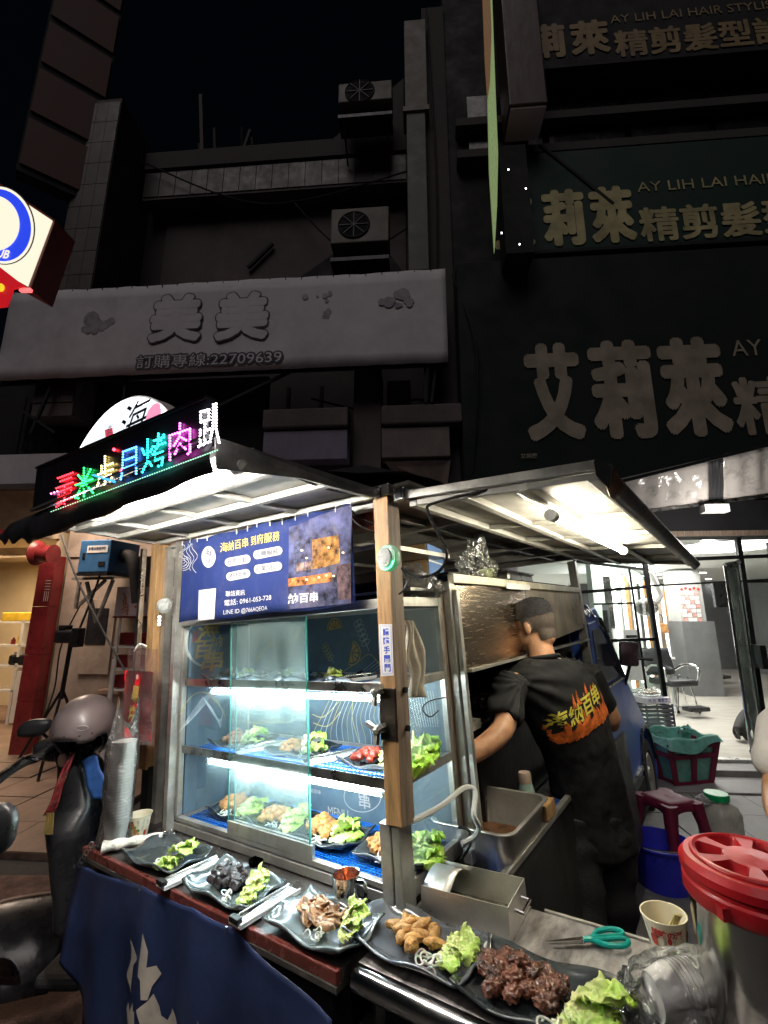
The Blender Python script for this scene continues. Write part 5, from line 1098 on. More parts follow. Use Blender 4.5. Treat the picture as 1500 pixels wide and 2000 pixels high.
skewer(697,1212,716,1260,.022,m_pale); skewer(632,1258,648,1288,.018,m_line); skewer(530,1255,500,1290,.012,m_line); skewer(586,1225,575,1250,.012,m_line)
for k in range(9): line([(350+k*3,1430-k*3),(372+k*4,1395-k*3),(395+k*2,1363-k)],.0016,m_linew)
for k in range(7): line([(395,1360),(415+k*2,1385+k*4),(430+k,1420+k*3-k*k*1.5)],.0016,m_linew)
line([(352,1395),(372,1362),(398,1352),(425,1372),(440,1400)],.003,m_line)
for k in range(16):
    x=618+k*9; line([(x+30-k*1.2,1358),(x+10-k*.5,1400),(x-6+k*2.2,1435+8*math.sin(k)),(x+4+k*1.3,1462)],.0018,m_linew if k%3 else m_line)
line([(610,1395),(632,1400),(660,1372),(668,1362)],.003,m_line); line([(612,1412),(640,1418),(665,1390)],.003,m_line); line([(690,1362),(688,1400),(700,1445),(716,1480)],.003,m_line)
line([(670,1312),(700,1292),(722,1278),(745,1302),(760,1318)],.003,m_line)
for k in range(5): line([(735+k*5,1288+k*4),(715+k*6,1305+k*2),(700+k*8,1316)],.0016,m_linew)
for k in range(6): line([(470+k*12,1405+6*math.sin(k)),(490+k*14,1412),(505+k*15,1398)],.002,m_line)
for k in range(10): line([(800+k*5,1350),(806+k*5,1385),(815+k*4.5,1420)],.0016,m_linew)
p=bp(668,1590,.0006); txt('MENU',C@T(p.x-.02,p.y,p.z)@RX(90),.10,.032,bold=.0).make('menu_lettering',m_bwh,bk)
p=bp(612,1545,.0006); txt('串燒百味',C@T(*p)@RX(90),.08,.014,bold=.0).make('menu_lettering',m_bwh,bk)
pts=[bp(708+36*math.cos(t),1556+30*math.sin(t)) for t in [2*PI*i/40 for i in range(41)]]; G().ribbon(pts,.003).make('emblem_ring',m_bwh,bk,C)
p=bp(708,1548,.0006); txt('百',C@T(*p)@RX(90),.05,.04,bold=.01).make('menu_lettering',m_bwh,bk); p=bp(712,1566,.0006); txt('串',C@T(*p)@RX(90),.05,.045,bold=.01).make('menu_lettering',m_bwh,bk)
# ================================================================ blue mesh mats on the case floor and shelves
m_bm=mat('blue_mesh_plastic',(.01,.16,.62),.35,0,.15,9,.05,40)
def mesh_mat(lab,a0,a1,b0,b1,z,s=.0125):
    g=G(); n=int((a1-a0)/s); m=int((b1-b0)/s)
    for i in range(n+1): g.box(a0+i*s-.0012,a0+i*s+.0012,b0,b1,z,z+.003)
    for j in range(m+1): g.box(a0,a1,b0+j*s-.0012,b0+j*s+.0012,z+.0031,z+.0055)
    for i in range(0,n+1,4):
        for j in range(0,m+1,4):
                if z<.1: g.box(a0+i*s-.002,a0+i*s+.002,b0+j*s-.002,b0+j*s+.002,z-.014,z)
    o=g.make('mesh_mat',m_bm,M=C,kind=None); tag(o,lab,'mat','blue mesh mats in the case'); return o
mesh_mat('blue plastic mesh mat on the case floor, left half',-1.01,-.53,.03,.315,.030)
mesh_mat('blue plastic mesh mat on the case floor, right half',-.52,-.03,.03,.315,.030)
mesh_mat('blue plastic mesh mat on the lower case shelf',-1.01,-.03,.03,.31,.268,.016); mesh_mat('blue plastic mesh mat on the upper case shelf',-1.01,-.03,.03,.31,.514,.016)
# ================================================================ plates
m_plate=mat('slate_plate',(.045,.055,.058),.22,0,.35,5,.25,14,coat=.5,dirt=.25,dcol=(.13,.15,.16),ds=4)
m_plateb=mat('slate_plate_green',(.10,.125,.125),.2,0,.35,5,.3,12,coat=.6,dirt=.25,dcol=(.2,.23,.23),ds=4)
m_plateg=mat('slate_plate_grey',(.075,.085,.095),.2,0,.35,5,.3,12,coat=.5,dirt=.25,dcol=(.14,.17,.19),ds=4)
def plate_mesh(w,d,sd,h=.018):
    def f(u,v):
        x=(u-.5)*2; y=(v-.5)*2
        k=1-.05*(x*x*y*y); wob=1+.025*math.sin(7*x+sd)+.02*math.cos(6*y+sd*2)
        e=max(abs(x),abs(y)); z=.004+h*max(0,(e-.62)/.38)**1.8+ .007*max(0,(e-.8)/.2)*math.sin(5*x-4*y+sd)+.008*abs(x*y)**3
        return (x*w/2*k*wob,y*d/2*k*(1+.02*math.sin(5*x+sd)),z)
    return f
PL={}
def plate(lab,a,b,z,rz,w=.285,d=.165,m=None,sd=1,tilt=0):
    m=m or m_plate; M=C@T(a,b,z)@RZ(rz)@RX(tilt)
    o=G().grid(plate_mesh(w,d,sd),22,16).make('plate',m,M=M,org=(0,0,0),smooth=True,solid=.005,ang=60); tag(o,lab,'plate','black wavy plates'); return M
# lettuce
def leafmat(name,c0,c1):
    if name in MT: return MT[name]
    m=bpy.data.materials.new(name); m.use_nodes=True; N=m.node_tree.nodes; L=m.node_tree.links; b=N['Principled BSDF']
    tc=N.new('ShaderNodeTexCoord'); sp=N.new('ShaderNodeSeparateXYZ'); L.new(tc.outputs['Object'],sp.inputs[0])
    nz=N.new('ShaderNodeTexNoise'); nz.inputs['Scale'].default_value=28; nz.inputs['Detail'].default_value=6; L.new(tc.outputs['Object'],nz.inputs['Vector'])
    ad=N.new('ShaderNodeMath'); ad.operation='MULTIPLY_ADD'; ad.inputs[1].default_value=6.5; L.new(sp.outputs[0],ad.inputs[0])
    ml=N.new('ShaderNodeMath'); ml.operation='MULTIPLY'; ml.inputs[1].default_value=.55; L.new(nz.outputs['Fac'],ml.inputs[0]); L.new(ml.outputs[0],ad.inputs[2])
    cr=N.new('ShaderNodeValToRGB'); cr.color_ramp.elements[0].position=.25; cr.color_ramp.elements[0].color=(*c0,1); cr.color_ramp.elements[1].position=1.0; cr.color_ramp.elements[1].color=(*c1,1); L.new(ad.outputs[0],cr.inputs[0]); L.new(cr.outputs[0],b.inputs['Base Color'])
    b.inputs['Roughness'].default_value=.32; b.inputs['Subsurface Weight'].default_value=.25; b.inputs['Subsurface Scale'].default_value=.01; b.inputs['Subsurface Radius'].default_value=(.5,1,.2)
    bp_=N.new('ShaderNodeBump'); bp_.inputs['Strength'].default_value=.5; bp_.inputs['Distance'].default_value=.003; v=N.new('ShaderNodeTexVoronoi'); v.inputs['Scale'].default_value=90; L.new(tc.outputs['Object'],v.inputs['Vector']); L.new(v.outputs['Distance'],bp_.inputs['Height']); L.new(bp_.outputs[0],b.inputs['Normal'])
    MT[name]=m; return m
m_leaf=leafmat('lettuce_leaf',(.78,.86,.40),(.40,.66,.06))
def leaf_g(L_,Wd,sd,ruf=1.0,curl=.5):
    def f(u,v):
        x=u; y=(v-.5)*2; wd=Wd*(.35+.85*math.sin(min(1,u*1.1)*PI*.6))*(math.sqrt(max(0,1-((u-.72)/.29)**2)) if u>.72 else 1)
        e=abs(y)**2*min(1,u*2.2)+max(0,u-.8)*2
        z=.25*curl*L_*math.sin(u*PI*.8)+.30*wd*abs(y)**1.6*curl
        q=V((u*3.6+sd*3,y*1.6,sd)); q2=V((u*9+sd,y*3.4,sd*2))
        z+=ruf*.34*Wd*e*noise.noise(q)+ruf*.24*Wd*e*noise.noise(q2)+ruf*.10*Wd*noise.noise(q2*1.7)
        xx=L_*u*(1-.12*y*y)+ruf*.16*L_*e*noise.noise(q2+V((5,0,0))); yy=wd*y*.55*(1+.0*u)+ruf*.16*Wd*e*noise.noise(q2+V((0,9,0)))
        z+=.003*(1-min(1,abs(y)*6))
        return (xx,yy,z+.002)
    g=G(); g.grid(f,44,30); return g
def lettuce(lab,M,s=1.0,n=3,sd=0,grp='lettuce garnish'):
    """leaves fan out from M along +X"""
    t=thing('lettuce',lab,'lettuce',M,(0,0,0),grp)
    rr=random.Random(sd)
    for k in range(n):
        L_=s*rr.uniform(.075,.092); Wd=s*rr.uniform(.042,.056)
        Mk=M@T(s*.006*k,s*(k-(n-1)/2)*.012,.004+.008*k*s)@RZ((k-(n-1)/2)*16+rr.uniform(-8,8))@RX(rr.uniform(-14,14))@RY(rr.uniform(-9,5))
        o=leaf_g(L_,Wd,sd+k*2.3,1.25,rr.uniform(.1,.55)).make('leaf',m_leaf,None,Mk,org=(0,0,0),smooth=True,ang=180); o.parent=t; o.matrix_parent_inverse=t.matrix_world.inverted(); WM[o.name]=Mk
    return t
# food pieces: one object each
PR={}
def piece(kind,i):
    key=(kind,i%6)
    if key in PR: return PR[key]
    g=G(); s=i%6
    if kind=='cube':
        g.ball((0,0,.011),(.015,.013,.011),3,nz=.10,ns=3,seed=s)
        for p in g.v:
            q=V((p.x/.015,p.y/.013,(p.z-.011)/.011)); k=.86/max(abs(q.x),abs(q.y),abs(q.z)); q=q.lerp(q*k,.82); p.x,p.y,p.z=q.x*.015,q.y*.013,q.z*.011+.011
    elif kind=='ball': g.ball((0,0,.012),(.015,.014,.012),3,nz=.28,ns=2.4,seed=s)
    elif kind=='tempura': g.ball((0,0,.011),(.030,.0125,.011),3,nz=.22,ns=2.2,seed=s); 
    elif kind=='slice':
        g.grid(lambda u,v:((u-.5)*.05*(1-.3*abs(v-.5)),(v-.5)*.028*(.6+.4*math.sin(PI*u)),.004+.006*math.sin(u*5+s)+.004*math.sin(v*6+s*2)),10,6)
    elif kind=='meat':
        g.ball((0,0,.011),(.021,.016,.011),4,nz=.38,ns=2.6,seed=s)
        for p in g.v: p+=p.normalized()*.0025*noise.noise(p*190)
    elif kind=='chunk': g.ball((0,0,.010),(.016,.012,.010),3,nz=.45,ns=2.3,seed=s)
    PR[key]=g; return g
fm={'beef':mat('charred_beef',(.05,.042,.045),.33,0,.5,40,.5,160,coat=.3,dirt=.35,dcol=(.12,.08,.07),ds=60,rnd=.4),
 'mush':mat('grilled_mushroom',(.4,.23,.12),.4,0,.4,40,.4,120,coat=.3,dirt=.5,dcol=(.1,.045,.02),ds=45,rnd=.4),
 'temp':mat('fried_batter',(.55,.30,.09),.5,0,.3,35,.5,140,dirt=.35,dcol=(.28,.11,.03),ds=40,rnd=.4),
 'pork':mat('glazed_pork',(.16,.055,.03),.28,0,.6,45,.6,120,coat=.4,dirt=.8,dcol=(.42,.21,.08),ds=26,rnd=.4),
 'karaage':mat('orange_chicken',(.6,.27,.08),.45,0,.35,40,.5,130,dirt=.3,dcol=(.35,.1,.03),ds=45,rnd=.4),
 'red':mat('red_sausage',(.5,.06,.035),.35,0,.35,30,.4,90,coat=.3,dirt=.3,dcol=(.25,.03,.02),rnd=.4),
 'brown':mat('brown_skewer_meat',(.32,.14,.075),.45,0,.4,40,.5,120,dirt=.4,dcol=(.12,.05,.03),ds=40)}
_pm={}
def pile(kind,m,M,n,rx,ry,lab,grp,nm='food_piece',s=1,sd=1,layers=2.2,cat='food'):
    rr=random.Random(sd)
    for i in range(n):
        key=(kind,i%6,m)
        if key not in _pm:
            me=bpy.data.meshes.new(nm); g=piece(kind,i); me.from_pydata(g.v,[],g.f); me.materials.append(fm[m]); me.shade_smooth(); me.update(); _pm[key]=me
            if kind=='cube': me.set_sharp_from_angle(angle=rad(40))
        o=bpy.data.objects.new(nm,_pm[key]); COL.objects.link(o)
        r=math.sqrt((i+.5)/n); t=i*2.39996+sd
        z=.006+ (1-r)*.011*layers*s*(.5+rr.random()*.5)
        S=T(rx*r*math.cos(t),ry*r*math.sin(t),z)@RZ(rr.uniform(0,360))@RX(rr.uniform(-30,30))@RY(rr.uniform(-25,25))@SCL(s*rr.uniform(.85,1.15))
        if kind=='slice': 
            q=o.modifiers.new('solid','SOLIDIFY'); q.thickness=.003
        o.matrix_world=M@S; WM[o.name]=M@S; tag(o,lab,cat,grp)
def onion(lab,M,n=6,s=1,sd=0):
    t=thing('onion',lab,'onion',M,(0,0,0),'sliced onion rings'); rr=random.Random(sd)
    mo=mat('raw_onion',(.78,.76,.68),.25,0,.06,20,.05,60,sss=.15)
    for k in range(n):
        r=rr.uniform(.007,.013)*s; a0=rr.uniform(0,6); L_=rr.uniform(2.5,5.6); c=V((rr.uniform(-.022,.022)*s,rr.uniform(-.014,.014)*s,.008+.002*k))
        G().tube([c+V((r*math.cos(a0+L_*i/12),r*math.sin(a0+L_*i/12),.003*math.sin(i*.7+k))) for i in range(13)],.0017*s,6).make('onion_ring',mo,t,M,smooth=True)
def tongs_rest(lab,a,b,rz,z=0):
    M=C@T(a,b,z)@RZ(rz)
    o=thing('tongs_tray',lab,'tray',M,(0,0,0),'white rests with steel tongs')
    G().box(-.026,.026,-.1,.09,.002,.008).make('base',m_whitel,o,M,bevel=.003)
    for s in (-1,1): G().box(s*.024-.002,s*.024+.002,-.1,.09,.008,.014).make('rim',m_whitel,o,M,bevel=.001)
    tg=thing('tongs','steel tongs lying on %s'%lab.replace('white ','the white '),'tongs',M,(0,0,.015),'steel tongs')
    for s in (-1,1): G().slab([(s*.0145-.003,-.09,.016),(s*.0145+.003,-.09,.016),(s*.006+.003,.075,.02),(s*.006-.003,.075,.02)],(0,0,.003)).make('arm',m_steelb,tg,M,bevel=.001)
    G().box(-.018,.018,-.105,-.088,.012,.024).make('grip_end',m_blk,tg,M,bevel=.002)
# counter plates
M1=plate('empty looking black plate at the left end of the counter with lettuce only',-.83,-.145,0,2,.29,.16,sd=2)
lettuce('pale green lettuce on the leftmost counter plate',M1@T(.02,-.02,.008)@RZ(12),.95,4,3)
onion('onion strips beside the leftmost lettuce',M1@T(.05,-.045,.004),5,1,5)
tongs_rest('white rest between the lettuce plate and the dark beef plate',-.657,-.155,-4)
M2=plate('grey green plate holding dark charred beef cubes',-.468,-.152,0,0,.285,.16,m_plateb,sd=4)
pile('cube','beef',M2@T(-.03,.012,.006),24,.072,.048,'charred dark beef cube piled on the second counter plate','dark beef cubes','beef_cube',1.08,4,2.4)
lettuce('bright lettuce at the right end of the beef cube plate',M2@T(.065,-.03,.01)@RZ(38),.78,4,9); onion('onion rings in front of the beef cubes',M2@T(.035,-.05,.006),6,1,8)
tongs_rest('white rest between the beef plate and the mushroom plate',-.315,-.158,-3)
M3=plate('grey green plate holding sliced grilled mushrooms',-.128,-.150,0,-3,.27,.165,m_plateb,sd=6)
pile('slice','mush',M3@T(-.03,.018,.006),24,.06,.036,'browned mushroom slice on the third counter plate','grilled mushroom slices','mushroom_slice',1.0,3,2.6)
pile('tempura','mush',M3@T(.035,-.02,.008),1,.001,.001,'single rounded mushroom cap at the edge of the third plate','grilled mushroom caps','mushroom',.8,3,1)
lettuce('lettuce leaf standing at the right of the mushroom plate',M3@T(.065,-.005,.012)@RZ(34)@RY(-14),.85,3,14); onion('onion rings in front of the mushroom slices',M3@T(.03,-.05,.006),6,1,11)
M4=plate('large glossy dark plate with golden fried pieces',.107,-.103,.004,-3,.31,.165,m_plateg,sd=8)
pile('tempura','temp',M4@T(-.005,.012,.008),13,.066,.032,'golden fried piece on the fourth counter plate','golden fried pieces','fried_piece',.93,7,2.2)
pile('ball','temp',M4@T(.022,-.035,.008),1,.001,.001,'lone round fried piece in front on the fourth plate','lone fried piece','fried_piece',1.3,9,1)
lettuce('long pale lettuce leaf at the right end of the fried plate',M4@T(.066,.0,.012)@RZ(2)@RY(-2),.84,3,22); onion('curled onion rings on the fried piece plate',M4@T(.06,-.05,.006),9,1.2,13)
M5=plate('black plate nearest the lens with glazed pork and garlic',.39,-.105,.002,2,.31,.175,m_plate,sd=3)
pile('meat','pork',M5@T(-.045,.0,.006),17,.078,.056,'glazed dark pork piece on the nearest plate','glazed pork pieces','pork_piece',1.05,2,1.9)
lettuce('big bright lettuce at the right end of the pork plate',M5@T(.035,-.05,.012)@RZ(-12),1.12,4,31); onion('onion rings at the very front of the pork plate',M5@T(.055,-.088,.012),8,1.2,17)
q=G()
for k in range(160):
    q.ball((R.gauss(-.105,.016),R.gauss(.01,.02),.008+R.random()*.002),R.uniform(.0008,.0018),1)
o=q.make('chopped_garlic',mat('chopped_garlic',(.72,.68,.58),.5,0,.1,9,0),M=M5,kind='stuff'); tag(o,'scattered chopped garlic bits on the black plate left of the pork','garlic')
# plates in the case
cases=[('chunk','brown','small browned meat piece on the top shelf, far left plate',-.86,.512,16,3,'top shelf, left end'),
 (None,None,'',-.62,.512,0,5,'top shelf, second from left'),('chunk','brown','x',-.38,.512,0,6,'top shelf, third from left'),(None,None,'',-.14,.512,0,7,'top shelf, behind the post'),
 ('chunk','brown','browned meat shred on the middle shelf, left plate',-.83,.272,22,2,'middle shelf, left end'),
 ('chunk','karaage','reddish chicken piece on the middle shelf, centre plate',-.50,.272,26,4,'middle shelf, centre'),
 ('ball','red','red cube of sausage on the middle shelf, right plate',-.16,.272,15,8,'middle shelf, right end beside the post'),
 ('ball','karaage','orange fried ball on the case floor, left plate',-.84,.036,26,1,'case floor, left end'),
 ('chunk','karaage','pale orange piece on the case floor behind the sliding glass',-.60,.036,22,9,'case floor, behind the sliding glass'),
 ('ball','karaage','orange fried chunk on the case floor, centre plate',-.37,.036,28,6,'case floor, right of the sliding glass'),
 ('chunk','karaage','golden brown fried chunk on the case floor, right plate',-.11,.036,26,12,'case floor, right end beside the post')]
for i,(kd,mm,lab,a,z,n,sd,wh_) in enumerate(cases):
    Mp=plate('black plate in the glass case: '+wh_,a,.155 if z<.5 else .14,z,R.uniform(-5,5),.24,.17,m_plate,sd)
    if kd and n: pile(kd,mm,Mp@T(-.045,.0,.006),n,.046 if z>.2 else .055,.042,lab,'food on '+wh_,s=.95 if z>.2 else 1.12,sd=sd,layers=3.2)
    if i not in (3,): lettuce('lettuce in the glass case: '+wh_,Mp@T(.02,-.04+(.02 if z>.5 else 0),.01)@RZ(52),1.15 if z<.5 else .75,3,sd+40)
    if z<.2: onion('white onion in the glass case: '+wh_,Mp@T(.0,-.055,.006),6,1.2,sd)
lettuce('lettuce in the case corner seen through the side glass, middle shelf',C@T(-.09,.14,.28)@RZ(30),1.5,4,77); lettuce('lettuce in the case corner seen through the side glass, case floor',C@T(-.07,.13,.04)@RZ(30),1.3,3,78)
tongs_rest('white rest on the middle case shelf, left',-.69,.14,-28,.276); tongs_rest('white rest on the middle case shelf, right',-.34,.14,-28,.276); tongs_rest('white rest on the top case shelf',-.26,.14,-28,.518)
# ================================================================ things on the counter
mg=thing('steel_mug','small stainless mug of red sauce on the counter','mug',C,(-.145,-.045,0)); M=C@T(-.145,-.04,0)@SCL(1.3)
G().lathe([(.024,0),(.026,.003),(.028,.05),(.0285,.052),(.0268,.051),(.025,.006),(0,.006)],28,M,True,False).make('cup_body',m_steelb,mg,W,smooth=True,ang=50)
G().disc((0,0,.026),.0255,24,M).make('sauce',mat('chilli_sauce',(.22,.035,.01),.2,0,.3,40,.2,80),mg)
G().tube(bez([(.027,0,.044),(.044,.004,.042),(.044,.004,.014),(.027,0,.012)],5),.004,8).make('handle',m_steelb,mg,M,smooth=True)
sp_=G().grid(lambda u,v:(.004+(.011*math.sin(PI*min(1,u*1.6))*(v-.5)*(1 if u<.6 else .5)),.002-.02*u+.003*abs(v-.5),.02+.052*u),12,4); o=sp_.make('spoon',mat('orange_plastic',(.8,.13,.02),.3,0,.1,9,0),M=M,smooth=True,solid=.0025); tag(o,'bright orange plastic spoon standing in the steel mug','spoon')
# acrylic box
p=cl(500,1698,2,0); o=thing('clear_box','small clear acrylic box behind the beef plate','box',C,tuple(p))
for x0,x1,y0,y1 in ((-.02,.02,-.012,-.011),(-.02,.02,.011,.012),(-.02,-.019,-.011,.011),(.019,.02,-.011,.011)): G().box(x0,x1,y0,y1,0,.028,T(*p)).make('side_panel',m_glass,o,C)
# stainless scoop box
S=thing('steel_scoop_box','stainless steel box with a rounded hood and side handle','metal box',C,(.2,.06,0)); M=C@T(.275,.018,0)@RZ(4)
th=.0022; L1=.215; wd=.135; hh=.068
def sb(name,m,x0,x1,y0,y1,z0,z1,**k): return G().box(x0,x1,y0,y1,z0,z1).make(name,m,S,M,**k)
m_sc=mat('satin_steel',(.74,.72,.67),.38,.85,.10,12,.1,60,dirt=.2,dcol=(.5,.42,.3),ds=8)
sb('floor',mat('oily_steel',(.35,.33,.22),.2,.8,.3,30,.3,90),-L1,0,0,wd,.0,.003); sb('front_side',m_sc,-L1,0,0,th,.003,hh); sb('rear_side',m_sc,-L1,0,wd-th,wd,.003,hh); sb('right_end',m_sc,0,th,0,wd,0,hh,bevel=.0008); sb('left_end',m_sc,-L1-th,-L1,0,wd,0,hh*.8)
G().grid(lambda u,v:(-L1+.072*v,wd*u,hh*.82+.026*math.sin(PI*u)),16,3).make('hood',m_sc,S,M,smooth=True,solid=.002)
G().tube([(th,.04,.045),(.022,.04,.043),(.022,.095,.043),(th,.095,.045)],.0045,8).make('handle',m_steelb,S,M,smooth=True)
tbt('strip_left',m_steel,.03,.27,.0,.17,-.002,.0015)
# deep tray beside the grill
DT=thing('deep_tray','deep stainless food tray with brown liquid beside the rear case post','tray',C,(.04,.48,-.03))
def trg(z,o_,r=.045,n=6):
    pts=[]; x0,x1,y0,y1=-.09+o_,.17-o_,.31+o_,.655-o_
    for cx_,cy_,a0 in ((x1-r,y1-r,0),(x0+r,y1-r,PI/2),(x0+r,y0+r,PI),(x1-r,y0+r,1.5*PI)):
        for k in range(n+1): t=a0+k/n*PI/2; pts.append(V((cx_+r*math.cos(t),cy_+r*math.sin(t),z)))
    return pts
g=G(); rings=[trg(.083,-.012),trg(.086,-.01),trg(.085,0),trg(-.045,.02),trg(-.05,.028)]; n=len(rings[0])
for rg in rings: g.v+=rg
for i in range(4):
    for j in range(n): g.f.append((i*n+j,i*n+(j+1)%n,(i+1)*n+(j+1)%n,(i+1)*n+j))
g.f.append(tuple(4*n+j for j in range(n))); g.make('pan',m_sc,DT,C,smooth=True,solid=.002,ang=50)
g=G(); g.add(trg(-.02,.018),[tuple(range(n))]); g.make('liquid',mat('brown_broth',(.16,.07,.03),.08,0,.4,18,.1,20),DT,C)
# squeeze bottle
p=cl(1030,1560,1,.70); bo=thing('sauce_bottle','pale green squeeze bottle with brownish cap behind the deep tray','bottle',C,(p.x,.70,-.05))
G().lathe([(.028,0),(.03,.01),(.03,.13),(.024,.16),(.021,.165)],20,T(p.x,.7,-.06)).make('body',mat('pale_green_bottle',(.28,.42,.36),.3,0,.1,9,0,alpha=.85),bo,C,smooth=True)
G().lathe([(.023,.165),(.023,.195),(.02,.2)],20,T(p.x,.7,-.06)).make('cap',mat('tan_cap',(.4,.3,.24),.5,0,.1,9,0),bo,C,smooth=True)
o=G().lathe([(.02,0),(.024,.01),(.024,.06),(.01,.08)],16,T(p.x-.055,.72,-.03)).make('pot',m_bplas,M=C,smooth=True); tag(o,'small shiny black pot left of the pale green bottle','pot')
o=G().box(p.x+.03,p.x+.08,.66,.76,.0,.05).make('wooden_box',m_wood,M=C,bevel=.004); tag(o,'small brown box right of the pale green bottle','box')
# scissors
a0=cl(1065,1843,2,.006); a1=cl(1140,1838,2,.006); sc_=thing('scissors','kitchen scissors with teal handles on the steel worktop','scissors',C,tuple(a1)); M=C@T(a1.x,a1.y,.006)@RZ(math.degrees(math.atan2(a1.y-a0.y,a1.x-a0.x)))
Lb=(a1-a0).length
for s in (-1,1): G().slab([(-Lb,s*.001,0),(-.0,s*.009,0),(.004,-s*.004,0)],(0,0,.0018)).make('blade',m_steelb,sc_,M@T(0,0,.0019*s))
m_th=mat('teal_handle',(.0,.33,.27),.35,0,.12,9,.05,40)
for s in (-1,1):
    pts=[(.0,0,0),(.02,s*.004,0),(.04,s*.022,0),(.07,s*.028,0),(.088,s*.020,0),(.09,s*.008,0),(.07,s*.004,0),(.045,s*.005,0),(.025,s*.004,0)]
    G().tube(bez(pts+[pts[1]],4),.0052,8,el=.8).make('handle',m_th,sc_,M@T(0,0,.003),smooth=True)
G().lathe([(.004,0),(.004,.004)],12,M).make('pivot',m_steel,sc_)
# paper cups
m_cup=mat('paper_cup_white',(.93,.92,.9),.5,0,.04,9,.03); m_cupi=mat('paper_cup_cream',(.78,.72,.52),.5,0,.05,9,.03)
def cup_g(r0=.029,r1=.042,h=.072,n=30): return G().lathe([(r0*.93,.004),(r0,.0),(r1,h),(r1+.0022,h+.0005),(r1+.0022,h+.003),(r1-.0005,h+.0028),(r0-.001,.005),(0,.005)],n,None,False,False)
def pcup(lab,M,full=True):
    t=thing('paper_cup',lab,'cup',M,(0,0,0),'printed paper cups'); cup_g().make('cup_body',m_cupi,t,M,smooth=True,ang=50)
    r0,r1,h=.0293,.0423,.072
    def cf(a,z,off=.0004): r=r0+(r1-r0)*z/h+off; return V((r*math.cos(a),r*math.sin(a),z))
    def patch(a0,a1,z0,z1,m,nm='print',off=.0005): G().grid(lambda u,v:cf(a0+(a1-a0)*u,z0+(z1-z0)*v,off),14,4).make(nm,m,t,M,smooth=True)
    patch(0,2*PI,.004,.064,mat('cup_print_pale',(.66,.64,.5),.5,0,.35,60,0),'wrap_print',.0002)
    rr=random.Random(5)
    for k in range(26):
        a=rr.uniform(0,6.28); z=rr.uniform(.008,.05); q=G(); s=rr.uniform(.004,.008)
        q.add([cf(a+s/.036*math.cos(x),z+s*math.sin(x)*(.7 if k%2 else 1.6),.0008+.00002*k) for x in [2*PI*i/9 for i in range(9)]],[tuple(range(9))]); q.make('print',[mat('cup_red',(.5,.05,.03),.5,0,.1,9,0),mat('cup_green',(.08,.28,.08),.5,0,.1,9,0),mat('cup_orange',(.6,.22,.06),.5,0,.1,9,0),mat('cup_brown',(.16,.07,.04),.5,0,.1,9,0)][k%4],t,M)
    # heading characters wrapped round the side
    for base in (-2.2,.6):
        for j,chh in enumerate('美味の湯'):
            g=text_geo(chh,.0145,.05); a=base+j*.36
            g.v=[cf(a+(p.x/.038),.054+p.y,.0012) for p in g.v]; g.make('lettering',mat('cup_red',(.5,.05,.03),.5,0,.1,9,0),t,M)
    return t
p=cl(1310,1866,2,0); pcup('printed paper cup with skewers standing beside the steel urn',C@T(p.x,p.y,0)@RZ(15))
for k in range(3): tag(G().tube([(p.x-.0+k*.006,p.y-.01,.045),(p.x+.03+k*.004,p.y-.035,.095)],.0022,6).make('bamboo_skewer',mat('bamboo',(.62,.5,.2),.5,0,.1,30,0),M=C),'thin bamboo skewer leaning in the printed paper cup','skewer','bamboo skewers in the cup')
p=cl(270,1634,2,0); pcup('printed paper cup half hidden behind the tall cup stack',C@T(p.x,p.y,0)@RZ(200)@SCL(1.0))
# tall stack of nested white cups in a clear sleeve
b0=cl(224,1650,2,0); b0.y+=.0; top=cl(244,1440,1,b0.y+.01); dirv=(top-b0); Ls=dirv.length; zx=dirv.normalized()
Mst=frame(C@b0,C.to_3x3()@V((1,0,0)),C.to_3x3()@zx.cross(V((1,0,0))));
Ms0=Matrix((C.to_3x3()@V((1,0,0)),(C.to_3x3()@zx.cross(V((1,0,0)))).normalized(),(C.to_3x3()@zx))).transposed().to_4x4(); Ms0.translation=C@b0
me=None; N_=int(Ls/.0098)
def stack(lab,grp,Ms,N_,step,sc=1,zs=1):
    me=None
    for k in range(N_):
        S_=Ms@T(R.uniform(-.0006,.0006),R.uniform(-.0006,.0006),k*step)@SCL(sc,sc,sc*zs)
        if me is None:
            o=cup_g(.030,.0405,.07).make('nested_cup',m_cup,M=S_,org=(0,0,0),smooth=True,ang=50); me=o.data
        else: o=bpy.data.objects.new('nested_cup',me); COL.objects.link(o); o.matrix_world=S_
        tag(o,lab,'cup',grp)
stack('white paper cup nested in the tall bagged stack','white cups in the tall stack',Ms0,N_-7,.0098)
def sleeve(lab,Ms,L_,r,sd,m,top=.16,nm='plastic_sleeve',sq=1):
    g=G()
    def f(u,v):
        a=2*PI*u; z=-.004+(L_+top)*v; rr_=r*(1+.06*math.sin(3*a+sd)+.05*math.sin(9*v+2*a))
        k=max(0,(z-L_)/top); rr_*=(1+.25*k); x=rr_*math.cos(a)*(1+.1*k); y=rr_*math.sin(a)*(1-.75*k)
        n=noise.noise(V((x*30,y*30,z*22+sd)))*.010+noise.noise(V((x*90,y*90,z*70+sd)))*.004; z+=(.05*math.sin(2*a+1)-.02)*k
        if v<.02: x*=.8;y*=.8
        return (x*(1+n*9),y*(1+n*9),z)
    g.grid(f,48,70); o=g.make(nm,m,M=Ms,org=(0,0,0),smooth=True,ang=45); tag(o,lab,'bag'); return o
sleeve('clear plastic sleeve around the tall stack of white cups',Ms0,(N_-7)*.0098+.06,.052,2,m_bagw,.13)
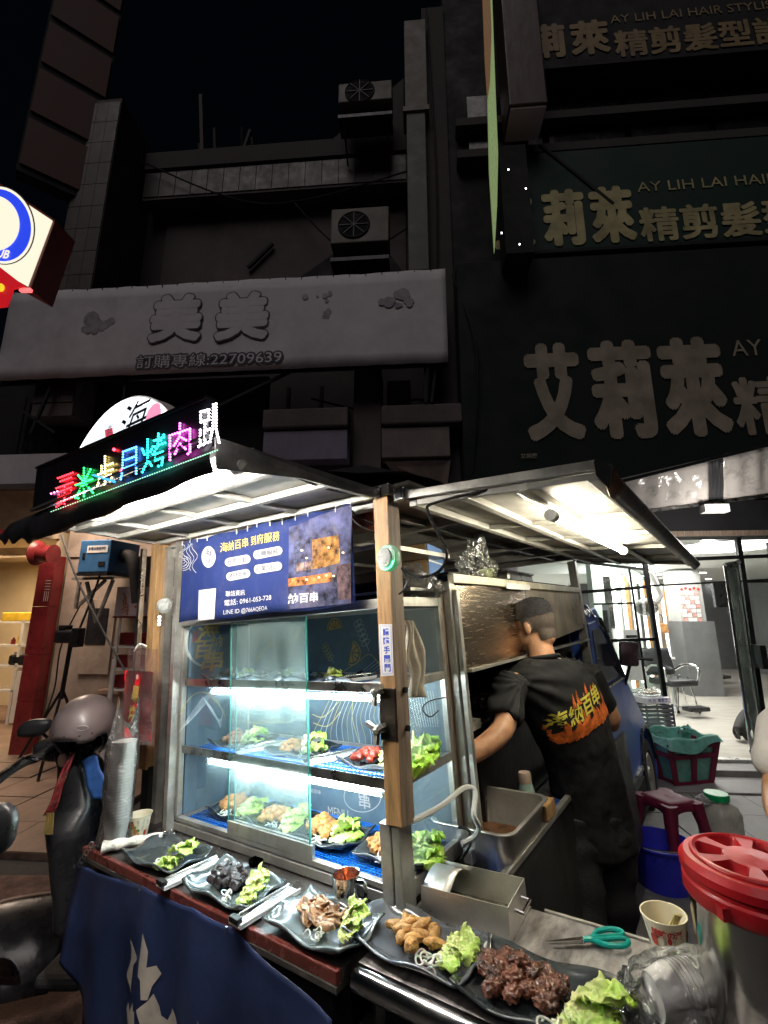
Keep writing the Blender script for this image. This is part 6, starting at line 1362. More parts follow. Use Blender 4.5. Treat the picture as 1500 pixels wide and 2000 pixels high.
# long bag of wrapped straws lying on the counter corner
a=cl(200,1655,2,.02); b=cl(318,1632,2,.02)
g=G(); 
def rl(u,v):
    t=v; c=a.lerp(b,t); ang=2*PI*u; r=.021*(1-.35*t)*(1+.14*math.sin(7*t*3+2*ang)); d=(b-a).normalized(); s_=V((-d.y,d.x,0))
    p=c+s_*r*1.15*math.cos(ang)+V((0,0,r*.8*math.sin(ang))); return p+d*0
g.grid(rl,20,40); o=g.make('straw_bundle',mat('wrapped_paper',(.68,.66,.58),.5,0,.18,60,.6,90,stretch=(1,1,1)),M=C,smooth=True); tag(o,'long plastic wrapped bundle lying on the left counter corner','bundle')
crumple('twisted clear end of the long wrapped bundle',(b.x+.01,b.y+.01,.0),(.03,.025,.018),C,4,m_bag)
# bagged cups lying by the urn
e=cl(1240,1925,2,.045); f_=cl(1385,1905,2,.045); dd=(f_-e).normalized()
Ms1=Matrix((C.to_3x3()@V((0,0,1)),(C.to_3x3()@dd.cross(V((0,0,1)))).normalized(),C.to_3x3()@dd)).transposed().to_4x4(); Ms1.translation=C@(e+V((.045,0,0)))
stack('paper cup in the bagged row lying beside the urn','white cups in the lying bag',Ms1@T(0,0,-.02),17,.0075,1.08,.5)
g=G(); g.ball((0,0,0),(.056,.054,.11),4,nz=.16,ns=2.5,seed=4)
for q_ in g.v: q_+=q_.normalized()*.008*noise.noise(q_*45)
o=g.make('plastic_bag',m_bag,M=Ms1@T(.0,0,.035),smooth=True,ang=25); tag(o,'shiny clear bag wrapped round the lying paper cups','bag')
crumple('loose crumpled mouth of the clear cup bag on the worktop',(e.x-.0,e.y,.0),(.04,.035,.03),C,12,m_bag,6)
# steel urn with red screw lid
kp=wy(1474,1722,.9); KZ=1.165; kx=kp.x
UR=thing('steel_urn','tall stainless urn with a red plastic lid at the right front edge','urn',W,(kx,.9,.9)); r_=.1
zc=kp.z
G().lathe([(r_*.93,.905),(r_*.965,.915),(r_,zc-.03),(r_*1.01,zc-.025),(r_*.98,zc-.02)],56,T(kx,.9,0)).make('body',m_steelb,UR,W,smooth=True)
m_rl=mat('red_lid',(.50,.012,.02),.38,0,.22,9,.08,50,dirt=.2,dcol=(.6,.2,.2),ds=16)
Ml=T(kx,.9,zc-.03)
lid=G().lathe([(r_*1.03,0),(r_*1.07,.006),(r_*1.07,.026),(r_*1.04,.03),(r_*1.04,.036),(r_*1.085,.04),(r_*1.085,.052),(r_*1.0,.062),(r_*.9,.063)],64,Ml,False,False).make('lid',m_rl,UR,W,smooth=True,ang=35)
def lidtop(u,v):
    t=2*PI*u; rr_=v*.9; k=((t/(PI/3))%1)-.5; w_=max(0,min(1,(.33-abs(k))/.07)); q_=max(0,min(1,(rr_-.40)/.06))*max(0,min(1,(.80-rr_)/.05)); p=w_*q_; p=p*p*(3-2*p)
    return (r_*rr_*math.cos(t),r_*rr_*math.sin(t),.0665+.004*(1-min(1,rr_/.38))-.020*p)
G().grid(lidtop,144,40).make('lid_top',m_rl,lid,Ml,smooth=True,ang=50)
G().tube([(r_*.86*math.cos(2*PI*i/48),r_*.86*math.sin(2*PI*i/48),.064) for i in range(48)],.005,8,closed=True).make('rim_ring',m_rl,lid,Ml,smooth=True)
G().box(-r_*1.0,-r_*.86,-.06,-.045,.004,.022,Ml).make('catch',m_rl,lid)
# towel by the post, red bags on the left
g=G()
def tow(u,v):
    px=793+30*u+ (6*v-4*(1-v))*u; p=cl(px,1212+152*v,0,.03); return (p.x+.010*math.sin(u*16+2*v)+.006*math.sin(9*v+5*u),cl(795+34*u*(.5+.5*min(1,v*2.5)),1290,0,.03).y+ .004*math.sin(12*v),p.z)
g.grid(tow,16,40); o=g.make('cloth',mat('beige_cloth',(.5,.46,.38),.8,0,.15,14,.4,40),M=C,smooth=True,solid=.004,ang=180); tag(o,'beige cloth hanging on the case side behind the near post','cloth')
RB=thing('hanging_bag_pack','pack of red printed bags in clear plastic hanging left of the wooden post','bag pack',C,(-1.2,-.1,.3))
def hp_(px,py,d=0): return cl(px,py,1,-.10-d)
def hg(pts,m,nm,d=0,n=16,amp=.006,sd=0,par=RB):
    P=[V((x,y,0)) for x,y in pts]
    def f(u,v):
        p=P[0].lerp(P[1],u).lerp(P[3].lerp(P[2],u),v); q=hp_(p.x,p.y,d); q.y+=amp*math.sin(u*11+v*3+sd)*(.4+.6*v)+amp*noise.noise(V((u*3,v*7,sd))); return q
    return G().grid(f,n,n*2).make(nm,m,par,C,smooth=True,ang=180)
hg([(243,1310),(300,1312),(292,1448),(238,1440)],mat('red_bag_print',(.92,.015,.03),.45,0,.15,9,.25,26),'red_bag',.004)
hg([(250,1265),(308,1268),(300,1460),(232,1445)],film('pink_bag_film',(.97,.88,.88),.5,.12,(.9,.6,.6),.15,.8,20),'clear_outer_bag',.012,20,.008,2)
for chh,px,py,s_ in (('暴',264,1357,.06),('燒',258,1392,.05)): 
    p=hp_(px,py,.016); txt(chh,C@T(*p)@RX(90)@RZ(-6),s_,s_*1.1,bold=.02).make('character',m_gold,RB)
p=hp_(268,1322,.016); G().disc((0,0,0),.010,18,T(*p)@RX(90)).make('badge',mat('badge_pink',(.75,.45,.4),.5,0,.1,9,0),RB,C)
G().tube(bez([hp_(262,1272,.0),hp_(272,1258,-.01),hp_(286,1262,-.03)],6),.004,6).make('hook',m_whitel,RB,C)
# ================================================================ the cook
def loft(rings,n=24,e=2.4,cap=True):
    """rings: (centre, x half axis vector, y half axis vector)"""
    g=G(); 
    for c,a,b in rings:
        c=V(c);a=V(a);b=V(b)
        for j in range(n):
            t=2*PI*j/n; ct_,st_=math.cos(t),math.sin(t); g.v.append(c+a*math.copysign(abs(ct_)**(2/e),ct_)+b*math.copysign(abs(st_)**(2/e),st_))
    for i in range(len(rings)-1):
        for j in range(n): g.f.append((i*n+j,i*n+(j+1)%n,(i+1)*n+(j+1)%n,(i+1)*n+j))
    if cap: g.f.append(tuple(range(n))[::-1]); k=(len(rings)-1)*n; g.f.append(tuple(k+j for j in range(n)))
    return g
def fuse(g,vox=.008,it=6,fac=.5):
    me=bpy.data.meshes.new('f'); me.from_pydata(g.v,[],g.f); bm=bmesh.new(); bm.from_mesh(me); bmesh.ops.recalc_face_normals(bm,faces=bm.faces); bm.to_mesh(me); bm.free()
    o=bpy.data.objects.new('f',me); COL.objects.link(o)
    r=o.modifiers.new('r','REMESH'); r.mode='VOXEL'; r.voxel_size=vox
    s=o.modifiers.new('s','SMOOTH'); s.factor=fac; s.iterations=it
    bpy.context.view_layer.update(); nm=bpy.data.meshes.new_from_object(o.evaluated_get(bpy.context.evaluated_depsgraph_get()))
    q=G(); q.v=[v.co.copy() for v in nm.vertices]; q.f=[tuple(p.vertices) for p in nm.polygons]; q.n=[v.normal.copy() for v in nm.vertices]
    bpy.data.objects.remove(o); return q
def limb(pts,rs,n=18,fl_=1.0):
    """tapered limb through joints as loft"""
    P=bez(pts,6); m=len(P); rr_=[]
    for i in range(m):
        t=i/6; k=min(int(t),len(rs)-2); rr_.append(rs[k]+(rs[k+1]-rs[k])*(t-k))
    g=G(); g.tube(P,rr_,n); g.ball(P[0],rr_[0]*.98,2); g.ball(P[-1],rr_[-1]*.98,2); return g
PX=V((0,0,0))
LS_=V((.475,1.955,1.405)); RSh=V((.875,2.17,1.425)); sx=(RSh-LS_).normalized()      # shoulder line
hipc=V((.855,2.12,.90)); neck=V((.655,2.07,1.47)); 
fwd=V((-sx.y,sx.x,0)).normalized()                                             # the way he faces
hx=V((.93,.36,0)).normalized(); hf=V((-hx.y,hx.x,0))
LE=V((.395,1.81,1.245)); LW=V((.235,1.75,1.125)); RE=V((1.0,2.25,1.18)); RW=V((.88,2.47,1.2))
head=V((.63,2.10,1.605))
for q_ in (LS_,RSh,hipc,neck,LE,RE,RW,head): q_+=V((.035,0,-.038))
hipc+=V((-.035,0,0)); RSh-=sx*.02
LW+=V((.0,0,-.015))
def torso(k=0,top=True):
    r=[]
    r.append((hipc+V((0,0,-.12)),hx*(.148+k),hf*(.105+k))); r.append((hipc+V((0,0,0)),hx*(.148+k),hf*(.108+k)))
    r.append((hipc.lerp(neck,.3)+V((.02,0,.0)),hx.lerp(sx,.3)*(.145+k),hf.lerp(fwd,.3)*(.115+k)))
    r.append((hipc.lerp(neck,.6)+V((.015,0,0)),hx.lerp(sx,.7)*(.178+k),hf.lerp(fwd,.7)*(.125+k)))
    r.append((hipc.lerp(neck,.83)+V((.01,0,0)),sx*(.195+k),fwd*(.11+k)))
    r.append((hipc.lerp(neck,.94),sx*(.185+k),fwd*(.09+k))); r.append((neck+V((0,0,.005)),sx*(.085+k),fwd*(.06+k)))
    return loft(r,28)
person=thing('person','cook with cropped black hair in black T shirt and trousers reaching over the grill','person',W,(1.0,2.1,0))
legs=[]
LF=V((.72,2.04,.07)); RF=V((.91,2.16,.07)); LK=V((.76,2.02,.48)); RK=V((.92,2.12,.48))
gb_=join(torso(-.012),limb([LS_.lerp(neck,.22)-V((0,0,.02)),LS_.lerp(LE,.15),LE,LW],[.028,.04,.041,.03]),limb([RSh.lerp(neck,.22)-V((0,0,.02)),RSh.lerp(RE,.15),RE,RW],[.028,.04,.041,.03]),limb([hipc-hx*.085-V((0,0,.05)),LK,LF],[.08,.052,.04]),limb([hipc+hx*.085-V((0,0,.05)),RK,RF],[.08,.052,.04]),
  limb([neck-V((0,0,.05)),neck.lerp(head,.4),head-V((0,0,.03))],[.062,.054,.055]))
# head: cranium, jaw, ears, nose
look=(fwd+V((-.35,-.1,-.35))).normalized(); hsx=look.cross(V((0,0,1))).normalized(); hup=hsx.cross(look).normalized()
Hm=Matrix((hsx,look,hup)).transposed().to_4x4(); Hm.translation=head
hg_=G(); hg_.ball((0,-.012,.028),(.074,.092,.085),3,Hm.to_3x3().to_4x4()); hg_.v=[p for p in hg_.v]
hg_=G()
def hb(c,r): q=G(); q.ball((0,0,0),r,3); q.v=[Hm@(p+V(c)) for p in q.v]; return q
parts=[hb((0,-.012,.03),(.075,.093,.084)),hb((0,.03,-.03),(.058,.062,.06)),hb((0,.055,-.065),(.036,.034,.028)),hb((0,.094,-.008),(.012,.017,.024)),hb((.077,-.006,-.006),(.008,.016,.027)),hb((-.077,-.006,-.006),(.008,.016,.027)),hb((0,-.045,-.04),(.05,.038,.05)),hb((.03,.08,.02),(.02,.012,.008)),hb((-.03,.08,.02),(.02,.012,.008)),hb((0,.088,-.043),(.022,.012,.009))]
# hands
def hand(Wr,d,up,side_):
    d=V(d).normalized(); up=V(up); up=(up-d*up.dot(d)).normalized(); s=d.cross(up)*side_; g=G()
    pm=loft([(Wr+d*x,s*w_,up*t) for x,w_,t in ((-.01,.026,.021),(.02,.034,.018),(.06,.042,.015),(.09,.040,.012))],16); g.add(pm.v,pm.f)
    for i,(o_,L_) in enumerate(((-.030,.062),(-.010,.07),(.011,.066),(.030,.052))):
        b=Wr+d*.082+s*o_; p=[b-d*.02,b+d*L_*.35-up*.004,b+d*L_*.66-up*.022,b+d*L_*.78-up*.045]; g.tube(bez(p,4),[.0088]*6+[.008]*5+[.007]*2,10); g.ball(p[-1],.0072,2)
    b=Wr+d*.03-s*.03; p=[b,b-s*.022+d*.022-up*.012,b-s*.02+d*.05-up*.028]; g.tube(bez(p,4),[.0115]*5+[.009]*4,10); g.ball(p[-1],.009,2)
    return g
hL=hand(LW,(LW-LE).normalized()+V((0,.12,-.1)),V((.2,-.3,1)),1); hR=hand(RW,(RW-RE),V((0,0,1)),-1)
body=fuse(join(gb_,hL,hR,*parts),.0052,4,.5)
m_hskin=mat('cook_skin',(.62,.33,.19),.42,0,.14,20,.15,150,sss=.08)
bo_=body.make('body',m_hskin,person,W,smooth=True,ang=180)
for s in (-1,1):
    G().ball(Hm@V((s*.03,.082,.008)),.0115,2).make('eye',m_white,person,W,smooth=True); G().ball(Hm@V((s*.03,.091,.008)),.0055,2).make('iris',m_black,person,W,smooth=True)
    G().ribbon([Hm@V((s*(.018+.006*k),.0965-.0012*k*k,.028+.002*math.sin(k))) for k in range(5)],.006,look).make('eyebrow',m_black,person,W)
G().ribbon([Hm@V((x*.004,.1-.0004*x*x,-.042)) for x in range(-5,6)],.007,look).make('mouth',mat('lips',(.35,.12,.1),.5,0,.1,9,0),person,W)
# hair: long on top, faded sides
m_hair=mat('black_hair',(.018,.017,.02),.45,0,.4,60,1.0,260); m_fade=mat('shaved_hair',(.10,.075,.06),.6,0,.35,90,.6,400)
def cap(test,off,nzv,m,name):
    g=G(); idx={}
    for f in body.f:
        if all(test(Hm.inverted()@body.v[i]) for i in f):
            t=[]
            for i in f:
                if i not in idx: 
                    idx[i]=len(g.v); p=body.v[i]; q=Hm.inverted()@p; g.v.append(p+body.n[i]*(off(q)+nzv*noise.noise(p*140)+nzv*noise.noise(p*60)))
                t.append(idx[i])
            g.f.append(tuple(t))
    g.make(name,m,person,W,smooth=True,ang=180)
def inh(q,zmin): return q.z>zmin and (q.y<.068-.0) and (q.x**2+q.y**2)<.014
cap(lambda q:q.z>.032+.45*max(0,q.y-.02) and q.length<.15,lambda q:.003+.013*min(1,max(0,(q.z-.035)/.05)),.004,m_hair,'hair')
cap(lambda q:(-.03 if q.y>-.03 else -.07)<q.z<.045 and q.y<.02 and q.length<.15 and not(abs(q.x)>.0785),lambda q:.0010+.0000,.0003,m_fade,'faded_hair')
# shirt
shc=V((0,0,0))
def sleeve_(S,E,r0,r1,t=.62):
    a=S.lerp(neck,.3)+V((0,0,-.012)); d=(E-S); end=S+d*t; return loft([(a,d.cross(V((0,0,1))).normalized()*r0*1.15,V((0,0,1))*r0*1.05),(S+d*.05,d.cross(V((0,0,1))).normalized()*r0,d.cross(d.cross(V((0,0,1)))).normalized()*r0),(end,d.cross(V((0,0,1))).normalized()*r1,d.cross(d.cross(V((0,0,1)))).normalized()*r1)],20,2)
sh=fuse(join(torso(.012),loft([(hipc+V((.01,0,-.17)),hx*.16,hf*.122),(hipc+V((0,0,-.05)),hx*.16,hf*.12)],28),sleeve_(LS_,LE,.070,.062,.80),sleeve_(RSh,RE,.070,.062,.72)),.007,9,.5)
cutc=neck+V((0,0,.035))
g=G(); idx={}
def fold(p,n):
    q=p-hipc; d=0
    # pull folds from the left shoulder blade across the back, and hanging folds low down
    r=(p-LS_).length; ang=math.atan2((p-LS_).z,(p-LS_).dot(sx)+.02)
    d+=.0065*math.sin(ang*17+r*6)*math.exp(-((r-.17)/.13)**2)
    u=p.dot(hx); z=p.z
    d+=.010*math.sin(u*38+z*9+2*noise.noise(p*5))*max(0,min(1,(1.13-z)/.25))*.7
    d+=.006*noise.noise(p*13)+.003*noise.noise(p*30)
    r2=(p-LE).length; d+=.004*math.sin(r2*75)*math.exp(-(r2/.13)**2)
    return d
for i,p in enumerate(sh.v): sh.v[i]=p+sh.n[i]*fold(p,sh.n[i])
shm=mat('black_tshirt',(.009,.0095,.011),.82,0,.3,9,.25,240,dirt=.15,dcol=(.03,.03,.032))
# open neck: drop faces near the neck
keep=[f for f in sh.f if not all((sh.v[i]-cutc).length<.062 for i in f)]; sh.f=keep
so_=sh.make('t_shirt',shm,person,W,smooth=True,ang=180)
G().tube([neck+V((0,0,.012))+sx*.066*math.cos(t)+fwd*.058*math.sin(t)+V((0,0,.012*math.cos(t)*0-.010*math.sin(t))) for t in [2*PI*i/28 for i in range(28)]],.008,8,closed=True).make('collar',shm,person,W,smooth=True)
# printed characters and flames, draped on the back
bvh=BVHTree.FromPolygons([tuple(v) for v in sh.v],sh.f)
bc=hipc.lerp(neck,.68)-sx*.012; back=-fwd
Md=Matrix((sx,V((0,0,1)),sx.cross(V((0,0,1))))).transposed().to_4x4(); Md.translation=bc+back*.3; Md=Md@RZ(17)@SCL(1.15)
def drape(g2,m,name,off=.002):
    out=[]
    for p in g2.v:
        w_=Md@p; h=bvh.ray_cast(w_,-back,1.0); out.append((h[0]+back*off) if h[0] else None)
    bad=set(i for i,p in enumerate(out) if p is None); g2.v=[p if p else V((0,0,0)) for p in out]; g2.f=[f for f in g2.f if not bad.intersection(f)]
    if g2.f: g2.make(name,m,person,W)
def dens(g2,n=1):
    bm=bmesh.new(); vs=[bm.verts.new(p) for p in g2.v]
    for f in g2.f:
        try: bm.faces.new([vs[i] for i in f])
        except ValueError: pass
    bmesh.ops.triangulate(bm,faces=bm.faces[:]); 
    for _ in range(n): 
        long=[e for e in bm.edges if e.calc_length()>.012]
        if long: bmesh.ops.subdivide_edges(bm,edges=long,cuts=1)
    bmesh.ops.triangulate(bm,faces=bm.faces[:])
    bm.verts.index_update(); q=G(); q.v=[v.co.copy() for v in bm.verts]; q.f=[tuple(x.index for x in f.verts) for f in bm.faces]; bm.free(); return q
m_fl=mat('flame_orange',(.75,.17,.03),.5,0,.5,40,0,dirt=.5,dcol=(.35,.03,.01),ds=30); m_fy=mat('print_yellow',(.62,.55,.08),.5,0,.15,30,0)
for k in range(13):
    x=-.125+k*.0215; h=.045+.03*R.random(); w_=.015+.006*R.random(); b0=-.055-.01*R.random(); lean=R.uniform(-.012,.016)
    q=G().add([(x-w_,b0,0),(x-w_*.3,b0-.016,0),(x+w_*.6,b0-.012,0),(x+w_,b0+.006,0),(x+w_*.5,b0+h*.4,0),(x+w_*.7+lean,b0+h*.62,0),(x+lean,b0+h,0),(x-w_*.2+lean,b0+h*.55,0),(x-w_*.8,b0+h*.35,0)],[tuple(range(9))])
    drape(dens(q,3),m_fl,'flame_print',.002+.0003*(k%3))
for k in range(6):
    x=-.03+k*.026; h=.03+.022*R.random(); b0=.018+.006*R.random(); q=G().add([(x-.010,b0,0),(x+.011,b0,0),(x+.006,b0+h*.5,0),(x+.012,b0+h,0),(x-.004,b0+h*.55,0)],[(0,1,2,3,4)]); drape(dens(q,3),m_fl,'flame_print',.0022)
for i,chh in enumerate('海納百串'):
    s_=.062; q=text_geo(chh,s_,.05,shear=.25); q.v=[p+V((-.105+i*.062,(.0,-.002,.006,.012)[i],0)) for p in q.v]
    qq=G(); qq.v=[V(p) for p in q.v]; qq.f=list(q.f); drape(dens(qq,2),m_black,'character_shadow',.0036)
    q2=text_geo(chh,s_,.02,shear=.25); q2.v=[p+V((-.105+i*.062,(.0,-.002,.006,.012)[i],0)) for p in q2.v]; drape(dens(q2,2),m_fy,'character_print',.0048)
# trousers and shoes
tr=fuse(join(loft([(hipc+V((0,0,-.02)),hx*.16,hf*.115),(hipc+V((0,0,-.12)),hx*.165,hf*.118),(hipc+V((0,0,-.2)),hx*.145,hf*.10)],24),limb([hipc-hx*.085-V((0,0,.1)),LK,LF+V((0,0,.03))],[.09,.075,.066]),limb([hipc+hx*.085-V((0,0,.1)),RK,RF+V((0,0,.03))],[.10,.078,.066])),.009,6,.5)
for i,p in enumerate(tr.v): tr.v[i]=p+tr.n[i]*(.006*math.sin(p.z*38+6*noise.noise(p*5))+.008*noise.noise(p*11))
tr.make('trousers',mat('black_trousers',(.013,.013,.014),.7,0,.3,12,.3,180),person,W,smooth=True,ang=180)
for f_ in (LF,RF): 
    q=fuse(join(limb([f_+V((.02,-.06,-.03)),f_+V((-.02,.07,-.03))],[.043,.042])),.008,3); 
    for p in q.v: p.z=max(p.z,.002)
    q.make('shoe',m_bplas,person,W,smooth=True,ang=180)
# second person: sleeve and forearm at the right edge
p2=thing('person','bystander in a white T shirt cut off by the right edge of the photo','person',W,(1.95,1.85,0))
def pw(px,py,y): return wy(px,py,y)
DZ=V((0.04,0,-.22))
b2=fuse(join(loft([(V((2.02,2.0,.75))+DZ,V((.17,0,0)),V((0,.11,0))),(V((2.02,2.0,1.1))+DZ,V((.17,0,0)),V((0,.12,0))),(V((2.0,2.0,1.32))+DZ,V((.18,0,0)),V((0,.1,0))),(V((2.0,2.0,1.38))+DZ,V((.08,0,0)),V((0,.06,0)))],22),
 limb([wy(1530,1430,1.97),wy(1514,1550,1.88),wy(1522,1600,1.6)],[.05,.04,.03]),limb([V((2.19,2.0,1.06)),V((2.25,1.95,.8)),V((2.2,1.7,.7))],[.05,.04,.03]),
 limb([V((1.93,2.0,.52)),V((1.93,1.62,.50)),V((1.93,1.62,.05))],[.085,.06,.045]),limb([V((2.11,2.0,.52)),V((2.11,1.62,.5)),V((2.11,1.62,.05))],[.085,.06,.045]),limb([V((2.0,2.0,1.14)),V((2.0,2.0,1.26))],[.055,.055]),
 G().ball((2.0,2.0,1.36),(.075,.095,.11),3),hand(wy(1522,1600,1.6),V((.1,-.6,-.5)),V((-.3,-.4,1)),1),hand(V((2.2,1.7,.7)),V((0,-1,-.1)),V((0,0,1)),-1)),.007,5)
b2.make('body',m_hskin,p2,W,smooth=True,ang=180)
s2=fuse(join(loft([(V((2.03,2.0,.72))+DZ,V((.205,0,0)),V((0,.15,0))),(V((2.02,2.0,1.1))+DZ,V((.19,0,0)),V((0,.145,0))),(V((2.0,2.0,1.34))+DZ,V((.2,0,0)),V((0,.12,0))),(V((2.0,2.0,1.40))+DZ,V((.09,0,0)),V((0,.075,0)))],24),limb([wy(1530,1420,1.97),wy(1512,1490,1.93)],[.085,.072]),limb([V((2.17,2.0,1.08)),V((2.22,1.98,.96))],[.075,.07])),.009,5)
for i,p in enumerate(s2.v): s2.v[i]=p+s2.n[i]*(.006*noise.noise(p*12)+.005*math.sin(p.x*50)*max(0,.86-p.z))
s2.make('t_shirt',mat('white_tshirt',(.72,.7,.7),.7,0,.06,9,.2,160),p2,W,smooth=True,ang=180)
s3=fuse(join(loft([(V((2.02,2.0,.6)),V((.18,0,0)),V((0,.13,0))),(V((2.02,2.0,.48)),V((.18,0,0)),V((0,.14,0)))],20),limb([V((1.93,1.98,.53)),V((1.93,1.70,.52))],[.105,.09]),limb([V((2.11,1.98,.53)),V((2.11,1.70,.52))],[.105,.09])),.01,4)
s3.make('shorts',MT['white_tshirt'],p2,W,smooth=True,ang=180)
bs2=thing('bench','low wooden bench under the seated bystander at the right edge','bench',W,(2.02,2.05,0)); G().box(1.75,2.3,1.88,2.2,.36,.40).make('seat',m_wood,bs2,W,bevel=.005)
for x in (1.78,2.23):
    for y in (1.9,2.14): G().box(x,x+.04,y,y+.04,0,.36).make('leg',m_wood,bs2,W)
cap2=G().ball((2.0,1.99,1.385),(.082,.10,.10),3); cap2.f=[f for f in cap2.f if all(cap2.v[i].z>1.37 for i in f)]; cap2.make('hair',m_hair,p2,W,smooth=True)
# ================================================================ stool, buckets, baskets on the right
def wth(px,py,z): return wz(px,py,z)
# maroon stool
p=wz(1303,1556,.43); ST=thing('plastic_stool','maroon plastic stool beside the blue bucket','stool',W,(p.x,p.y,0),rz=18); M=WM[ST.name]
hs_=.125
def stp(u,v):
    x=(u-.5)*2; y=(v-.5)*2; m_=max(abs(x),abs(y))
    return (x*hs_*(1-.10*(x*x*y*y)),y*hs_*(1-.10*(x*x*y*y)),.43-.010*max(0,(m_-.75)/.25)**2)
g=G(); g.grid(stp,12,12); g.make('seat',m_maroon,ST,M,smooth=True,solid=.012)
for sx_ in (-1,1):
    for sy_ in (-1,1):
        t=V((sx_*hs_*.86,sy_*hs_*.86,.425)); b=V((sx_*.185,sy_*.185,0))
        g=loft([(t,V((.042,0,0)),V((0,.042,0))),(t.lerp(b,.3),V((.03,0,0)),V((0,.03,0))),(b,V((.026,0,0)),V((0,.026,0)))],12,3.5); g.make('leg',m_maroon,ST,M,smooth=True,ang=40)
for a_,b_ in (((-1,-1),(1,-1)),((1,-1),(1,1)),((1,1),(-1,1)),((-1,1),(-1,-1))):
    def ar(u,v,a_=a_,b_=b_):
        x=a_[0]+(b_[0]-a_[0])*u; y=a_[1]+(b_[1]-a_[1])*u; h=.04+.035*abs(2*u-1)**2; return (x*hs_*(.98+.05*v),y*hs_*(.98+.05*v),.424-h*v)
    G().grid(ar,12,3).make('apron',m_maroon,ST,M,smooth=True,solid=.005)
G().lathe([(.018,.431),(.012,.436),(.0,.436)],14,M).make('seat_hole',m_black,ST,W)
# blue bucket
p=wz(1288,1642,.262); bk_=thing('bucket','round cobalt blue bucket with wire handle in front of the stool','bucket',W,(p.x,p.y,0)); M=T(p.x,p.y,0)
m_cob=mat('cobalt_plastic',(.03,.035,.62),.35,0,.12,5,.05,30)
G().lathe([(.128,.0),(.135,.004),(.176,.25),(.19,.256),(.19,.268),(.178,.27),(.172,.255),(.132,.01),(0,.008)],40,M,True,False).make('bucket_body',m_cob,bk_,W,smooth=True,ang=45)
G().tube([M@V((.19*math.cos(t),.19*math.sin(t)*.98,.262-.02*math.sin(t))) for t in [PI*(1+i/24)+.5 for i in range(25)]],.0035,6).make('wire_handle',m_steelb,bk_,W,smooth=True)
G().tube([M@V((.193*math.cos(t),.193*math.sin(t)*.98,.262-.02*math.sin(t))) for t in [PI*1.5+.75+i*.08 for i in range(6)]],.010,8).make('grip',m_red,bk_,W,smooth=True)
# translucent jug with green cap
p=wz(1398,1548,.372); jg=thing('jug','cloudy plastic jug with a bright green screw cap','jug',W,(p.x,p.y,0)); M=T(p.x,p.y,0)@RZ(20)
loft([(V((0,0,z)),V((a,0,0)),V((0,a,0))) for z,a in ((.0,.10),(.01,.115),(.24,.118),(.29,.10),(.315,.06),(.33,.06))],24,4).make('jug_body',mat('cloudy_plastic',(.62,.62,.54),.3,0,.1,6,.1,20,alpha=.82,tr=.1),jg,M,smooth=True,ang=50)
G().lathe([(.078,.33),(.08,.335),(.08,.365),(.074,.372),(0,.372)],30,M).make('cap',mat('bright_green_cap',(.0,.42,.14),.3,0,.06,9,.05),jg,W,smooth=True,ang=40)
p=wz(1374,1556,.36); crumple('white plastic bag lying between the stool and the jug',(p.x,p.y+.02,.31),(.055,.04,.03),W,6,film('white_thin_bag',(.8,.8,.8),.8,.7,(.72,.7,.72),.25,.8,22),4)
# maroon basket with teal liner
p0_=wz(1330,1530,0); BS=thing('bin','maroon slatted bin lined with a teal bag beside the truck wheel','bin',W,(p0_.x+.0,p0_.y,0),rz=12); M=WM[BS.name]
H_=.42; wt,wb=.27,.19
for cx_,cy_ in ((-1,-1),(1,-1),(1,1),(-1,1),(0,-1),(1,0),(0,1),(-1,0)):
    G().slab([(cx_*wb-.028 if cx_==0 or cy_!=0 else cx_*wb-.01,cy_*wb*.85,0),(cx_*wb+.028 if cx_==0 or cy_!=0 else cx_*wb+.01,cy_*wb*.85,0),(cx_*wt+.034,cy_*wt*.85,H_),(cx_*wt-.034,cy_*wt*.85,H_)],(0,.012 if cy_<=0 else -.012,0) if cy_ else (0,.05,0)).make('slat',m_maroon,BS,M,bevel=.003)
G().box(-wb,wb,-wb*.85,wb*.85,0,.02).make('base',m_maroon,BS,M)
for z,k in ((H_-.02,wt),(.05,wb*1.02),(.3,wb+(wt-wb)*.7)):
    pts=[(-k,-k*.85,z),(k,-k*.85,z),(k,k*.85,z),(-k,k*.85,z)]
    for i in range(4): G().bar(pts[i],pts[(i+1)%4],.012,.04).make('rim',m_maroon,BS,M)
def lin(u,v):
    a=2*PI*u; k=wb*.93+(wt*.99-wb*.93)*min(1,v*1.25); 
    c,s=math.cos(a),math.sin(a); m_=max(abs(c),abs(s)); x=c/m_*k; y=s/m_*k*.85; z=.03+H_*1.06*min(1,v*1.25)
    if v>.8: e=(v-.8)/.2; x*=1+.14*e; y*=1+.14*e; z-=.10*e*(1+.4*math.sin(3*a+1))
    n=.008*noise.noise(V((x*14,y*14,z*14))); return (x*(1+n),y*(1+n),z+.012*math.sin(5*a)*(v>.75)+n)
G().grid(lin,64,26).make('liner_bag',mat('teal_plastic_bag',(.16,.42,.36)),BS,M,smooth=True,ang=180)
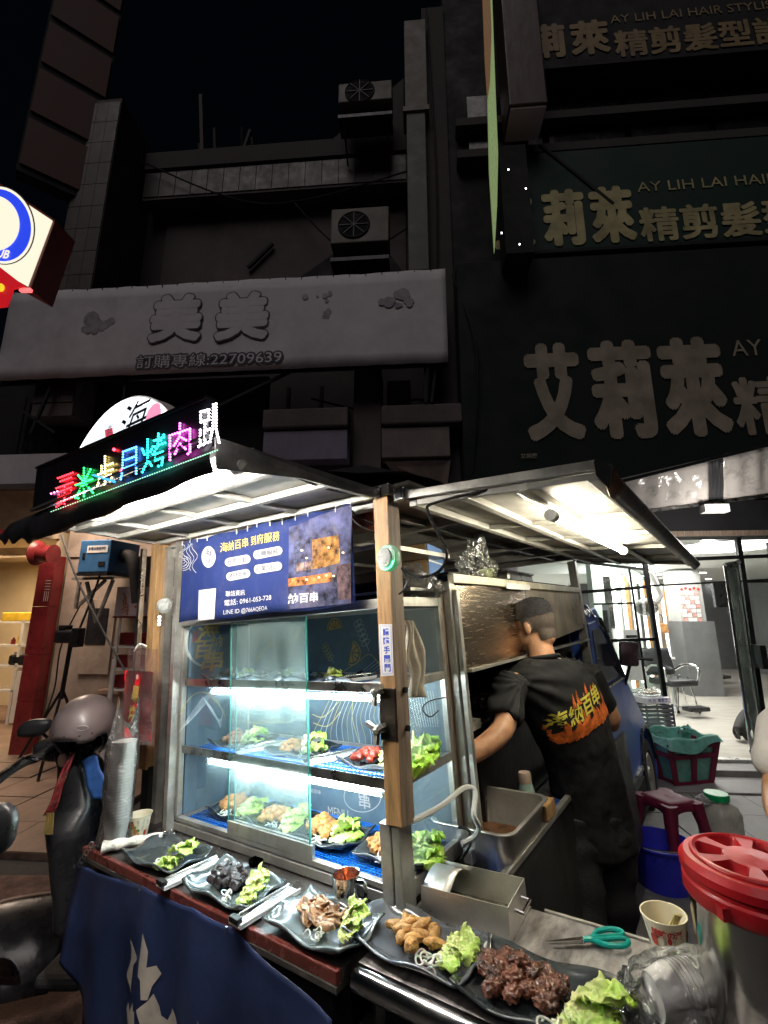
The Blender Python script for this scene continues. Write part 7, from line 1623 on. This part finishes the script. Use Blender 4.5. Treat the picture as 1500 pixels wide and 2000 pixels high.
# crate with box and clear bag next to the truck
p=wz(1280,1440,.05); x0=p.x; CRT=thing('crate','dark slatted plastic crate behind the teal lined bin','crate',W,(x0,p.y,0),rz=10); M=WM[CRT.name]
m_cr=mat('dark_crate',(.05,.055,.075),.45,0,.15,8,.1,40)
G().box(-.2,.2,-.14,.14,0,.02).make('base',m_cr,CRT,M)
for k in range(9):
    z=.03+k*.05
    for (a,b,c,d) in ((-.2,.2,-.14,-.128),(-.2,.2,.128,.14),(-.2,-.188,-.128,.128),(.188,.2,-.128,.128)): G().box(a,b,c,d,z,z+.034).make('slat',m_cr,CRT,M)
for a in (-.2,.19):
    for b in (-.145,.135): G().box(a-.004,a+.014,b-.004,b+.012,0,.48).make('corner_post',m_cr,CRT,M)
bx2=thing('box','low printed white box on top of the dark crate','box',W,(x0,p.y,.485),rz=10); M=WM[bx2.name]
G().box(-.19,.19,-.13,.13,0,.075).make('box_body',mat('lilac_white_card',(.68,.64,.74),.6,0,.06,9,.05),bx2,M,bevel=.004)
g=text_geo('75 元  青蔥餅',.05,.02); put(g,M@T(0,-.1315,.036)@RX(90)); g.make('lettering',mat('dark_blue_ink',(.03,.04,.2),.6,0,.2,9,0),bx2,W)
crumple('clear crinkled bag of brown food on top of the printed box',(x0,p.y,.565),(.17,.12,.055),W,7,m_bag,6)
o=G().ball((x0,p.y,.60),(.12,.09,.025),2,nz=.3,ns=4).make('bread',mat('brown_bread',(.4,.22,.1),.6,0,.3,12,.2,50),smooth=True); tag(o,'brown flat food lying inside the clear bag on the box','food')
p=wz(1395,1385,.35); o=crumple('greyish teal bag bundle at the rear rim of the bin',(BS.location.x+.22,BS.location.y+.15,.43),(.05,.04,.035),W,2,m_teal,5)
p=cl(1200,1490,0,.03); crumple('white and teal plastic bag hooked on the truck door',(.05,p.y,p.z-.06),(.035,.06,.085),C,9,film('white_teal_bag',(.7,.85,.82),.6,.6,(.55,.75,.72),.25,.7,18),5)
# ================================================================ scooters on the left
def scooter_head():
    t=thing('scooter','black scooter with grey helmet on its handlebar beside the counter','scooter',W,(-1.3,2.15,0))
    def w(px,py,y): return wy(px,py,y)
    # leg shield and column
    g=fuse(join(loft([(w(148,1720,2.02),V((.045,0,0)),V((0,.11,0))),(w(152,1620,2.05),V((.075,0,0)),V((0,.13,0))),(w(152,1600,2.06),V((.085,0,0)),V((0,.13,0))),(w(165,1560,2.08),V((.085,0,.0)),V((0,.10,0))),(w(158,1490,2.1),V((.075,0,0)),V((0,.08,0))),(w(135,1460,2.1),V((.06,0,0)),V((0,.06,0)))],20,2.6),
      loft([(w(150,1800,2.0),V((.05,0,0)),V((0,.1,0))),(w(150,1700,2.02),V((.05,0,0)),V((0,.11,0)))],16)),.01,4)
    g.make('leg_shield',m_bplas,t,W,smooth=True,ang=180)
    fuse(join(G().ball(w(112,1462,2.1),(.10,.06,.05),3),G().ball(w(155,1450,2.1),(.09,.07,.06),3)),.008,5).make('handlebar_cover',m_bplas,t,W,smooth=True,ang=180)
    G().tube(bez([w(118,1452,2.05),w(75,1478,1.95),w(48,1488,1.9),w(15,1508,1.8),w(-30,1545,1.68)],6),.017,10).make('handlebar',m_rub,t,W,smooth=True)
    G().tube(bez([w(80,1482,1.93),w(45,1482,1.88),w(20,1500,1.78),w(-30,1535,1.64)],6),.007,8).make('brake_lever',m_chr,t,W,smooth=True)
    G().tube(bez([w(103,1452,2.08),w(92,1440,2.1),w(82,1432,2.1)],4),.006,8).make('mirror_stem',m_bplas,t,W)
    mm=fuse(loft([(w(66,1422,2.06)+V((0,y_,0)),V((.062*k,0,.004)),V((.012,0,.036*k))) for y_,k in ((-.025,.6),(-.01,1.0),(.02,.98),(.03,.5))],20,2.8),.006,2)
    mm.make('mirror_shell',m_bplas,t,W,smooth=True,ang=180)
    G().lathe([(.0,0),(.028,.0),(.032,.006),(.028,.012),(0,.012)],20,frame(w(130,1482,2.02),(1,.0,0),(.2,.2,1))).make('indicator',mat('amber_lens',(.42,.26,.2),.2,0,.1,9,0),t,W,smooth=True)
    G().ball((-1.05,2.62,.7),(.14,.34,.07),3).make('seat',m_leather,t,W,smooth=True)
    G().ball((-1.05,2.7,.5),(.13,.4,.17),3).make('rear_body',m_bplas,t,W,smooth=True)
    for y_ in (1.72,3.0):
        x_=-1.38 if y_<2 else -1.05
        whl=G().lathe([(.13,-.05),(.21,-.05),(.235,-.025),(.235,.025),(.21,.05),(.13,.05)],26,T(x_,y_,.236)@RY(90)).make('wheel',m_rub,t,W,smooth=True); G().lathe([(.13,-.03),(.1,0),(.13,.03)],20,T(x_,y_,.236)@RY(90)).make('rim',m_alu,whl,W,smooth=True)
    G().grid(lambda u,v:(-1.38-.075+.15*u,1.72+.27*math.cos(.3+2.3*v),.236+.27*math.sin(.3+2.3*v)+.01),6,14).make('front_fender',m_bplas,t,W,smooth=True,solid=.006)
    G().box(-1.28,-1.1,2.0,2.45,.28,.33).make('footboard',m_rub,t,W,bevel=.02)
    return t
SCO=scooter_head()
# red and yellow cloth strap hanging from it
g=G()
def stf(u,v):
    a=wy(150,1470,1.96); b=wy(100,1590,1.92); p=a.lerp(b,v); p=p+V((.022*(u-.5)*(1+v),-.02-.01*math.sin(5*v),.012*math.sin(9*u+7*v)+.02*(u-.5))); return p
g.grid(stf,8,24); o=g.make('strap',mat('red_patterned_cloth',(.2,.015,.02),.6,0,.6,30,.4,60,dirt=.4,dcol=(.45,.28,.2),ds=40),smooth=True,solid=.004,ang=180); tag(o,'red patterned cloth strap dangling from the scooter','strap')
g=G()
for k in range(16): p=wy(98+R.uniform(-6,8),1588,1.9); g.tube([p,p+V((R.uniform(-.01,.01),0,-.07))],.003,5)
tag(g.make('tassel',mat('yellow_tassel',(.28,.2,.06),.7,0,.3,20,0),kind='stuff'),'yellow tassel at the end of the red strap','tassel')
g=G().grid(lambda u,v: wy(178,1480,1.98).lerp(wy(200,1560,1.96),v)+V((.06*(u-.5),-.01,.01*math.sin(8*v+3*u)+.02*(u-.5))),6,14); tag(g.make('cloth',mat('blue_cloth',(.03,.1,.33),.5,0,.3,20,.2,60),smooth=True,solid=.004),'folded blue cloth tucked behind the tall cup sleeve','cloth')
# helmet
hc=wy(166,1420,2.0); HL=thing('helmet','matt grey brown open face helmet hung on the scooter','helmet',W,tuple(hc-V((0,0,.1)))); Mh=T(*hc)@RZ(12)@RX(8)
m_hel=mat('helmet_grey',(.13,.10,.10),.42,0,.1,6,.05,60,coat=.2)
g=G(); g.ball((0,0,0),(.110,.132,.118),4); 
g.f=[f for f in g.f if not(all(g.v[i].z<-.0-.0*g.v[i].y and g.v[i].y<-.01 and abs(g.v[i].x)<.104 for i in f)) and not all(g.v[i].z<-.088 for i in f)]
g.make('shell',m_hel,HL,Mh,smooth=True,solid=.010,ang=180)
G().tube([(.110*math.cos(t),.132*math.sin(t),-.002) for t in [PI+.25+i/20*(PI-.5) for i in range(21)]],.005,8).make('brim_trim',m_rub,HL,Mh,smooth=True)
g=G(); g.ball((0,0,-.004),(.098,.12,.105),3); g.f=[f for f in g.f if not(all(g.v[i].z<.01 and g.v[i].y<-.02 and abs(g.v[i].x)<.09 for i in f)) and not all(g.v[i].z<-.08 for i in f)]; g.make('lining',m_leather,HL,Mh,smooth=True)
for a in (-2.2,-1.75,-1.3,-.95): 
    G().ball((.111*math.cos(a),.133*math.sin(a),.014),.005,2).make('stud',m_blk,HL,Mh,smooth=True)
G().tube([(.022*math.cos(t)+.035,-.129+.002*math.cos(t)**2,.042+.009*math.sin(t)) for t in [2*PI*i/20 for i in range(20)]],.0012,5,closed=True).make('oval_badge',m_alu,HL,Mh)
# second scooter, only its mirror and floor edge in view
s2_=thing('scooter','second dark scooter at the left edge with only its mirror and body edge showing','scooter',W,(-1.35,1.35,0))
fuse(loft([(wy(-6,1618,1.3)+V((0,y_,0)),V((.05*k,0,0)),V((0,0,.06*k))) for y_,k in ((-.03,.5),(-.015,1.0),(.01,.98),(.02,.6))],20,2.4),.006,2).make('mirror_shell',m_bplas,s2_,W,smooth=True,ang=180)
G().tube(bez([wy(-8,1645,1.3),wy(-40,1680,1.3),wy(-70,1750,1.25)],5),.008,8).make('mirror_stem',m_bplas,s2_,W)
def fl2(u,v):
    a=wz(-120,1800,.30); b=wz(150,1742,.30); c=wz(170,1765,.28); p=a.lerp(b,u)+V((0,-.36*v*(1-.2*u),-.22*v*v+.02*math.sin(PI*u))); p.x+=.10*math.sin(PI*v*.5)*(u); return p
G().grid(fl2,24,10).make('body_panel',m_bplas,s2_,W,smooth=True,solid=.02,ang=180)
G().tube([fl2(i/24,0) for i in range(25)],.016,8).make('body_edge',mat('tan_edge',(.30,.19,.14),.4,0,.15,9,.05),s2_,W,smooth=True)
